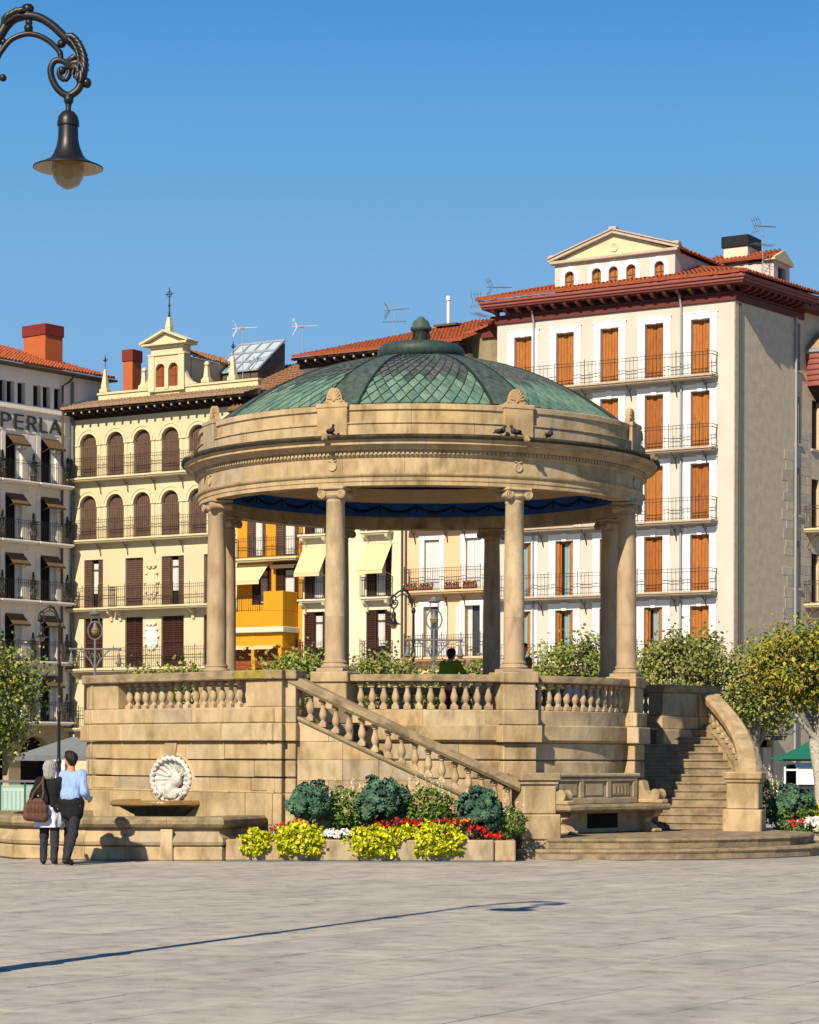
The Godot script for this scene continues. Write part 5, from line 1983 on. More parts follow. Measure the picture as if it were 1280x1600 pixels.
	part("cap", b, M.chimney_red, ch)
	var S := sub("roof_light", B, at(6.2, 21.75, -4.0))
	b = MB.new()
	b.extrude(PackedVector2Array([Vector2(0, -0.6), Vector2(2.5, -0.6), Vector2(2.5, 1.85), Vector2(0, -0.05)]), 0.0, 2.9)
	part("gable_end", b, M.pipe_brown, S, Transform3D(Basis(Vector3.UP, PI / 2), Vector3(0, -0.05, 0)))
	var sl := Vector3(0, 1.9, -2.5)
	b = MB.new()
	for i in 5:
		b.bar(Vector3(i * 0.725, 0.05, 0.05), Vector3(i * 0.725, 0.05, 0.05) + sl, 0.12, 0.1)
	for j in 4:
		b.bar(Vector3(0, 0.06, 0.05) + sl * (j / 3.0), Vector3(2.9, 0.06, 0.05) + sl * (j / 3.0), 0.12, 0.1)
	part("glazing_bar", b, M.zinc, S)
	for i in 4:
		for j in 3:
			b = MB.new()
			var p0 := Vector3(i * 0.725 + 0.06, 0.03, 0.05) + sl * (j / 3.0 + 0.02)
			var p1 := p0 + Vector3(0.6, 0, 0)
			var dd := sl * 0.29
			b.quad(p0, p1, p1 + dd, p0 + dd)
			b.quad(p0 - Vector3(0, 0.03, 0), p0 + dd - Vector3(0, 0.03, 0), p1 + dd - Vector3(0, 0.03, 0), p1 - Vector3(0, 0.03, 0))
			part("roof_pane", b, M.skylight, S)
	tiles(B, "roof_tiles", Vector3(4.0, 20.3, -2.0), Vector3.RIGHT, Vector3(0, 0.4, -1).normalized(), 7.0, 6.0, M.tile_brown)

func hotel() -> void:
	# local x runs along the front towards the corner, local z points out over the square
	var L := 14.0
	var turn := ROW_TURN + 83.0
	var cor := row_point(-37.81)
	var dir := Basis(Vector3.UP, deg_to_rad(turn)) * Vector3(1, 0, 0)
	var B := thing("hotel", "white hotel at the left with brown awnings, iron balconies and dark lettering", "building", cor - dir * L, turn)
	var fx := func(s: float) -> float: return L - s * 0.883
	var slabs := [15.72, 12.66, 9.6, 6.48, 3.35]
	var cols := [4.7, 1.94, 7.5, 10.3]
	var holes := []
	for y: float in slabs:
		for s: float in cols:
			holes.append([fx.call(s) - 0.57, y, fx.call(s) + 0.57, y + 2.38])
	for s: float in [5.6, 4.95, 4.1, 2.87, 2.12, 1.22, 7.6, 8.4, 9.2]:
		holes.append([fx.call(s) - 0.27, 19.75, fx.call(s) + 0.27, 20.85])
	for s: float in [2.9, 6.2, 9.5]:
		holes.append([fx.call(s) - 1.05, 0.0, fx.call(s) + 1.05, 2.6, true])
	wall(B, "front_wall", 0.0, L - 0.02, 3.15, 21.6, holes.slice(0, 29), M.hotel_wall)
	wall(B, "arcade_wall", 0.0, L - 0.02, 0.0, 3.14, holes.slice(29), M.hotel_arcade, 0.5, at(0, 0, 0.02))
	var b := MB.new()
	b.span(Vector3(0.0, 0, -12.0), Vector3(L - 0.03, 21.5, -0.8))
	part("body", b, M.hotel_wall, B)
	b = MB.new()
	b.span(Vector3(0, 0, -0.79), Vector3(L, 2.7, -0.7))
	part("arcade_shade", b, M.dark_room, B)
	for k in 20:
		var h: Array = holes[k]
		var n := sub("window", B)
		b = MB.new()
		b.span(Vector3(h[0] - 0.02, h[1], -0.36), Vector3(h[2] + 0.02, h[3], -0.3))
		part("pane", b, M.dark_room, n)
		b = MB.new()
		b.span(Vector3(h[2] - 0.28, h[1], -0.24), Vector3(h[2], h[3], -0.16))
		b.span(Vector3(h[0], h[1], -0.24), Vector3(h[0] + 0.08, h[3], -0.16))
		part("frame", b, M.shutter_white, n)
		b = MB.new()
		b.span(Vector3(h[2] + 0.002, h[1], 0.0), Vector3(h[2] + 0.4, h[3] + 0.2, 0.04), 0.01)
		b.span(Vector3(h[0] - 0.3, h[1], 0.0), Vector3(h[0] - 0.002, h[3] + 0.2, 0.04), 0.01)
		part("surround", b, M.hotel_trim, n)
		awning(n, h[0] + 0.02, h[2] + 0.1, h[3], 0.62, 0.52, M.awning_brown, 0.1)
	for k in range(20, 29):
		var h: Array = holes[k]
		b = MB.new()
		b.span(Vector3(h[0] - 0.02, h[1], -0.36), Vector3(h[2] + 0.02, h[3] + 0.02, -0.3))
		part("attic_window", b, M.dark_room, B)
	for y: float in slabs:
		for e in [[3.35, 6.2], [0.55, 3.25], [6.3, 9.1]]:
			balcony(B, fx.call(e[1]), fx.call(e[0]), y, 0.7, M.hotel_trim, M.iron, 1.02, [])
	# mouldings
	b = MB.new()
	b.span(Vector3(0, 19.42, 0), Vector3(L - 0.3, 19.56, 0.1), 0.02)
	b.span(Vector3(0, 19.56, 0), Vector3(L - 0.3, 19.68, 0.06), 0.02)
	b.span(Vector3(0, 18.28, 0), Vector3(L - 0.3, 18.36, 0.05), 0.01)
	part("string_course", b, M.hotel_trim, B)
	b = MB.new()
	for s: float in [0.75, 3.3, 6.1]:
		b.span(Vector3(fx.call(s) - 0.28, 4.0, 0.0), Vector3(fx.call(s) + 0.28, 18.2, 0.03), 0.01)
	part("pilaster", b, M.hotel_trim, B)
	# lettering
	var sign := sub("sign", B, at(0, 18.42, 0.06))
	for e in [["P", 5.78, 4.95], ["E", 4.72, 3.98], ["R", 3.72, 2.88], ["L", 2.72, 2.08], ["A", 1.98, 0.98], ["A", 7.9, 6.9], ["L", 8.75, 8.1]]:
		var tm := text_mesh(e[0], 0.78, 0.08)
		var bb := tm.get_aabb()
		var wd: float = fx.call(e[2]) - fx.call(e[1])
		var sc := Vector3(wd / bb.size.x, 0.76 / bb.size.y, 1.0)
		part("letter", tm, M.letter_dark, sign, Transform3D(Basis.from_scale(sc), Vector3(fx.call(e[1]), 0, 0) - bb.position * sc * Vector3(1, 1, 0)))
	# roof
	b = MB.new()
	b.span(Vector3(-0.2, 21.6, -0.5), Vector3(L + 2.7, 21.72, 0.5), 0.02)
	b.tube([Vector3(-0.2, 21.66, 0.55), Vector3(L + 2.7, 21.66, 0.55)], 0.07, 8)
	part("gutter", b, M.pipe_brown, B)
	tiles(B, "roof_tiles", Vector3(-0.2, 21.78, 0.55), Vector3.RIGHT, Vector3(0, 0.36, -1).normalized(), L + 3.0, 5.5, M.tile_red, 1e9, 1.2)
	b = MB.new()
	b.span(Vector3(L - 0.02, 19.9, -10.0), Vector3(L + 2.6, 21.58, -0.01))
	part("end_wall", b, M.hotel_wall, B)
	var ch := sub("chimney", B)
	b = MB.new()
	b.span(Vector3(fx.call(1.0), 21.6, -2.9), Vector3(fx.call(-0.45), 24.15, -1.2), 0.02)
	part("stack", b, M.chimney_orange, ch)
	b = MB.new()
	b.span(Vector3(fx.call(1.06), 23.85, -2.96), Vector3(fx.call(-0.51), 24.45, -1.14), 0.02)
	part("cap", b, M.chimney_red, ch)
	b = MB.new()
	b.tube([Vector3(fx.call(0.35), 21.6, 0.5), Vector3(fx.call(0.6), 21.25, 0.3), Vector3(fx.call(0.95), 21.0, 0.12), Vector3(fx.call(0.95), 3.2, 0.12)], 0.06, 8)
	part("downpipe", b, M.pipe_brown, B)
	b = MB.new()
	b.tube([Vector3(L - 0.12, 21.3, 0.12), Vector3(L - 0.12, 0.2, 0.12)], 0.08, 8)
	part("downpipe", b, M.pipe_green, B)
	# clipped cypresses in pots on the balconies
	var proto: Node3D = null
	var names := {15.72: "fifth", 12.66: "fourth", 9.6: "third", 6.48: "second", 3.35: "first"}
	for y: float in slabs:
		for s: float in [3.55, 0.85, 5.95]:
			var where := B.transform * Vector3(fx.call(s), y, 0.42)
			var side := {3.55: "middle", 0.85: "right-hand", 5.95: "left-hand"}
			var label := "clipped potted cypress, the %s one on the %s-floor balcony of the white hotel" % [side[s], names[y]]
			if proto == null:
				proto = thing("potted_cypress", label, "potted plant", where, 0.0, "potted cypresses on the hotel balconies")
				var p := MB.new()
				p.lathe([Vector2(0.14, 0), Vector2(0.19, 0.3), Vector2(0.17, 0.3), Vector2(0.15, 0.26), Vector2(0, 0.26)], 14)
				part("pot", p, M.pipe_brown, proto)
				var lf := []
				for k in 420:
					var h := rng.randf()
					var r := (0.20 * (1.0 - h) + 0.03) * sqrt(rng.randf())
					var a := rng.randf() * TAU
					lf.append(Vector3(r * cos(a), 0.32 + h * 1.15, r * sin(a)))
				leaves(proto, "foliage", lf, 0.07, M.leaf, [Color(0.012, 0.03, 0.014), Color(0.02, 0.045, 0.02), Color(0.008, 0.02, 0.01)])
			else:
				dup(proto, label, where, rng.randf() * 360)

# ---------------------------------------------------------------- foliage
var leaf_shape: ArrayMesh = null

func leaf_mesh() -> ArrayMesh:
	if leaf_shape == null:
		var b := MB.new()
		var a := Vector3(0, -0.5, 0)
		var t := Vector3(0, 0.5, 0.06)
		var m := Vector3(0, 0.02, 0.0)
		b.tri(a, Vector3(0.36, -0.05, 0.10), m)
		b.tri(Vector3(0.36, -0.05, 0.10), t, m)
		b.tri(t, Vector3(-0.36, -0.05, 0.10), m)
		b.tri(Vector3(-0.36, -0.05, 0.10), a, m)
		leaf_shape = b.mesh()
	return leaf_shape

func leaves(parent: Node3D, called: String, pts: Array, size: float, mat: Material, palette: Array, shape: Mesh = null, tones := [], outward := false) -> void:
	var mm := MultiMesh.new()
	mm.transform_format = MultiMesh.TRANSFORM_3D
	mm.use_colors = true
	mm.mesh = shape if shape else leaf_mesh()
	mm.instance_count = pts.size()
	for k in pts.size():
		var q := Basis(Vector3.UP, rng.randf() * TAU) * Basis(Vector3.RIGHT, rng.randf_range(-1.5, 0.4)) * Basis(Vector3.BACK, rng.randf() * TAU)
		if outward:
			var z: Vector3 = (pts[k] + Vector3(rng.randf_range(-1, 1), rng.randf_range(-0.4, 1), rng.randf_range(-1, 1)) * 0.12).normalized()
			var y := (Vector3.UP - z * z.y + Vector3(rng.randf_range(-1, 1), 0, rng.randf_range(-1, 1)) * 0.4).normalized()
			var x := y.cross(z).normalized()
			q = Basis(x, z.cross(x), z)
		mm.set_instance_transform(k, Transform3D(q.scaled(Vector3.ONE * size * rng.randf_range(0.7, 1.3)), pts[k]))
		var c: Color = palette[tones[k] if k < tones.size() else rng.randi() % palette.size()]
		var v := rng.randf_range(0.8, 1.25)
		mm.set_instance_color(k, Color(c.r * v, c.g * v, c.b * v))
	var o := MultiMeshInstance3D.new()
	o.name = called
	o.multimesh = mm
	o.material_override = mat
	o.set_meta("kind", "stuff")
	parent.add_child(o, true)

var kale_leaf: ArrayMesh = null

func kale_shape() -> ArrayMesh:  # a tightly frilled leaf
	if kale_leaf == null:
		var b := MB.new()
		var pr := Vector3()
		var po := Vector3()
		for k in 15:
			var a := TAU * k / 14.0
			var f := 0.17 * (1.0 if k % 2 == 0 else -1.0)
			var inner := Vector3(cos(a) * 0.24, sin(a) * 0.27, 0.03 - f * 0.2)
			var outer := Vector3(cos(a) * (0.46 + 0.06 * sin(k * 2.1)), sin(a) * 0.52, f - 0.07)
			if k > 0:
				b.quad(pr, po, outer, inner)
				b.tri(Vector3(0, 0, 0.06), pr, inner)
			pr = inner
			po = outer
		kale_leaf = b.mesh()
	return kale_leaf

func in_ball() -> Vector3:
	while true:
		var p := Vector3(rng.randf_range(-1, 1), rng.randf_range(-1, 1), rng.randf_range(-1, 1))
		if p.length_squared() < 1.0:
			return p
	return Vector3.ZERO

func tree(label: String, p: Vector3, trunk_h: float, trunk_r: float, crown: Vector3, rad: Vector3, count: int, palette: Array, size: float, bark: Material) -> void:
	var T := thing("plane_tree", label, "tree", p, 0.0, "pollarded plane trees around the square")
	var b := MB.new()
	var pts := []
	var rr := []
	for k in 9:
		var f := k / 8.0
		pts.append(Vector3(0.08 * sin(f * 5.0), trunk_h * f, 0.06 * sin(f * 3.0 + 1.0)))
		rr.append(trunk_r * (1.25 - 0.45 * f) * rng.randf_range(0.93, 1.07) * (1.25 if k == 0 else 1.0))
	b.tube(pts, rr, 14)
	part("trunk", b, bark, T)
	var clumps := []
	var n := 60
	for k in n:
		var q := in_ball()
		q = q.normalized() * pow(q.length(), 0.6)
		clumps.append(crown + q * rad * 0.86)
	for k in 9:
		var c: Vector3 = clumps[k * 5]
		var s := Vector3(0, trunk_h * rng.randf_range(0.86, 1.0), 0)
		var m := (s + c) * 0.5 + Vector3(0, -0.1, 0)
		var l := MB.new()
		l.tube([s, m, c], [trunk_r * 0.5, trunk_r * 0.3, trunk_r * 0.1], 7)
		part("limb", l, bark, T)
	var lp := []
	var tn := []
	for k in count:
		var ci := rng.randi() % n
		var g := Vector3(rng.randfn(), rng.randfn(), rng.randfn()) * 0.20
		var q: Vector3 = clumps[ci] + g * rad / 1.3 + (Vector3(0, rng.randf() * 0.6, 0) if rng.randf() < 0.07 else Vector3.ZERO)
		lp.append(q)
		tn.append((ci + rng.randi() % 2) % palette.size())
	leaves(T, "crown", lp, size, M.leaf, palette, null, tn)

func trees() -> void:
	var g := [Color(0.175, 0.236, 0.0385), Color(0.263, 0.298, 0.0613), Color(0.123, 0.175, 0.035), Color(0.333, 0.333, 0.0963), Color(0.21, 0.228, 0.0525), Color(0.105, 0.149, 0.035)]
	var gold := [Color(0.298, 0.298, 0.035), Color(0.175, 0.21, 0.035), Color(0.367, 0.333, 0.0525), Color(0.123, 0.158, 0.035), Color(0.228, 0.158, 0.035), Color(0.263, 0.263, 0.035)]
	var dry := [Color(0.202, 0.225, 0.053), Color(0.264, 0.273, 0.0869), Color(0.139, 0.171, 0.0385), Color(0.215, 0.205, 0.0578), Color(0.114, 0.151, 0.0289), Color(0.302, 0.3, 0.116)]
	tree("green plane tree on the far left below the hotel balconies", Vector3(-10.75, 0, -60), 2.0, 0.16, Vector3(0.0, 3.05, 0), Vector3(1.6, 1.5, 1.5), 9500, g, 0.11, M.bark)
	tree("loose plane tree seen over the parapet of the fountain block", Vector3(-7.0, 0, -70), 2.3, 0.16, Vector3(0, 3.35, 0), Vector3(1.7, 1.0, 1.6), 6500, g, 0.115, M.bark)
	tree("plane tree in front of the orange house, seen through the bandstand", Vector3(-3.3, 0, -68), 2.3, 0.16, Vector3(0, 3.4, 0), Vector3(1.5, 1.2, 1.5), 8000, g, 0.115, M.bark)
	tree("plane tree in front of the cream house, seen through the bandstand", Vector3(-0.8, 0, -70), 2.3, 0.16, Vector3(0, 3.4, 0), Vector3(1.6, 1.2, 1.5), 8000, dry, 0.115, M.bark)
	tree("pale dry plane tree behind the person in the green shirt", Vector3(1.7, 0, -72), 2.3, 0.16, Vector3(0, 3.3, 0), Vector3(1.7, 1.2, 1.5), 8000, dry, 0.115, M.bark)
	tree("plane tree below the white house, seen through the right bay of the bandstand", Vector3(4.9, 0, -66), 2.3, 0.16, Vector3(0, 3.75, 0), Vector3(1.6, 1.3, 1.5), 9000, g, 0.11, M.bark)
	tree("bushy plane tree just right of the bandstand", Vector3(7.2, 0, -62), 2.2, 0.17, Vector3(0.0, 3.65, 0), Vector3(1.35, 1.3, 1.4), 10000, dry, 0.105, M.bark)
	tree("bushy plane tree above the right-hand stair", Vector3(8.9, 0, -61), 2.2, 0.17, Vector3(0.1, 3.45, 0), Vector3(1.15, 1.3, 1.3), 9500, dry, 0.105, M.bark)
	tree("golden plane tree with mottled white trunk at the right edge", Vector3(9.02, 0, -52.5), 2.3, 0.15, Vector3(-0.25, 3.55, 0), Vector3(1.25, 0.98, 1.25), 9500, gold, 0.11, M.bark_pale)

# ---------------------------------------------------------------- fountain, steps, bench
func outline_frames(pts: Array, y: float) -> Array:  # mitred frames along an open polyline, outside on the right-hand side of travel
	var o := []
	for k in pts.size():
		var d0: Vector2 = (pts[k] - pts[maxi(k - 1, 0)]) if k > 0 else (pts[1] - pts[0])
		var d1: Vector2 = (pts[mini(k + 1, pts.size() - 1)] - pts[k]) if k < pts.size() - 1 else d0
		d0 = d0.normalized()
		d1 = d1.normalized()
		var n0 := Vector2(d0.y, -d0.x)
		var n1 := Vector2(d1.y, -d1.x)
		var nn := (n0 + n1).normalized()
		nn = nn / maxf(nn.dot(n1), 0.3)
		var bx := Vector3(nn.x, 0, nn.y)
		o.append(Transform3D(Basis(bx, Vector3.UP, bx.normalized().cross(Vector3.UP)), Vector3(pts[k].x, y, pts[k].y)))
	return o

func blend(a: Transform3D, b: Transform3D, f: float) -> Transform3D:
	return Transform3D(Basis(a.basis.x.lerp(b.basis.x, f), Vector3.UP, a.basis.z.lerp(b.basis.z, f)), a.origin.lerp(b.origin, f))

func fountain() -> void:
	var F := thing("wall_fountain", "stone wall fountain with white shell niche, stone bowl and low polygonal basin", "fountain", KC + polar(-44.0, 6.0, 0).origin, -44.0)
	# local x along the wall, local z away from it; outline given as (x, z) travelling from the right end round to the left end
	var pts := [Vector2(2.32, 0.12), Vector2(2.85, 1.50), Vector2(2.30, 2.16), Vector2(1.30, 3.0), Vector2(0.0, 3.4), Vector2(-1.30, 3.0), Vector2(-2.30, 2.16), Vector2(-2.85, 1.50), Vector2(-2.32, 0.12)]
	var fr := outline_frames(pts, 0.0)
	# the travel above keeps the outside on the left, so turn the frames outwards
	for k in fr.size():
		var f: Transform3D = fr[k]
		if f.basis.x.dot(f.origin - Vector3(0, 0, 0.8)) < 0.0:
			fr[k] = Transform3D(Basis(-f.basis.x, Vector3.UP, -f.basis.z), f.origin)
	var rows := [
		[PackedVector2Array([Vector2(-0.4, 0.0), Vector2(0.0, 0.0), Vector2(0.02, 0.02), Vector2(0.02, 0.2), Vector2(0.0, 0.222), Vector2(-0.4, 0.222)]), M.stone_light],
		[PackedVector2Array([Vector2(-0.4, 0.226), Vector2(-0.03, 0.226), Vector2(0.03, 0.25), Vector2(0.05, 0.30), Vector2(0.03, 0.36), Vector2(-0.04, 0.42), Vector2(-0.07, 0.5), Vector2(-0.4, 0.5)]), M.stone],
		[PackedVector2Array([Vector2(-0.42, 0.504), Vector2(-0.04, 0.504), Vector2(0.03, 0.535), Vector2(0.065, 0.58), Vector2(0.065, 0.645), Vector2(0.03, 0.69), Vector2(-0.42, 0.69)]), M.stone_worn]]
	for r in rows:
		for k in fr.size() - 1:
			var cut: int = 2 if fr[k].origin.distance_to(fr[k + 1].origin) > 1.2 else 1
			for c in cut:
				var b := MB.new()
				b.sweep([blend(fr[k], fr[k + 1], float(c) / cut + 0.002), blend(fr[k], fr[k + 1], float(c + 1) / cut - 0.002)], r[0])
				part("basin_stone", b, r[1] if r[1] == M.stone_worn else stone_mat(), F)
	# little piers at the corners of the basin
	for k in [2, 6]:
		var f: Transform3D = fr[k]
		var b := MB.new()
		b.t = Transform3D(Basis(Vector3.UP, atan2(f.basis.x.x, f.basis.x.z)), f.origin)
		b.box(Vector3(0, 0.25, -0.02), Vector3(0.2, 0.5, 0.14), 0.015)
		part("basin_pier", b, M.stone_light, F)
	var wp := PackedVector2Array()
	for p in pts:
		wp.append(Vector2(p.x * 0.88, -(p.y * 0.92)))
	var w := MB.new()
	w.t = Transform3D(Basis(Vector3.RIGHT, -PI / 2), Vector3.ZERO)
	w.flat(wp, 0.46, true)
	part("water", w, M.water, F)
	# bowl under the shell
	var b := MB.new()
	b.t = Transform3D(Basis.from_scale(Vector3(1.08, 1, 1.5)), Vector3(-0.16, 0, -0.02))
	b.lathe([Vector2(0.15, 0.40), Vector2(0.22, 0.5), Vector2(0.30, 0.56), Vector2(0.48, 0.66), Vector2(0.66, 0.79)], 30, -PI / 2, PI / 2)
	part("bowl_foot", b, M.mossy_stone, F)
	b = MB.new()
	b.t = Transform3D(Basis.from_scale(Vector3(1.08, 1, 1.5)), Vector3(-0.16, 0, -0.02))
	b.lathe([Vector2(0.66, 0.79), Vector2(0.74, 0.80), Vector2(0.775, 0.83), Vector2(0.775, 0.88), Vector2(0.75, 0.905), Vector2(0.68, 0.905), Vector2(0.62, 0.86), Vector2(0.0, 0.84)], 30, -PI / 2, PI / 2)
	part("bowl", b, M.wet_stone, F)
	# scalloped white shell
	var S := sub("shell_niche", F, at(-0.13, 1.255, 0))
	var dish := MB.new()
	var nr := 9
	var na := 72
	for i in nr:
		for j in na:
			var q := []
			for e in [[i, j], [i + 1, j], [i + 1, j + 1], [i, j + 1]]:
				var f: float = float(e[0]) / nr
				var a: float = TAU * e[1] / na
				var rib := 0.02 * cos(a * 18.0) * f
				q.append(Vector3(cos(a) * 0.5 * f, sin(a) * 0.37 * f - 0.0, -0.11 * (1.0 - f * f) + 0.02 + rib))
			dish.quad_out(q[0], q[1], q[2], q[3], Vector3(0, 0, -5))
	part("shell", dish, M.white_stone, S)
	var rim := MB.new()
	var rp := []
	var rr := []
	for k in 145:
		var a := TAU * k / 144.0
		var wv := absf(sin(a * 12.0))
		rp.append(Vector3(cos(a) * (0.465 + 0.035 * wv), sin(a) * (0.335 + 0.035 * wv), 0.02))
		rr.append(0.028 + 0.020 * wv)
	rim.tube(rp, rr, 7)
	part("shell_rim", rim, M.white_stone, S)
	var fish := sculpt([
		[Vector3(-0.16, -0.25, 0.0), Vector3(0.02, -0.17, 0.04), 0.075, 0.10],
		[Vector3(0.02, -0.17, 0.04), Vector3(0.17, -0.02, 0.03), 0.10, 0.085],
		[Vector3(0.17, -0.02, 0.03), Vector3(0.10, 0.13, 0.02), 0.075, 0.05],
		[Vector3(0.10, 0.13, 0.02), Vector3(0.0, 0.06, 0.07), 0.05, 0.035],
		[Vector3(0.19, 0.05, 0.02), Vector3(0.27, 0.11, 0.0), 0.045, 0.02],
		[Vector3(-0.27, -0.22, -0.02), Vector3(-0.34, -0.14, -0.02), 0.07, 0.045],
		[Vector3(0.16, -0.24, 0.03), Vector3(0.27, -0.2, 0.0), 0.07, 0.055],
		[Vector3(-0.05, -0.28, 0.06), Vector3(0.08, -0.29, 0.07), 0.055, 0.055]], 0.018, 0.05)
	part("carved_fish", fish, M.white_stone, S)
	for k in 5:
		var pz := MB.new()
		pz.tube([Vector3(-0.30 + k * 0.14, -0.26, 0.06), Vector3(-0.25 + k * 0.14, -0.21, 0.1), Vector3(-0.20 + k * 0.14, -0.27, 0.09), Vector3(-0.25 + k * 0.14, -0.31, 0.08)], 0.024, 7)
		part("carved_wave", pz, M.white_stone, S)

func bench() -> void:
	# two low rounded steps at the foot of the stairs
	var low := [Vector2(1.5, 4.3), Vector2(1.5, 6.42), Vector2(2.4, 6.56), Vector2(3.3, 6.52), Vector2(4.2, 6.30), Vector2(5.1, 5.90), Vector2(5.9, 5.35), Vector2(6.6, 4.65), Vector2(7.1, 3.8), Vector2(7.35, 2.9), Vector2(7.35, 2.0), Vector2(6.9, 1.2)]
	var high := []
	for k in low.size():
		var d: Vector2 = (low[mini(k + 1, low.size() - 1)] - low[maxi(k - 1, 0)]).normalized()
		var nn := Vector2(-d.y, d.x)
		high.append(low[k] - nn * 0.38 if k > 1 and k < low.size() - 1 else low[k] - (Vector2(-0.02, 0.38) if k <= 1 else Vector2(0.38, -0.02)))
	for e in [[0.0, 0.165, low, "lower_step"], [0.168, 0.33, high, "upper_step"]]:
		var st := Node3D.new()
		st.name = e[3]
		st.set_meta("kind", "structure")
		add_child(st)
		st.position = KC
		var y0: float = e[0]
		var y1: float = e[1]
		var poly := PackedVector2Array()
		for p in e[2]:
			poly.append(Vector2(p.x, -p.y))
		poly.append(Vector2(2.5, -1.5))
		var core := MB.new()
		core.t = Transform3D(Basis(Vector3.RIGHT, -PI / 2), Vector3.ZERO)
		core.extrude(poly, y0, y1 - 0.004)
		part("paving", core, M.step_stone, st)
		var fr := outline_frames(e[2], 0.0)
		for k in fr.size():
			var f: Transform3D = fr[k]
			if f.basis.x.dot(f.origin - Vector3(3.5, 0, 2.5)) < 0.0:
				fr[k] = Transform3D(Basis(-f.basis.x, Vector3.UP, -f.basis.z), f.origin)
		var prof := PackedVector2Array([Vector2(-0.42, y0), Vector2(-0.02, y0), Vector2(-0.02, y1 - 0.075), Vector2(0.01, y1 - 0.065), Vector2(0.025, y1 - 0.035), Vector2(0.012, y1 - 0.008), Vector2(-0.01, y1), Vector2(-0.42, y1)])
		for k in fr.size() - 1:
			var b := MB.new()
			b.sweep([blend(fr[k], fr[k + 1], 0.003), blend(fr[k], fr[k + 1], 0.997)], prof)
			part("step_stone", b, M.stone_worn if rng.randf() < 0.6 else M.step_stone, st)
	var B := thing("stone_bench", "curved-back stone bench with three carved panels and scrolled arms against the bandstand", "bench", KC + polar(46.0, 4.24, 0.33).origin, 46.0)
	var b := MB.new()
	b.span(Vector3(-1.3, 0.0, -0.1), Vector3(1.3, 0.39, 0.22), 0.015)
	part("plinth", b, M.stone_grey, B)
	b = MB.new()
	b.span(Vector3(-0.42, 0.08, 0.2), Vector3(0.42, 0.34, 0.225))
	part("vent", b, M.dark_room, B)
	b = MB.new()
	b.span(Vector3(-1.42, 0.39, -0.05), Vector3(1.42, 0.50, 0.66), 0.03)
	part("seat", b, M.stone_worn, B)
	var bk := sub("backrest", B)
	b = MB.new()
	b.span(Vector3(-1.16, 0.502, -0.12), Vector3(1.16, 0.97, 0.05), 0.01)
	b.span(Vector3(-1.22, 0.972, -0.14), Vector3(1.22, 1.04, 0.11), 0.02)
	for x: float in [-1.16, -0.45, 0.3, 1.04]:
		b.span(Vector3(x, 0.61, 0.05), Vector3(x + 0.12, 0.9, 0.085), 0.01)
	b.span(Vector3(-1.16, 0.9, 0.05), Vector3(1.16, 0.968, 0.086), 0.01)
	b.span(Vector3(-1.16, 0.504, 0.05), Vector3(1.16, 0.608, 0.087), 0.01)
	part("frame", b, M.stone_grey, bk)
	for x: float in [-0.98, -0.27, 0.48]:
		b = MB.new()
		b.span(Vector3(x, 0.65, 0.04), Vector3(x + 0.47, 0.865, 0.066), 0.01)
		part("panel", b, M.stone_grey, bk)
	b = MB.new()
	for k in 4:
		b.span(Vector3(0.53 + k * 0.1, 0.69, 0.06), Vector3(0.56 + k * 0.1, 0.83, 0.076))
	part("worn_lettering", b, M.stone_worn, bk)
	for s: float in [-1.0, 1.0]:
		b = MB.new()
		b.span(Vector3(s * 1.30 - 0.1, 0.502, 0.0), Vector3(s * 1.30 + 0.1, 0.58, 0.6), 0.02)
		b.t = Transform3D(Basis(Vector3.BACK, PI / 2), Vector3(s * 1.30 + 0.10, 0.66, 0.44))
		b.lathe([Vector2(0, 0), Vector2(0.105, 0), Vector2(0.105, 0.03), Vector2(0.09, 0.06), Vector2(0.09, 0.14), Vector2(0.105, 0.17), Vector2(0.105, 0.2), Vector2(0, 0.2)], 18, 0, TAU, false, 0.4)
		b.t = Transform3D()
		var sc := PackedVector2Array([Vector2(0.0, 0.56), Vector2(0.45, 0.56), Vector2(0.36, 0.66), Vector2(0.25, 0.66), Vector2(0.15, 0.74), Vector2(0.1, 0.9), Vector2(0.0, 0.92)])
		b.t = Transform3D(Basis(Vector3.UP, -PI / 2), Vector3(s * 1.30, 0, 0.04))
		b.extrude(sc, -0.08, 0.08)
		b.t = Transform3D()
		part("scroll_arm", b, M.stone, B)
		b = MB.new()
		b.span(Vector3(s * 1.16 - 0.11, 0.0, 0.2), Vector3(s * 1.16 + 0.11, 0.06, 0.56), 0.02)
		b.t = Transform3D(Basis(Vector3.UP, -PI / 2), Vector3(s * 1.16, 0, 0.2))
		b.extrude(PackedVector2Array([Vector2(0, 0.06), Vector2(0.3, 0.06), Vector2(0.24, 0.12), Vector2(0.12, 0.17), Vector2(0.15, 0.25), Vector2(0.3, 0.28), Vector2(0.36, 0.34), Vector2(0.34, 0.388), Vector2(0, 0.388)]), -0.09, 0.09)
		part("scroll_leg", b, M.stone, B)

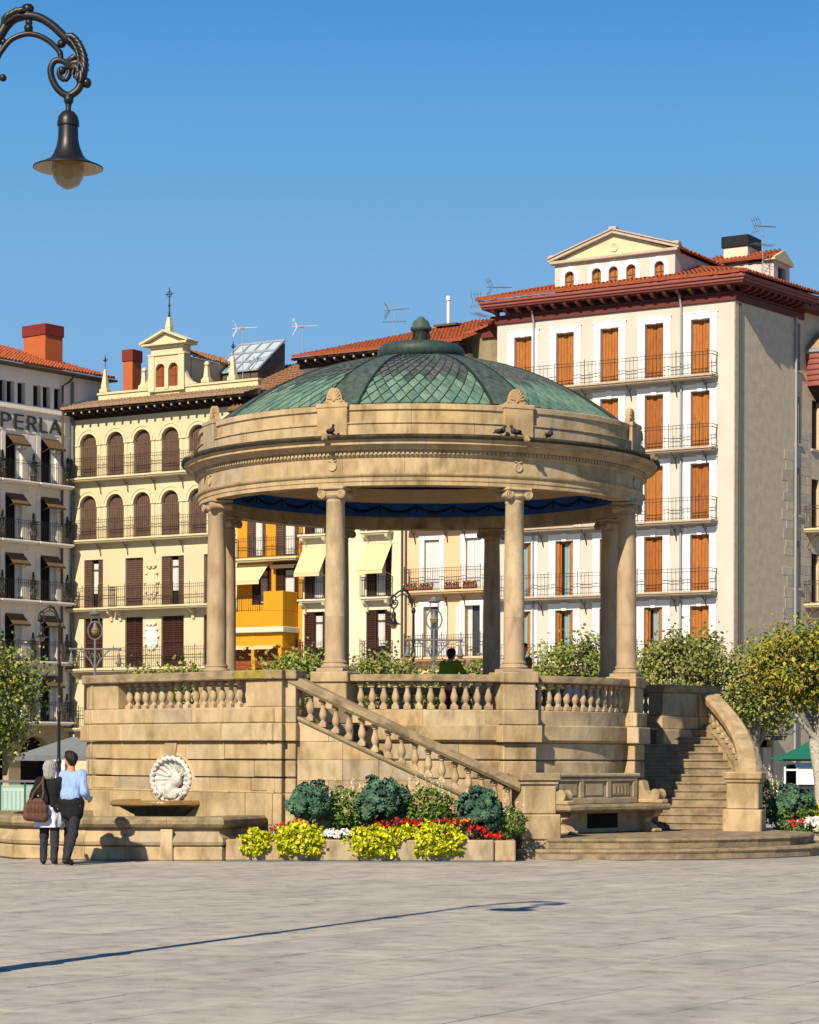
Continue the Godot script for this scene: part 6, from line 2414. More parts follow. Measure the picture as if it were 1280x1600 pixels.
# ---------------------------------------------------------------- flower trough
func kale(label: String, p: Vector3, r: float) -> void:
	var P := thing("kale_plant", label, "plant", p, rng.randf() * 360, "curly kale plants in the flower troughs")
	var b := MB.new()
	b.tube([Vector3(0, -0.5, 0), Vector3(0, 0, 0)], 0.03, 7)
	part("stem", b, M.soil, P)
	var pts := []
	var tn := []
	for k in 26:
		var a := k * 2.39996 + rng.randf() * 0.5
		var y := 1.0 - 1.6 * (k + 0.5) / 26.0
		var q := Vector3(sqrt(maxf(1 - y * y, 0)) * cos(a), y * 0.92, sqrt(maxf(1 - y * y, 0)) * sin(a))
		var c := q * r * rng.randf_range(0.58, 0.95)
		var lr := r * rng.randf_range(0.2, 0.36)
		var tone := rng.randi() % 4
		for j in 18:
			pts.append(c + in_ball() * lr)
			tn.append(tone if rng.randf() < 0.7 else rng.randi() % 4)
	leaves(P, "curly_leaves", pts, 0.125, M.kale_leaf, [Color(0.0455, 0.108, 0.07), Color(0.063, 0.137, 0.084), Color(0.035, 0.084, 0.056), Color(0.0788, 0.158, 0.0963)], kale_shape(), tn, true)

func clump(called: String, label: String, cat: String, group: String, p: Vector3, rad: Vector3, count: int, size: float, mat: Material, palette: Array, flowers := 0, fpal := [], fsize := 0.035, spikes := false) -> void:
	var P := thing(called, label, cat, p, 0.0, group)
	var pts := []
	for k in count:
		var q := in_ball()
		q = q.normalized() * pow(q.length(), 0.45)
		if q.y < -0.55:
			q.y *= 0.7
		pts.append(q * rad * (1.0 + 0.13 * sin(q.x * 7 + q.z * 5 + p.x * 9) + 0.11 * sin(q.y * 9 + q.x * 4 + p.x * 5) + (0.25 * rng.randf() if rng.randf() < 0.08 else 0.0)))
	leaves(P, "foliage", pts, size, mat, palette)
	if flowers:
		var fp := []
		for k in flowers:
			var q := in_ball().normalized()
			q.y = absf(q.y) * 0.8 + 0.25
			q.z = absf(q.z) if rng.randf() < 0.7 else q.z
			var c: Vector3 = q * rad * 1.02
			if spikes:
				for j in 8:
					fp.append(c + Vector3(rng.randf_range(-0.015, 0.015), 0.03 * j, rng.randf_range(-0.015, 0.015)))
			else:
				for j in 6:
					fp.append(c + in_ball() * 0.035)
		leaves(P, "flowers", fp, fsize, M.petal, fpal)

func trough(label: String, p: Vector3, turn: float, size: Vector3, n: int) -> void:
	var T := thing("flower_trough", label, "planter", p, turn, "stone flower troughs")
	for k in n:
		var w := size.x / n
		var x := -size.x / 2 + w * k
		for z in [size.z / 2 - 0.07, -size.z / 2 + 0.07]:
			var b := MB.new()
			b.span(Vector3(x + 0.003, 0, z - 0.07), Vector3(x + w - 0.003, size.y, z + 0.07), 0.02)
			part("trough_stone", b, M.stone_pink if rng.randf() < 0.5 else M.stone_grey, T)
	for s: float in [-1.0, 1.0]:
		var b := MB.new()
		b.span(Vector3(s * (size.x / 2 - 0.07) - 0.068, 0, -size.z / 2 + 0.142), Vector3(s * (size.x / 2 - 0.07) + 0.068, size.y - 0.002, size.z / 2 - 0.142), 0.01)
		part("trough_stone", b, M.stone_grey, T)
	var b := MB.new()
	b.span(Vector3(-size.x / 2 + 0.1, 0, -size.z / 2 + 0.1), Vector3(size.x / 2 - 0.1, size.y - 0.06, size.z / 2 - 0.1))
	part("soil", b, M.soil, T)

func planters() -> void:
	trough("long low stone trough full of flowers below the front stair", Vector3(-0.78, 0, -38.1), 0.0, Vector3(4.25, 0.34, 0.9), 4)
	trough("short stone trough at the right end of the long flower trough", Vector3(1.52, 0, -38.12), 0.0, Vector3(0.34, 0.335, 0.86), 1)
	trough("stone flower trough beside the foot of the right-hand stair", Vector3(8.15, 0, -45.6), 0.0, Vector3(3.1, 0.22, 1.2), 3)
	kale("dark curly kale at the left end of the trough beside the corner piers", Vector3(-1.59, 0.90, -38.2), 0.40)
	kale("tallest dark curly kale in the middle of the trough", Vector3(-0.44, 0.93, -38.22), 0.43)
	kale("dark curly kale at the right end of the trough near the newel pillar", Vector3(1.13, 0.80, -38.15), 0.38)
	kale("dark curly kale beside the right-hand stair", Vector3(7.3, 0.78, -45.5), 0.42)
	var lime := [Color(0.56, 0.56, 0.012), Color(0.46, 0.50, 0.012), Color(0.62, 0.58, 0.03), Color(0.36, 0.43, 0.01)]
	var green := [Color(0.0875, 0.175, 0.0262), Color(0.123, 0.228, 0.035), Color(0.0613, 0.123, 0.021), Color(0.175, 0.263, 0.0525)]
	var gl := "lime-green trailing plants over the trough edge"
	clump("lime_plant", "smallest lime-green trailing plant at the trough's left corner", "plant", gl, Vector3(-2.42, 0.25, -37.72), Vector3(0.28, 0.23, 0.22), 824, 0.08, M.lime_leaf, lime)
	clump("lime_plant", "lime-green trailing plant left of the white flowers", "plant", gl, Vector3(-1.73, 0.29, -37.7), Vector3(0.43, 0.30, 0.27), 1662, 0.08, M.lime_leaf, lime)
	clump("lime_plant", "lime-green trailing plant right of the white flowers", "plant", gl, Vector3(-0.58, 0.27, -37.7), Vector3(0.40, 0.28, 0.26), 1529, 0.08, M.lime_leaf, lime)
	clump("lime_plant", "lime-green trailing plant furthest to the right on the trough", "plant", gl, Vector3(0.47, 0.30, -37.7), Vector3(0.42, 0.31, 0.27), 1662, 0.08, M.lime_leaf, lime)
	clump("lime_plant", "thin lime-green sprays between two lime-green plants", "plant", gl, Vector3(-0.05, 0.44, -37.8), Vector3(0.26, 0.12, 0.2), 399, 0.08, M.lime_leaf, lime)
	var gs := "leafy flowering shrubs with pale spikes in the trough"
	var pale := [Color(0.75, 0.68, 0.62), Color(0.62, 0.45, 0.45), Color(0.55, 0.5, 0.38)]
	clump("flowering_shrub", "leafy shrub with pale flower spikes between the left and middle kale", "shrub", gs, Vector3(-1.02, 0.78, -38.3), Vector3(0.34, 0.36, 0.26), 1300, 0.065, M.leaf, green, 26, pale, 0.03, true)
	clump("flowering_shrub", "leafy shrub with pale flower spikes between the middle and right kale", "shrub", gs, Vector3(0.30, 0.82, -38.3), Vector3(0.40, 0.34, 0.26), 1400, 0.065, M.leaf, green, 30, pale, 0.03, true)
	clump("flowering_shrub", "small leafy shrub beside the newel pillar", "shrub", gs, Vector3(1.62, 0.58, -38.2), Vector3(0.24, 0.27, 0.24), 800, 0.06, M.leaf, green, 12, pale, 0.03, true)
	clump("flowering_shrub", "leafy shrub with pinkish spikes beside the right-hand stair pillar", "shrub", gs, Vector3(6.85, 0.78, -45.7), Vector3(0.34, 0.5, 0.4), 1100, 0.065, M.leaf, green, 30, pale, 0.035, true)
	var red := [Color(0.62, 0.012, 0.012), Color(0.48, 0.006, 0.01), Color(0.7, 0.03, 0.015)]
	var gr := "red begonias in the trough"
	var rp := [[-2.02, 0.50, "red flowers at the left end behind the lime-green plants", red], [-1.8, 0.58, "orange and red flowers under the left kale", [Color(0.75, 0.18, 0.01), Color(0.6, 0.02, 0.01), Color(0.8, 0.32, 0.02)]], [-0.42, 0.55, "red flowers in front of the middle kale", red], [-0.12, 0.62, "tall red flowers right of the middle kale", red], [0.22, 0.60, "red flowers above the gap in the lime-green plants", red], [0.55, 0.60, "red flowers behind the right lime-green plant", red], [0.80, 0.62, "orange flowers left of the right kale", [Color(0.78, 0.22, 0.01), Color(0.7, 0.06, 0.01), Color(0.8, 0.34, 0.03)]], [1.05, 0.48, "red flowers below the right kale", red], [1.38, 0.40, "low red flowers at the trough's right end", red]]
	for e in rp:
		clump("begonia", e[2], "flowers", gr, Vector3(e[0], e[1] - 0.06, -37.9), Vector3(0.17, 0.12, 0.14), 150, 0.05, M.leaf, [Color(0.05, 0.06, 0.02), Color(0.06, 0.03, 0.015)], 13, e[3], 0.05)
	clump("white_flowers", "white flowers spilling between two lime-green plants", "flowers", "white flowers in the troughs", Vector3(-1.14, 0.38, -37.78), Vector3(0.24, 0.1, 0.14), 120, 0.04, M.leaf, green, 60, [Color(0.85, 0.85, 0.83)], 0.05)
	clump("white_flowers", "white flowers at the right edge beside the kale", "flowers", "white flowers in the troughs", Vector3(7.75, 0.34, -45.1), Vector3(0.42, 0.16, 0.25), 250, 0.05, M.leaf, green, 90, [Color(0.85, 0.85, 0.83)], 0.07)
	clump("begonia", "red flowers beside the right-hand kale", "flowers", gr, Vector3(7.35, 0.36, -45.0), Vector3(0.2, 0.12, 0.14), 120, 0.05, M.leaf, green, 10, red, 0.07)
	clump("lime_plant", "lime-green plant at the right edge behind white flowers", "plant", gl, Vector3(7.95, 0.62, -45.6), Vector3(0.3, 0.16, 0.25), 558, 0.08, M.lime_leaf, lime)
	clump("leafy_plant", "low green leafy plant under the right-hand kale", "plant", "", Vector3(7.3, 0.42, -45.25), Vector3(0.42, 0.3, 0.3), 900, 0.07, M.leaf, green)

func balcony_boxes() -> void:
	var n := 0
	for e in [[-16.6, "flower box at the left end of the peach house's middle balcony", [Color(0.8, 0.78, 0.75), Color(0.6, 0.05, 0.06)]], [-15.75, "small flower box below the left white shutters of the peach house", [Color(0.75, 0.5, 0.05), Color(0.8, 0.78, 0.7)]], [-14.3, "red flower box between the two windows of the peach house", [Color(0.6, 0.03, 0.05), Color(0.75, 0.7, 0.68)]], [-13.3, "flower box below the right white shutters of the peach house", [Color(0.62, 0.2, 0.05), Color(0.55, 0.04, 0.05)]]]:
		var p := row_point(e[0], 0.42) + Vector3(0, 9.56, 0)
		var P := thing("flower_box", e[1], "flower box", p, ROW_TURN, "flower boxes on the peach house balcony")
		var b := MB.new()
		b.span(Vector3(-0.36, 0, -0.1), Vector3(0.36, 0.2, 0.1), 0.02)
		part("box", b, M.eave_pink, P)
		var lf := []
		var fl := []
		for k in 160:
			lf.append(Vector3(rng.randf_range(-0.36, 0.36), 0.2 + rng.randf() * 0.16, rng.randf_range(-0.12, 0.14)))
		for k in 60:
			fl.append(Vector3(rng.randf_range(-0.36, 0.36), 0.26 + rng.randf() * 0.14, rng.randf_range(-0.05, 0.17)))
		leaves(P, "foliage", lf, 0.09, M.leaf, [Color(0.06, 0.12, 0.02), Color(0.1, 0.16, 0.03)])
		leaves(P, "flowers", fl, 0.08, M.petal, e[2])

# ---------------------------------------------------------------- street lamps
func smooth(pts: Array, n: int) -> Array:
	var c := Curve3D.new()
	for k in pts.size():
		var d: Vector3 = (pts[mini(k + 1, pts.size() - 1)] - pts[maxi(k - 1, 0)]) / 6.0
		c.add_point(pts[k], -d, d)
	var o := []
	var l := c.get_baked_length()
	for k in n + 1:
		o.append(c.sample_baked(l * k / n, true))
	return o

func lamp_head(L: Node3D, x: float, y: float, s := 1.0) -> void:  # y: top of the bell; the bell hangs down from it
	var H := sub("lamp_head", L, at(x, y, 0) * Transform3D(Basis.from_scale(Vector3.ONE * s), Vector3.ZERO))
	var b := MB.new()
	b.lathe([Vector2(0.145, -0.262), Vector2(0.115, -0.222), Vector2(0.09, -0.16), Vector2(0.078, -0.095), Vector2(0.075, 0.0), Vector2(0.084, 0.0), Vector2(0.084, 0.03), Vector2(0.075, 0.07), Vector2(0.05, 0.105), Vector2(0.022, 0.12), Vector2(0.018, 0.17), Vector2(0.0, 0.17)], 32, 0, TAU, false, 0.55)
	part("bell", b, M.lamp_iron, H)
	b = MB.new()
	b.lathe([Vector2(0.268, -0.325), Vector2(0.268, -0.317), Vector2(0.20, -0.288), Vector2(0.14, -0.257)], 40)
	part("shade", b, M.lamp_iron, H)
	b = MB.new()
	b.lathe([Vector2(0.10, -0.275), Vector2(0.14, -0.275), Vector2(0.2, -0.297), Vector2(0.264, -0.327)], 40)
	part("shade_lining", b, M.shade_inside, H)
	b = MB.new()
	b.lathe([Vector2(0.0, -0.485), Vector2(0.04, -0.478), Vector2(0.085, -0.45), Vector2(0.115, -0.40), Vector2(0.125, -0.35), Vector2(0.122, -0.28)], 28)
	part("globe", b, M.lamp_globe, H)
	b = MB.new()
	b.tube([Vector3(0, -0.27, 0), Vector3(0, -0.40, 0)], 0.035, 8)
	for k in 3:
		b.lathe([Vector2(0.035, -0.31 - k * 0.035), Vector2(0.05, -0.315 - k * 0.035), Vector2(0.035, -0.32 - k * 0.035)], 10)
	part("bulb_holder", b, M.lamp_dirt, H)

func leaf_curl(b: MB, c: Vector3, turn: float) -> void:
	b.t = Transform3D(Basis(Vector3.BACK, deg_to_rad(turn)), c)
	for sd: float in [-1.0, 1.0]:
		b.tube([Vector3(-0.05, -0.005, sd * 0.012), Vector3(0.0, 0.022, sd * 0.03), Vector3(0.045, 0.03, sd * 0.038), Vector3(0.07, 0.015, sd * 0.03)], [0.016, 0.03, 0.024, 0.006], 7)
		b.tube([Vector3(-0.03, 0.0, sd * 0.02), Vector3(0.0, -0.012, sd * 0.045), Vector3(0.04, -0.018, sd * 0.052)], [0.012, 0.02, 0.005], 6)
	b.t = Transform3D()

func arm_lamp(label: String, p: Vector3, turn: float) -> Node3D:
	# post at the origin; the arm bows over towards local +x. Heights follow the nearest lamp.
	var L := thing("street_lamp", label, "street lamp", p, turn, "black cast-iron street lamps with a bowed arm")
	var b := MB.new()
	b.lathe([Vector2(0.17, 0), Vector2(0.17, 0.12), Vector2(0.14, 0.16), Vector2(0.13, 0.55), Vector2(0.15, 0.6), Vector2(0.15, 0.66), Vector2(0.1, 0.72), Vector2(0.085, 1.3), Vector2(0.11, 1.35), Vector2(0.11, 1.42), Vector2(0.07, 1.5)], 20, 0, TAU, false, 0.5)
	part("base", b, M.lamp_iron, L)
	b = MB.new()
	b.lathe([Vector2(0.065, 1.5), Vector2(0.06, 3.2), Vector2(0.085, 3.24), Vector2(0.085, 3.34), Vector2(0.055, 3.4), Vector2(0.05, 5.0), Vector2(0.075, 5.04), Vector2(0.085, 5.15), Vector2(0.06, 5.25), Vector2(0.045, 5.5), Vector2(0.07, 5.6), Vector2(0.05, 5.7), Vector2(0.042, 6.55), Vector2(0.07, 6.6), Vector2(0.075, 6.68), Vector2(0.05, 6.75), Vector2(0.0, 6.78)], 16, 0, TAU, false, 0.5)
	part("post", b, M.lamp_iron, L)
	# picture measures of the nearest lamp, in metres from the post and above the ground
	var f := func(a: Array) -> Array:
		var o := []
		for q in a:
			o.append(Vector3((q[0] / 4.0 + 35.0) / 203.3, 1.68 + (1180.0 - q[1] / 4.0) / 203.3, 0))
		return o
	var arm := sub("arm", L)
	b = MB.new()
	var outer := smooth(f.call([[-100, 560], [-90, 420], [-60, 310], [0, 205], [30, 160], [80, 118], [150, 106], [230, 118], [310, 165], [380, 230], [440, 282], [488, 340], [508, 420], [503, 490], [478, 560], [430, 600], [390, 598], [340, 555], [308, 490], [303, 430], [330, 388], [375, 388], [412, 420], [418, 470], [395, 505], [362, 490], [352, 455], [372, 440]]), 90)
	var rad := []
	for k in 91:
		var u := k / 90.0
		rad.append(0.040 if u < 0.3 else (0.034 if u < 0.6 else lerpf(0.032, 0.020, (u - 0.6) / 0.4)))
	b.tube(outer, rad, 10)
	part("outer_scroll", b, M.lamp_iron, arm)
	b = MB.new()
	b.tube(smooth(f.call([[-95, 600], [-70, 480], [-40, 390], [0, 318], [60, 252], [150, 220], [230, 232], [300, 272], [350, 322], [364, 350], [362, 380]]), 40), 0.022, 9)
	part("inner_bow", b, M.lamp_iron, arm)
	b = MB.new()
	for q in [[158, 62, 0.04, 1.3, 1.0], [158, 95, 0.032, 1.6, 1.0], [165, 150, 0.032, 0.9, 1.0], [163, 185, 0.038, 0.95, 1.1], [165, 208, 0.026, 1.2, 0.8], [370, 280, 0.032, 1.1, 1.1], [362, 345, 0.026, 0.9, 1.4], [372, 448, 0.034, 1, 1], [528, 525, 0.042, 0.9, 1.0], [510, 510, 0.03, 1, 1], [8, 272, 0.03, 1, 1], [4, 495, 0.03, 1, 1]]:
		var c: Vector3 = f.call([[q[0], q[1]]])[0]
		b.ball(c, q[2], Vector3(q[3], q[4], 0.9), 10)
	b.tube(f.call([[165, 110], [165, 215]]), 0.018, 7)
	part("knob", b, M.lamp_iron, arm)
	# leaf ornaments along the arm
	b = MB.new()
	for q in [[30, 150, 40], [50, 135, 30], [72, 118, 22], [95, 108, 10]]:
		leaf_curl(b, f.call([[q[0], q[1]]])[0], q[2])
	part("leaf_ornament", b, M.lamp_iron, arm)
	b = MB.new()
	for q in [[425, 255, -45], [445, 275, -50], [462, 300, -58], [475, 325, -65], [484, 350, -72], [490, 378, -80], [492, 405, -86], [488, 430, -95], [470, 420, -60], [455, 420, -30], [440, 430, 0], [432, 412, 30], [460, 455, -100], [480, 470, -100]]:
		leaf_curl(b, f.call([[q[0], q[1]]])[0], q[2])
	part("leaf_ornament", b, M.lamp_iron, arm)
	b = MB.new()
	b.tube(f.call([[415, 600], [415, 640], [414, 700]]), [0.045, 0.028, 0.018], 10)
	b.ball(f.call([[415, 630]])[0], 0.04, Vector3(1, 1.2, 1), 10)
	part("hanger", b, M.lamp_iron, arm)
	lamp_head(L, (413.0 / 4 + 35.0) / 203.3, 1.68 + (1180.0 - 795.0 / 4) / 203.3)
	return L

func triple_lamp(label: String, p: Vector3, turn: float) -> Node3D:
	var L := thing("triple_lamp", label, "street lamp", p, turn, "grey three-light lamp posts with a crossbar")
	var b := MB.new()
	b.lathe([Vector2(0.17, 0), Vector2(0.17, 0.15), Vector2(0.12, 0.2), Vector2(0.11, 0.8), Vector2(0.13, 0.85), Vector2(0.08, 0.95), Vector2(0.06, 3.0), Vector2(0.08, 3.05), Vector2(0.055, 3.15), Vector2(0.045, 6.0)], 16, 0, TAU, false, 0.5)
	part("post", b, M.lamp_grey, L)
	b = MB.new()
	b.tube([Vector3(-0.92, 5.65, 0), Vector3(0.92, 5.65, 0)], 0.035, 8)
	for s: float in [-1.0, 1.0]:
		b.tube([Vector3(0, 4.9, 0), Vector3(s * 0.18, 5.2, 0), Vector3(s * 0.42, 5.5, 0), Vector3(s * 0.55, 5.62, 0)], 0.028, 7)
		b.tube([Vector3(s * 0.1, 5.1, 0), Vector3(s * 0.2, 5.35, 0), Vector3(s * 0.12, 5.5, 0), Vector3(s * 0.05, 5.4, 0), Vector3(s * 0.12, 5.33, 0)], 0.018, 6)
		b.tube([Vector3(s * 0.35, 5.4, 0), Vector3(s * 0.32, 5.55, 0), Vector3(s * 0.22, 5.57, 0), Vector3(s * 0.24, 5.47, 0)], 0.016, 6)
		b.ball(Vector3(s * 0.94, 5.65, 0), 0.06, Vector3.ONE, 10)
	part("crossbar", b, M.lamp_grey, L)
	b = MB.new()
	var ring := []
	for k in 25:
		var a := TAU * k / 24.0
		ring.append(Vector3(sin(a) * 0.27, 6.35 - cos(a) * 0.34, 0))
	b.tube(ring, 0.025, 7)
	b.tube([Vector3(-0.16, 6.6, 0), Vector3(-0.13, 6.95, 0)], 0.022, 6)
	b.tube([Vector3(0.16, 6.6, 0), Vector3(0.13, 6.95, 0)], 0.022, 6)
	b.lathe([Vector2(0.17, 6.93), Vector2(0.22, 6.97), Vector2(0.22, 7.02), Vector2(0.12, 7.06), Vector2(0.1, 7.12), Vector2(0.0, 7.15)], 14)
	part("lantern_frame", b, M.lamp_grey, L)
	var H := sub("lantern", L, at(0, 6.35, 0))
	b = MB.new()
	b.lathe([Vector2(0.17, 0.0), Vector2(0.1, 0.08), Vector2(0.07, 0.2), Vector2(0.05, 0.3), Vector2(0.0, 0.32)], 16)
	part("bell", b, M.lamp_grey, H)
	b = MB.new()
	b.ball(Vector3(0, -0.02, 0), 0.15, Vector3(1, 1, 1), 14)
	part("globe", b, M.lamp_globe, H)
	for s: float in [-1.0, 1.0]:
		H = sub("lantern", L, at(s * 0.9, 5.3, 0))
		b = MB.new()
		b.lathe([Vector2(0.16, -0.2), Vector2(0.09, -0.12), Vector2(0.06, 0.05), Vector2(0.05, 0.16), Vector2(0.02, 0.2), Vector2(0.015, 0.34)], 16)
		part("bell", b, M.lamp_grey, H)
		b = MB.new()
		b.ball(Vector3(0, -0.22, 0), 0.1, Vector3.ONE, 12)
		part("globe", b, M.lamp_globe, H)
	return L

func lamps() -> void:
	arm_lamp("nearest black street lamp reaching into the top left of the sky", Vector3(-3.32, 0, -18.3), 0.0)
	arm_lamp("black street lamp in front of the hotel at the left", Vector3(-13.55, 0, -92.0), 180.0)
	arm_lamp("black street lamp in front of the cream house, seen through the bandstand", Vector3(0.12, 0, -82.0), 180.0)
	triple_lamp("grey three-light lamp beside the fountain block parapet", Vector3(-11.9, 0, -90.0), 0.0)
	triple_lamp("grey three-light lamp behind the person in the green shirt", Vector3(0.83, 0, -82.0), 0.0)
	triple_lamp("grey three-light lamp at the right edge before the side street", Vector3(12.5, 0, -68.7), 0.0)

# ---------------------------------------------------------------- things about the square
func furniture() -> void:
	# grey parasol over the cafe terrace
	var U := thing("parasol", "large grey square parasol over the cafe terrace at the left", "parasol", Vector3(-14.1, 0, -100), 20.0)
	var b := MB.new()
	var c := [Vector3(-2.1, 1.62, -2.1), Vector3(2.1, 1.62, -2.1), Vector3(2.1, 1.62, 2.1), Vector3(-2.1, 1.62, 2.1)]
	var top := Vector3(0, 2.42, 0)
	for k in 4:
		var p: Vector3 = c[k]
		var q: Vector3 = c[(k + 1) % 4]
		var m := (p + q) / 2 - Vector3(0, 0.03, 0)
		b.tri(q, p, top)
		b.tri(p, q, top - Vector3(0, 0.02, 0))
		b.quad_out(p, q, q - Vector3(0, 0.22, 0), p - Vector3(0, 0.22, 0), Vector3.ZERO)
	part("canopy", b, M.canvas_grey, U)
	b = MB.new()
	b.tube([Vector3(0, 0, 0), Vector3(0, 2.5, 0)], 0.035, 8)
	b.box(Vector3(0, 0.05, 0), Vector3(0.7, 0.1, 0.7), 0.02)
	part("pole", b, M.white_metal, U)
	for k in 4:
		b = MB.new()
		b.tube([Vector3(0, 2.0, 0), c[k] * 0.98], 0.015, 5)
		part("rib", b, M.white_metal, U)
	# glass screens of the terrace
	var S := thing("glass_screen", "green glass terrace screen with metal rail behind the fountain basin", "screen", Vector3(-7.75, 0, -48), 0.0)
	for k in 4:
		b = MB.new()
		b.span(Vector3(-1.0 + k * 0.5 + 0.02, 0.12, -0.006), Vector3(-1.0 + k * 0.5 + 0.48, 1.06, 0.006))
		part("pane", b, M.glass_green, S)
		b = MB.new()
		b.span(Vector3(-1.0 + k * 0.5 - 0.014, 0.0, -0.02), Vector3(-1.0 + k * 0.5 + 0.014, 1.1, 0.02))
		part("post", b, M.paint_green, S)
	b = MB.new()
	b.span(Vector3(-1.05, 1.1, -0.03), Vector3(1.05, 1.15, 0.03), 0.01)
	b.span(Vector3(-1.0, 0.5, -0.012), Vector3(1.0, 0.53, 0.014))
	part("rail", b, M.lamp_grey, S)
	b = MB.new()
	b.span(Vector3(0.986, 0.0, -0.02), Vector3(1.014, 1.1, 0.02))
	part("post", b, M.paint_green, S)
	var proto: Node3D = null
	var n := 0
	for e in [[-8.3, -50.2, 20, "terrace chair at the left behind the glass screen"], [-7.75, -50.6, 200, "terrace chair behind the middle panes of the glass screen"], [-7.2, -50.1, 100, "terrace chair behind the right panes of the glass screen"]]:
		if proto == null:
			proto = thing("terrace_chair", e[3], "chair", Vector3(e[0], 0, e[1]), e[2], "pale chairs on the cafe terrace")
			b = MB.new()
			b.span(Vector3(-0.22, 0.43, -0.22), Vector3(0.22, 0.46, 0.22), 0.01)
			part("seat", b, M.teal_cloth, proto)
			b = MB.new()
			for k in 5:
				b.span(Vector3(-0.2 + k * 0.09, 0.5, -0.23), Vector3(-0.16 + k * 0.09, 0.9, -0.2))
			b.span(Vector3(-0.22, 0.88, -0.235), Vector3(0.22, 0.95, -0.195), 0.01)
			part("backrest", b, M.paint_white, proto)
			for sx: float in [-1.0, 1.0]:
				for sz: float in [-1.0, 1.0]:
					b = MB.new()
					b.tube([Vector3(sx * 0.2, 0, sz * 0.2), Vector3(sx * 0.2, 0.43, sz * 0.2)], 0.014, 6)
					part("leg", b, M.white_metal, proto)
		else:
			dup(proto, e[3], Vector3(e[0], 0, e[1]), e[2])
	var W := thing("menu_board", "white menu board on the terrace beside the man's head", "sign board", Vector3(-14.0, 0, -95), 10.0)
	b = MB.new()
	b.span(Vector3(-0.25, 0.7, -0.02), Vector3(0.25, 1.45, 0.02), 0.01)
	part("board", b, M.paint_white, W)
	for sx: float in [-1.0, 1.0]:
		b = MB.new()
		b.tube([Vector3(sx * 0.2, 0, 0), Vector3(sx * 0.2, 0.7, 0)], 0.02, 6)
		part("leg", b, M.white_metal, W)
	# newsstand with a green roof
	var N := thing("newsstand", "white newsstand with a green peaked roof behind the right-hand tree trunk", "kiosk", Vector3(12.0, 0, -71), -12.0)
	N.scale = Vector3.ONE * 0.9
	b = MB.new()
	b.span(Vector3(-0.85, 0, -1.0), Vector3(-0.78, 1.6, 1.0))
	b.span(Vector3(0.78, 0, -1.0), Vector3(0.85, 1.6, 1.0))
	b.span(Vector3(-0.78, 0, -1.0), Vector3(0.78, 1.6, -0.93))
	b.span(Vector3(-0.78, 0, 0.9), Vector3(0.78, 0.72, 0.97))
	part("wall", b, M.paint_green, N)
	b = MB.new()
	b.span(Vector3(-0.4, 0.95, 0.95), Vector3(0.76, 1.52, 1.0))
	part("roller_blind", b, M.paint_white, N)
	b = MB.new()
	b.span(Vector3(-0.4, 0.72, 0.9), Vector3(0.76, 0.948, 0.93))
	part("counter_window", b, M.pane, N)
	b = MB.new()
	for x: float in [-0.86, -0.46, 0.78]:
		b.span(Vector3(x, 0.0, 0.97), Vector3(x + 0.06, 1.53, 1.03))
	b.span(Vector3(-0.86, 1.4, 1.0), Vector3(-0.4, 1.46, 1.035))
	part("frame", b, M.paint_white, N)
	b = MB.new()
	b.span(Vector3(-0.5, 1.54, 1.0), Vector3(0.9, 1.66, 1.1), 0.01)
	part("fascia", b, M.sky_blue_sign, N)
	b = MB.new()
	b.lathe([Vector2(1.55, 1.78), Vector2(1.56, 1.74), Vector2(1.4, 1.72), Vector2(0.0, 1.72)], 4, PI / 4, TAU + PI / 4, false, 0.99)
	b.lathe([Vector2(1.55, 1.78), Vector2(0.9, 1.98), Vector2(0.4, 2.2), Vector2(0.1, 2.4)], 8, PI / 8, TAU + PI / 8, false, 0.99)
	part("roof", b, M.canvas_green, N)
	b = MB.new()
	b.ball(Vector3(0, 2.5, 0), 0.12, Vector3(1, 1.2, 1), 10)
	part("finial", b, M.canvas_green, N)
	# red slatted bench on a stone foot
	var R := thing("red_bench", "dark red slatted bench at the right edge behind the kale", "bench", Vector3(8.95, 0, -49.0), 0.0)
	for k in 12:
		b = MB.new()
		b.span(Vector3(-0.4 + k * 0.075, 0.72, -0.03 - 0.0), Vector3(-0.4 + k * 0.075 + 0.055, 1.06, 0.0), 0.006)
		part("slat", b, M.bench_red, R)
	for k in 5:
		b = MB.new()
		b.span(Vector3(-0.45, 0.64, 0.03 + k * 0.085), Vector3(0.5, 0.68, 0.03 + k * 0.085 + 0.07), 0.006)
		part("slat", b, M.bench_red, R)
	b = MB.new()
	b.span(Vector3(-0.45, 1.06, -0.04), Vector3(0.5, 1.11, 0.01), 0.01)
	b.span(Vector3(-0.45, 0.68, -0.045), Vector3(0.5, 0.72, 0.008), 0.01)
	part("rail", b, M.bench_red, R)
	b = MB.new()
	b.span(Vector3(-0.38, 0.0, -0.1), Vector3(0.45, 0.62, 0.45), 0.02)
	part("foot", b, M.stone, R)
	# white wall lamp box by the side door
	var Q := thing("wall_box", "white upright box on the white house's downpipe above the green-roofed newsstand", "box", row_point(0.3, -5.4) + Vector3(0, 3.05, 0), 0.0)
	b = MB.new()
	b.span(Vector3(-0.14, -0.32, -0.1), Vector3(0.14, 0.32, 0.1), 0.04)
	part("cover", b, M.paint_white, Q)

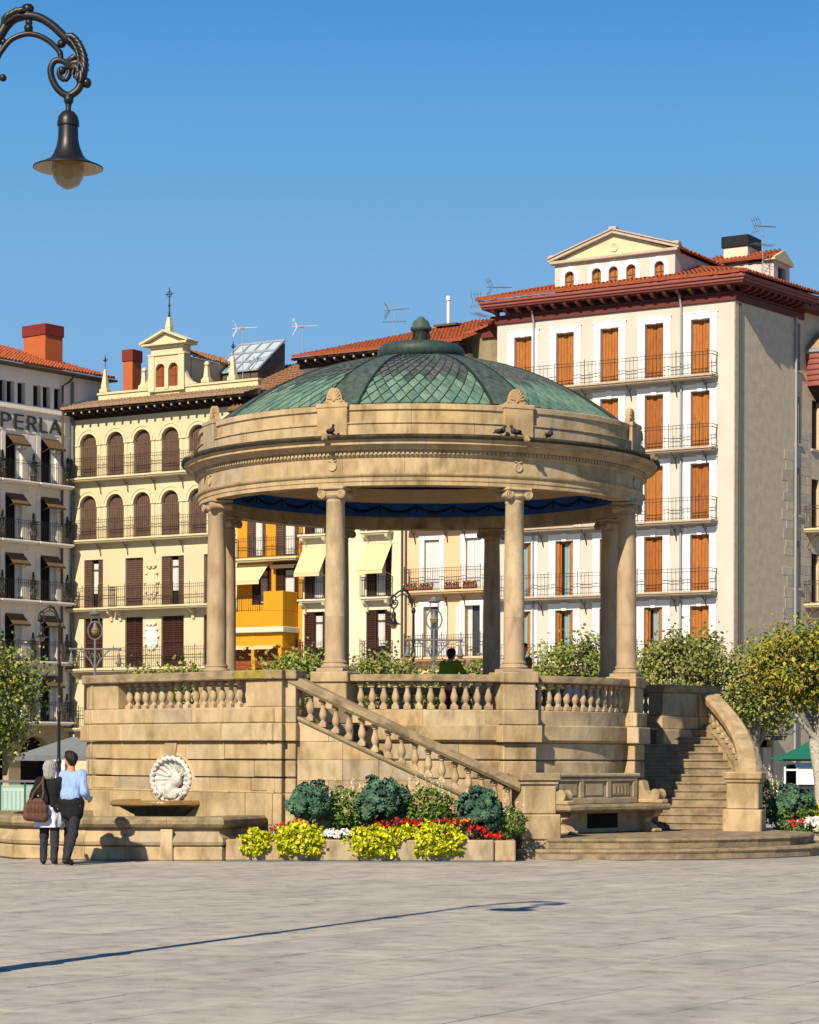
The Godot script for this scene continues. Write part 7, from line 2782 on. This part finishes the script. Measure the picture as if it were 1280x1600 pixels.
# ---------------------------------------------------------------- sculpting by distance fields
func sculpt(bones: Array, cell: float, k: float) -> MB:
	var lo := Vector3.INF
	var hi := -Vector3.INF
	for b in bones:
		var r := maxf(b[2], b[3]) + k * 0.5 + cell * 2.0
		for p: Vector3 in [b[0], b[1]]:
			lo = lo.min(p - Vector3.ONE * r)
			hi = hi.max(p + Vector3.ONE * r)
	var n := Vector3i(((hi - lo) / cell).ceil()) + Vector3i.ONE
	var F := PackedFloat32Array()
	F.resize(n.x * n.y * n.z)
	F.fill(1.0)
	for b in bones:
		var A: Vector3 = b[0]
		var B: Vector3 = b[1]
		var ra: float = b[2]
		var rb: float = b[3]
		var ab := B - A
		var l2 := maxf(ab.length_squared(), 1e-9)
		var m := maxf(ra, rb) + k + cell * 2.0
		var i0 := Vector3i(((A.min(B) - Vector3.ONE * m - lo) / cell).floor()).clamp(Vector3i.ZERO, n - Vector3i.ONE)
		var i1 := Vector3i(((A.max(B) + Vector3.ONE * m - lo) / cell).ceil()).clamp(Vector3i.ZERO, n - Vector3i.ONE)
		for z in range(i0.z, i1.z + 1):
			for y in range(i0.y, i1.y + 1):
				var row := (z * n.y + y) * n.x
				for x in range(i0.x, i1.x + 1):
					var p := lo + Vector3(x, y, z) * cell
					var t := clampf((p - A).dot(ab) / l2, 0.0, 1.0)
					var d := (p - A - ab * t).length() - lerpf(ra, rb, t)
					if d < m:
						var f := F[row + x]
						var h := maxf(k - absf(f - d), 0.0) / k
						F[row + x] = minf(f, d) - h * h * k * 0.25
	var out := MB.new()
	var id := {}
	var sy := n.x
	var sz := n.x * n.y
	var offs := [0, 1, sy, sy + 1, sz, sz + 1, sz + sy, sz + sy + 1]
	for z in n.z - 1:
		for y in n.y - 1:
			for x in n.x - 1:
				var i := z * sz + y * sy + x
				var inside := 0
				for o: int in offs:
					if F[i + o] < 0.0:
						inside += 1
				if inside == 0 or inside == 8:
					continue
				var c := Vector3.ZERO
				var m := 0
				for e in [[0, 1], [0, 2], [0, 4], [1, 3], [1, 5], [2, 3], [2, 6], [3, 7], [4, 5], [4, 6], [5, 7], [6, 7]]:
					var fa := F[i + offs[e[0]]]
					var fb := F[i + offs[e[1]]]
					if (fa < 0.0) != (fb < 0.0):
						var t := fa / (fa - fb)
						var pa := Vector3(e[0] & 1, (e[0] >> 1) & 1, e[0] >> 2)
						var pb := Vector3(e[1] & 1, (e[1] >> 1) & 1, e[1] >> 2)
						c += pa.lerp(pb, t)
						m += 1
				c /= m
				id[i] = out.v.size()
				out.v.append(lo + (Vector3(x, y, z) + c) * cell)
				var g := Vector3(F[i + 1] + F[i + 1 + sy] + F[i + 1 + sz] + F[i + 1 + sy + sz] - F[i] - F[i + sy] - F[i + sz] - F[i + sy + sz], F[i + sy] + F[i + sy + 1] + F[i + sy + sz] + F[i + sy + sz + 1] - F[i] - F[i + 1] - F[i + sz] - F[i + sz + 1], F[i + sz] + F[i + sz + 1] + F[i + sz + sy] + F[i + sz + sy + 1] - F[i] - F[i + 1] - F[i + sy] - F[i + sy + 1])
				out.n.append(g.normalized())
	for i: int in id:
		for e in [[1, sy, sz], [sy, sz, 1], [sz, 1, sy]]:
			var fa := F[i]
			var fb := F[i + e[0]]
			if (fa < 0.0) == (fb < 0.0):
				continue
			var a: int = id.get(i, -1)
			var b: int = id.get(i - e[1], -1)
			var c: int = id.get(i - e[1] - e[2], -1)
			var d: int = id.get(i - e[2], -1)
			if b < 0 or c < 0 or d < 0:
				continue
			# outward when the near end of the edge lies inside
			if fa < 0.0:
				out.ix.append_array(PackedInt32Array([a, c, b, a, d, c]))
			else:
				out.ix.append_array(PackedInt32Array([a, b, c, a, c, d]))
	return out

func wrinkle(b: MB, amp: float, f: Vector3, seedn: int) -> MB:  # folds pressed into a sculpted cloth
	var nz := noise(1.0, seedn, 3)
	for k in b.v.size():
		var p := b.v[k] * f
		var e := 0.03
		var h := nz.get_noise_3dv(p)
		var g := Vector3(nz.get_noise_3dv(p + Vector3(e, 0, 0)) - h, nz.get_noise_3dv(p + Vector3(0, e, 0)) - h, nz.get_noise_3dv(p + Vector3(0, 0, e)) - h) / e * f * amp
		var nn := b.n[k]
		b.v[k] += nn * h * amp
		b.n[k] = (nn - (g - nn * g.dot(nn))).normalized()
	return b

func hand_bones(w: Vector3, dir: Vector3, palm: Vector3, thumb: Vector3) -> Array:  # wrist, along the hand, palm normal, towards the thumb
	var o := []
	for k in 4:
		var s := thumb * (0.028 - k * 0.019)
		var kn := w + dir * (0.085 - 0.006 * absf(k - 1.2)) + s
		var l: float = [0.066, 0.076, 0.070, 0.054][k]
		var m := kn + dir * l * 0.5 + palm * 0.012
		var e := m + dir * l * 0.42 + palm * 0.028
		o.append([w + s * 0.5, kn, 0.014, 0.0115])
		o.append([kn, m, 0.0095, 0.0085])
		o.append([m, e, 0.0085, 0.0072])
	o.append([w + dir * 0.02 + thumb * 0.02, w + dir * 0.055 + thumb * 0.055 + palm * 0.01, 0.014, 0.011])
	o.append([w + dir * 0.055 + thumb * 0.055 + palm * 0.01, w + dir * 0.092 + thumb * 0.058 + palm * 0.02, 0.011, 0.009])
	return o

# q: joint positions (metres, person facing +z, the person's right is -x)
func person(label: String, p: Vector3, turn: float, size: float, q: Dictionary, wear: Dictionary) -> Node3D:
	var P := thing("person", label, "person", p, turn)
	P.scale = Vector3.ONE * size / 1.75
	var J := {"hl": Vector3(0.09, 0.93, 0), "hr": Vector3(-0.09, 0.93, 0), "kl": Vector3(0.10, 0.50, 0.02), "kr": Vector3(-0.10, 0.50, 0.02), "al": Vector3(0.10, 0.085, 0), "ar": Vector3(-0.10, 0.085, 0), "fl": Vector3(0.11, 0.035, 0.15), "fr": Vector3(-0.11, 0.035, 0.15),
		"sl": Vector3(0.175, 1.42, 0), "sr": Vector3(-0.175, 1.42, 0), "el": Vector3(0.23, 1.13, -0.02), "er": Vector3(-0.23, 1.13, -0.02), "wl": Vector3(0.24, 0.88, 0.06), "wr": Vector3(-0.24, 0.88, 0.06), "waist": Vector3(0, 1.08, 0), "chest": Vector3(0, 1.32, 0.0), "neck": Vector3(0, 1.47, 0.0), "head": Vector3(0, 1.64, 0.02), "look": 0.0, "build": 1.0}
	J.merge(q, true)
	var g: float = J.build
	var hd: Vector3 = J.head
	var bones := [
		[J.hl, J.hr, 0.10 * g, 0.10 * g], [J.hl, J.waist + Vector3(0.05, 0, 0), 0.10 * g, 0.095 * g], [J.hr, J.waist - Vector3(0.05, 0, 0), 0.10 * g, 0.095 * g],
		[J.waist + Vector3(0.05, 0, 0), J.chest + Vector3(0.075, 0, 0), 0.095 * g, 0.105 * g], [J.waist - Vector3(0.05, 0, 0), J.chest - Vector3(0.075, 0, 0), 0.095 * g, 0.105 * g],
		[J.chest + Vector3(0.06, 0.04, 0), J.sl, 0.09, 0.055], [J.chest + Vector3(-0.06, 0.04, 0), J.sr, 0.09, 0.055], [J.chest + Vector3(0, 0.05, 0), J.neck, 0.09, 0.056], [J.neck, hd - Vector3(0, 0.06, 0.0), 0.054, 0.05],
		[J.sl, J.el, 0.052, 0.040], [J.el, J.wl, 0.039, 0.027], [J.sr, J.er, 0.052, 0.040], [J.er, J.wr, 0.039, 0.027],
		[J.hl, J.kl, 0.088 * g, 0.058], [J.kl, J.al, 0.056, 0.036], [J.hr, J.kr, 0.088 * g, 0.058], [J.kr, J.ar, 0.056, 0.036]]
	var body := sculpt(bones, 0.02, 0.05)
	var Y := Basis(Vector3.UP, deg_to_rad(J.look))
	var H := [[Vector3(0, 0.02, -0.02), Vector3(0, 0.03, 0.025), 0.088, 0.084], [Vector3(0, -0.03, 0.02), Vector3(0, -0.085, 0.055), 0.068, 0.038], [Vector3(0.035, -0.04, 0.0), Vector3(-0.035, -0.04, 0.0), 0.055, 0.055], [Vector3(0, 0.02, 0.098), Vector3(0, -0.02, 0.122), 0.010, 0.015], [Vector3(-0.018, -0.055, 0.09), Vector3(0.018, -0.055, 0.09), 0.009, 0.009],
		[Vector3(0.086, 0.02, -0.005), Vector3(0.088, -0.025, 0.0), 0.014, 0.010], [Vector3(-0.086, 0.02, -0.005), Vector3(-0.088, -0.025, 0.0), 0.014, 0.010], [Vector3(0.045, 0.035, 0.085), Vector3(-0.045, 0.035, 0.085), 0.014, 0.014], [Vector3(0, -0.05, -0.02), Vector3(0, -0.13, -0.03), 0.054, 0.054]]
	var hx := Transform3D(Y, hd)
	body.add(sculpt(H, 0.008, 0.025), hx)
	for s in ["l", "r"]:
		var w: Vector3 = J["w" + s]
		var e: Vector3 = J["e" + s]
		var d := (w - e).normalized()
		var th: Vector3 = J.get("thumb" + s, Vector3(0, 0, 1))
		th = (th - d * th.dot(d)).normalized()
		var pm := d.cross(th) * (1.0 if s == "l" else -1.0)
		body.add(sculpt(hand_bones(w, d, pm, th), 0.006, 0.010), Transform3D())
	part("body", body, M.skin, P)
	var eyes := MB.new()
	for s: float in [-1.0, 1.0]:
		eyes.t = hx
		eyes.ball(Vector3(s * 0.034, 0.016, 0.094), 0.011, Vector3.ONE, 8)
	part("eyes", eyes, M.cloth_black, P)
	# hair
	var hb := [[Vector3(0, 0.045, -0.035), Vector3(0, 0.06, 0.02), 0.094, 0.086], [Vector3(0, 0.0, -0.055), Vector3(0, -0.03, -0.05), 0.08, 0.068], [Vector3(0.07, 0.045, -0.01), Vector3(0.07, 0.0, -0.02), 0.035, 0.02], [Vector3(-0.07, 0.045, -0.01), Vector3(-0.07, 0.0, -0.02), 0.035, 0.02], [Vector3(-0.03, 0.11, 0.05), Vector3(0.04, 0.11, 0.055), 0.03, 0.03]]
	if wear.get("long", false):
		hb = [[Vector3(0, 0.04, -0.04), Vector3(0, 0.05, 0.01), 0.108, 0.098], [Vector3(0, -0.02, -0.06), Vector3(0, -0.12, -0.06), 0.098, 0.085], [Vector3(0.06, 0.0, -0.03), Vector3(0.06, -0.12, -0.03), 0.055, 0.05], [Vector3(-0.06, 0.0, -0.03), Vector3(-0.06, -0.12, -0.03), 0.055, 0.05]]
	var hm := MB.new()
	hm.add(wrinkle(sculpt(hb, 0.008, 0.03), 0.012, Vector3(30, 9, 30), 6), hx)
	part("hair", hm, wear.hair, P)
	# clothes: the same bones, slightly fuller
	var o := 0.016
	var top := []
	for k in [1, 2, 3, 4, 5, 6]:
		top.append([bones[k][0], bones[k][1], bones[k][2] + o, bones[k][3] + o])
	top.append([J.chest + Vector3(0, 0.06, 0), J.neck - Vector3(0, 0.02, 0), 0.095, 0.066])
	for k in [9, 11]:
		top.append([bones[k][0], bones[k][1], bones[k][2] + 0.02, bones[k][3] + 0.02])
	if wear.get("sleeves", true):
		for k in [10, 12]:
			var a: Vector3 = bones[k][0]
			var b: Vector3 = bones[k][1]
			top.append([a, a.lerp(b, wear.get("sleeve_end", 0.92)), bones[k][2] + 0.019, bones[k][3] + 0.014])
	part("shirt", wrinkle(sculpt(top, 0.014, 0.04), 0.016, Vector3(9, 4.5, 9), 5), wear.top, P)
	var leg := [[J.hl + Vector3(0, 0.05, 0), J.hr + Vector3(0, 0.05, 0), 0.112 * g, 0.112 * g]]
	for s in ["l", "r"]:
		var h: Vector3 = J["h" + s]
		var kn: Vector3 = J["k" + s]
		var an: Vector3 = J["a" + s]
		leg.append([h, kn, 0.10 * g, 0.074])
		if not wear.get("short", false):
			leg.append([kn, an + (kn - an) * 0.02, 0.073, 0.064])
	part("trousers", wrinkle(sculpt(leg, 0.014, 0.03), 0.013, Vector3(9, 6, 9), 9), wear.legs, P)
	for s in ["l", "r"]:
		var an: Vector3 = J["a" + s]
		var ft: Vector3 = J["f" + s]
		var heel := an + (an - ft).normalized() * 0.035
		heel.y = minf(an.y - 0.035, heel.y)
		part("shoe", sculpt([[heel, ft, 0.042, 0.036], [an - Vector3(0, 0.03, 0), ft.lerp(an, 0.5), 0.045, 0.04]], 0.010, 0.03), wear.shoes, P)
	return P

func people() -> void:
	# the couple walking past the fountain, seen from behind
	var man := person("dark-haired man in a light blue shirt and dark trousers leaning towards the grey-haired woman", Vector3(-5.13, 0.0, -36.1), 152.0, 1.70, {
		"kl": Vector3(0.10, 0.51, 0.10), "al": Vector3(0.11, 0.09, 0.03), "fl": Vector3(0.12, 0.035, 0.18), "kr": Vector3(-0.11, 0.50, -0.09), "ar": Vector3(-0.13, 0.105, -0.30), "fr": Vector3(-0.13, 0.04, -0.15), "chest": Vector3(0.02, 1.31, 0.04), "neck": Vector3(0.05, 1.46, 0.07), "head": Vector3(0.09, 1.635, 0.11), "look": 62.0, "sl": Vector3(0.19, 1.39, 0.06), "sr": Vector3(-0.18, 1.42, 0.03),
		"er": Vector3(-0.30, 1.13, -0.06), "wr": Vector3(-0.22, 1.03, 0.17), "el": Vector3(0.25, 1.11, 0.0), "wl": Vector3(0.22, 0.9, 0.12), "build": 1.04},
		{"hair": M.hair_dark, "top": M.shirt_blue, "legs": M.cloth_navy, "shoes": M.leather_dark})
	var belt := wrinkle(sculpt([[Vector3(0.095, 0.965, 0.0), Vector3(0.10, 0.83, 0.01), 0.132, 0.118], [Vector3(-0.095, 0.965, 0.0), Vector3(-0.10, 0.80, -0.02), 0.132, 0.122], [Vector3(0.0, 0.95, -0.03), Vector3(-0.02, 0.82, -0.05), 0.12, 0.10]], 0.016, 0.05), 0.018, Vector3(8, 4, 8), 3)
	part("tied_jacket", belt, M.cloth_black, man)
	var woman := person("grey-haired woman in a black cardigan over a white tunic, walking away", Vector3(-5.46, 0.0, -36.15), 176.0, 1.56, {
		"kl": Vector3(0.105, 0.50, 0.05), "al": Vector3(0.12, 0.09, 0.06), "fl": Vector3(0.15, 0.035, 0.2), "kr": Vector3(-0.1, 0.50, -0.05), "ar": Vector3(-0.11, 0.10, -0.14), "fr": Vector3(-0.11, 0.04, 0.01), "head": Vector3(-0.015, 1.635, 0.03), "look": -28.0, "el": Vector3(0.30, 1.15, 0.02), "wl": Vector3(0.26, 1.10, 0.24), "er": Vector3(-0.24, 1.14, 0.04), "wr": Vector3(-0.2, 1.0, 0.2), "build": 1.12},
		{"hair": M.hair_silver, "long": true, "top": M.cloth_black, "legs": M.cloth_charcoal, "shoes": M.leather_dark})
	var skirt := MB.new()
	var prof := []
	for e in [[0.245, 0.64], [0.235, 0.72], [0.22, 0.82], [0.19, 0.92], [0.165, 1.02]]:
		prof.append(Vector2(e[0], e[1]))
	skirt.t = Transform3D(Basis.from_scale(Vector3(1.12, 1, 0.82)), Vector3(0, 0, 0.0))
	skirt.lathe(prof, 32)
	wrinkle(skirt, 0.02, Vector3(11, 3, 11), 8)
	part("tunic", skirt, M.cloth_white, woman)
	var coat := wrinkle(sculpt([[Vector3(0.06, 1.1, 0), Vector3(0.065, 0.90, 0.0), 0.13, 0.14], [Vector3(-0.06, 1.1, 0), Vector3(-0.065, 0.90, 0.0), 0.13, 0.14]], 0.016, 0.05), 0.018, Vector3(8, 4, 8), 4)
	part("cardigan_hem", coat, M.cloth_black, woman)
	# her shoulder bag
	var bag := thing("handbag", "slouchy brown leather handbag hanging behind the grey-haired woman", "handbag", Vector3(-5.64, 0.66, -35.93), 0.0)
	var bb := sculpt([[Vector3(-0.11, 0.09, 0), Vector3(0.12, 0.07, 0), 0.085, 0.085], [Vector3(-0.10, 0.2, 0), Vector3(0.11, 0.19, 0), 0.085, 0.085], [Vector3(-0.07, 0.30, 0), Vector3(0.09, 0.30, 0), 0.055, 0.055]], 0.016, 0.05)
	part("pouch", bb, M.leather_brown, bag)
	for sx in [-0.05, 0.10]:
		var st := MB.new()
		st.tube(smooth([Vector3(sx, 0.33, 0.05), Vector3(sx + 0.02, 0.42, 0.03), Vector3(0.10, 0.62, -0.06), Vector3(0.09, 0.68, -0.17)], 14), 0.016, 7)
		part("strap", st, M.leather_brown, bag)
	var fold := MB.new()
	for k in 5:
		fold.tube([Vector3(-0.1 + k * 0.05, 0.31, 0.055), Vector3(-0.11 + k * 0.055, 0.2, 0.088), Vector3(-0.10 + k * 0.05, 0.07, 0.08)], [0.003, 0.006, 0.002], 6)
	part("fold", fold, M.leather_brown, bag)
	# people on the bandstand
	person("person in a green shirt and red shorts standing at the far rail inside the bandstand", Vector3(0.82, 2.23, -48.4), 150.0, 1.62, {"er": Vector3(-0.32, 1.2, 0.05), "wr": Vector3(-0.48, 1.12, 0.14), "look": 10.0, "head": Vector3(0, 1.62, 0.05)},
		{"hair": M.hair_dark, "top": M.shirt_green, "sleeves": false, "legs": M.shorts_red, "shoes": M.leather_dark})
	person("person in a rust-coloured top half hidden behind the front right column", Vector3(2.18, 2.23, -46.2), 40.0, 1.60, {}, {"hair": M.hair_dark, "top": M.shirt_rust, "legs": M.cloth_charcoal, "shoes": M.leather_dark})
	person("dark-haired child in a blue shirt behind the right-hand balusters", Vector3(3.10, 2.23, -45.5), 160.0, 0.98, {}, {"hair": M.hair_dark, "top": M.shirt_blue, "legs": M.cloth_navy, "shoes": M.leather_dark})

func pigeons() -> void:
	var proto: Node3D = null
	for e in [[-21.0, "dark pigeon on the cornice above the front left column", 30], [18.0, "leftmost of three pigeons on the cornice near the front right column", 120], [21.8, "middle one of three pigeons on the cornice near the front right column", -60], [30.5, "pigeon on the cornice to the right of the front right column", 20]]:
		var x := KC + polar(e[0], 4.36, 7.165).origin
		if proto == null:
			proto = thing("pigeon", e[1], "pigeon", x, e[2], "pigeons resting on the bandstand cornice")
			proto.scale = Vector3.ONE * 0.85
			part("body", sculpt([[Vector3(0, 0.085, -0.03), Vector3(0, 0.11, 0.06), 0.05, 0.055], [Vector3(0, 0.12, 0.07), Vector3(0, 0.19, 0.1), 0.035, 0.022], [Vector3(0, 0.205, 0.105), Vector3(0, 0.203, 0.115), 0.024, 0.02], [Vector3(0, 0.08, -0.06), Vector3(0, 0.05, -0.17), 0.035, 0.012], [Vector3(0, 0.2, 0.13), Vector3(0, 0.195, 0.15), 0.008, 0.004]], 0.010, 0.03), M.pigeon_grey, proto)
			for s: float in [-1.0, 1.0]:
				var w := MB.new()
				w.ball(Vector3(s * 0.048, 0.1, -0.03), 0.06, Vector3(0.25, 0.65, 1.5), 10)
				part("wing", w, M.pigeon_grey, proto)
				w = MB.new()
				w.tube([Vector3(s * 0.02, 0.05, 0.01), Vector3(s * 0.02, 0.005, 0.02), Vector3(s * 0.022, 0.004, 0.05)], 0.005, 5)
				part("leg", w, M.wood_rust, proto)
		else:
			dup(proto, e[1], x, e[2])

func antenna(label: String, p: Vector3, turn: float, h: float, kind: int) -> void:
	var A := thing("antenna", label, "aerial", p, turn, "television aerials on the roofs")
	var b := MB.new()
	b.tube([Vector3.ZERO, Vector3(0, h, 0)], 0.022, 6)
	part("mast", b, M.zinc, A)
	var m: Material = M.white_metal if kind == 0 else M.lamp_grey
	b = MB.new()
	b.tube([Vector3(-0.55, h - 0.1, 0), Vector3(0.75, h - 0.02, 0)], 0.018, 6)
	for k in 9:
		var x := -0.1 + k * 0.1
		var l := 0.16 - k * 0.006
		b.tube([Vector3(x, h - 0.07 + x * 0.06, -l), Vector3(x, h - 0.07 + x * 0.06, l)], 0.009, 5)
	part("boom", b, m, A)
	b = MB.new()
	for s: float in [-1.0, 1.0]:
		for k in 4:
			b.tube([Vector3(-0.3 + s * 0.0, h - 0.1, -0.25 + k * 0.166), Vector3(-0.52, h - 0.1 + s * 0.42, -0.25 + k * 0.166)], 0.011, 5)
		b.tube([Vector3(-0.45, h - 0.1 + s * 0.28, -0.3), Vector3(-0.45, h - 0.1 + s * 0.28, 0.3)], 0.011, 5)
	part("reflector", b, m, A)
	if kind == 0:
		b = MB.new()
		b.box(Vector3(-0.05, h - 0.08, 0), Vector3(0.2, 0.1, 0.1), 0.02)
		part("dipole_box", b, M.orange_plastic, A)
	else:
		b = MB.new()
		b.tube([Vector3(-0.6, h * 0.72, 0), Vector3(0.6, h * 0.72, 0)], 0.014, 5)
		for k in 7:
			b.tube([Vector3(-0.55 + k * 0.18, h * 0.72, -0.3), Vector3(-0.55 + k * 0.18, h * 0.72, 0.3)], 0.009, 5)
		part("lower_boom", b, m, A)

func antennas() -> void:
	antenna("white aerial on a tall mast left of the glazed roof light", row_point(-29.1, -3.2) + Vector3(0, 21.2, 0), 0.0, 2.75, 0)
	antenna("white aerial above the glazed roof light", row_point(-26.9, -5.5) + Vector3(0, 21.5, 0), 10.0, 2.7, 0)
	antenna("grey aerial with two booms over the cream house roof", row_point(-20.3, -4.0) + Vector3(0, 21.8, 0), -10.0, 2.4, 1)
	antenna("grey double aerial beside the white house's left eave", row_point(-13.0, -1.6) + Vector3(0, 21.9, 0), 20.0, 2.3, 1)
	antenna("small white aerial behind the pediment of the white house", row_point(-7.3, -3.0) + Vector3(0, 24.6, 0), 0.0, 1.5, 0)
	antenna("dark aerial on a tall mast beside the black-capped chimney", row_point(-0.6, -4.6) + Vector3(0, 23.0, 0), 30.0, 3.3, 1)
	antenna("thin grey aerial on the set-back brown storey", row_point(-13.6, -1.0) + Vector3(0, 20.9, 0), 60.0, 2.6, 1)
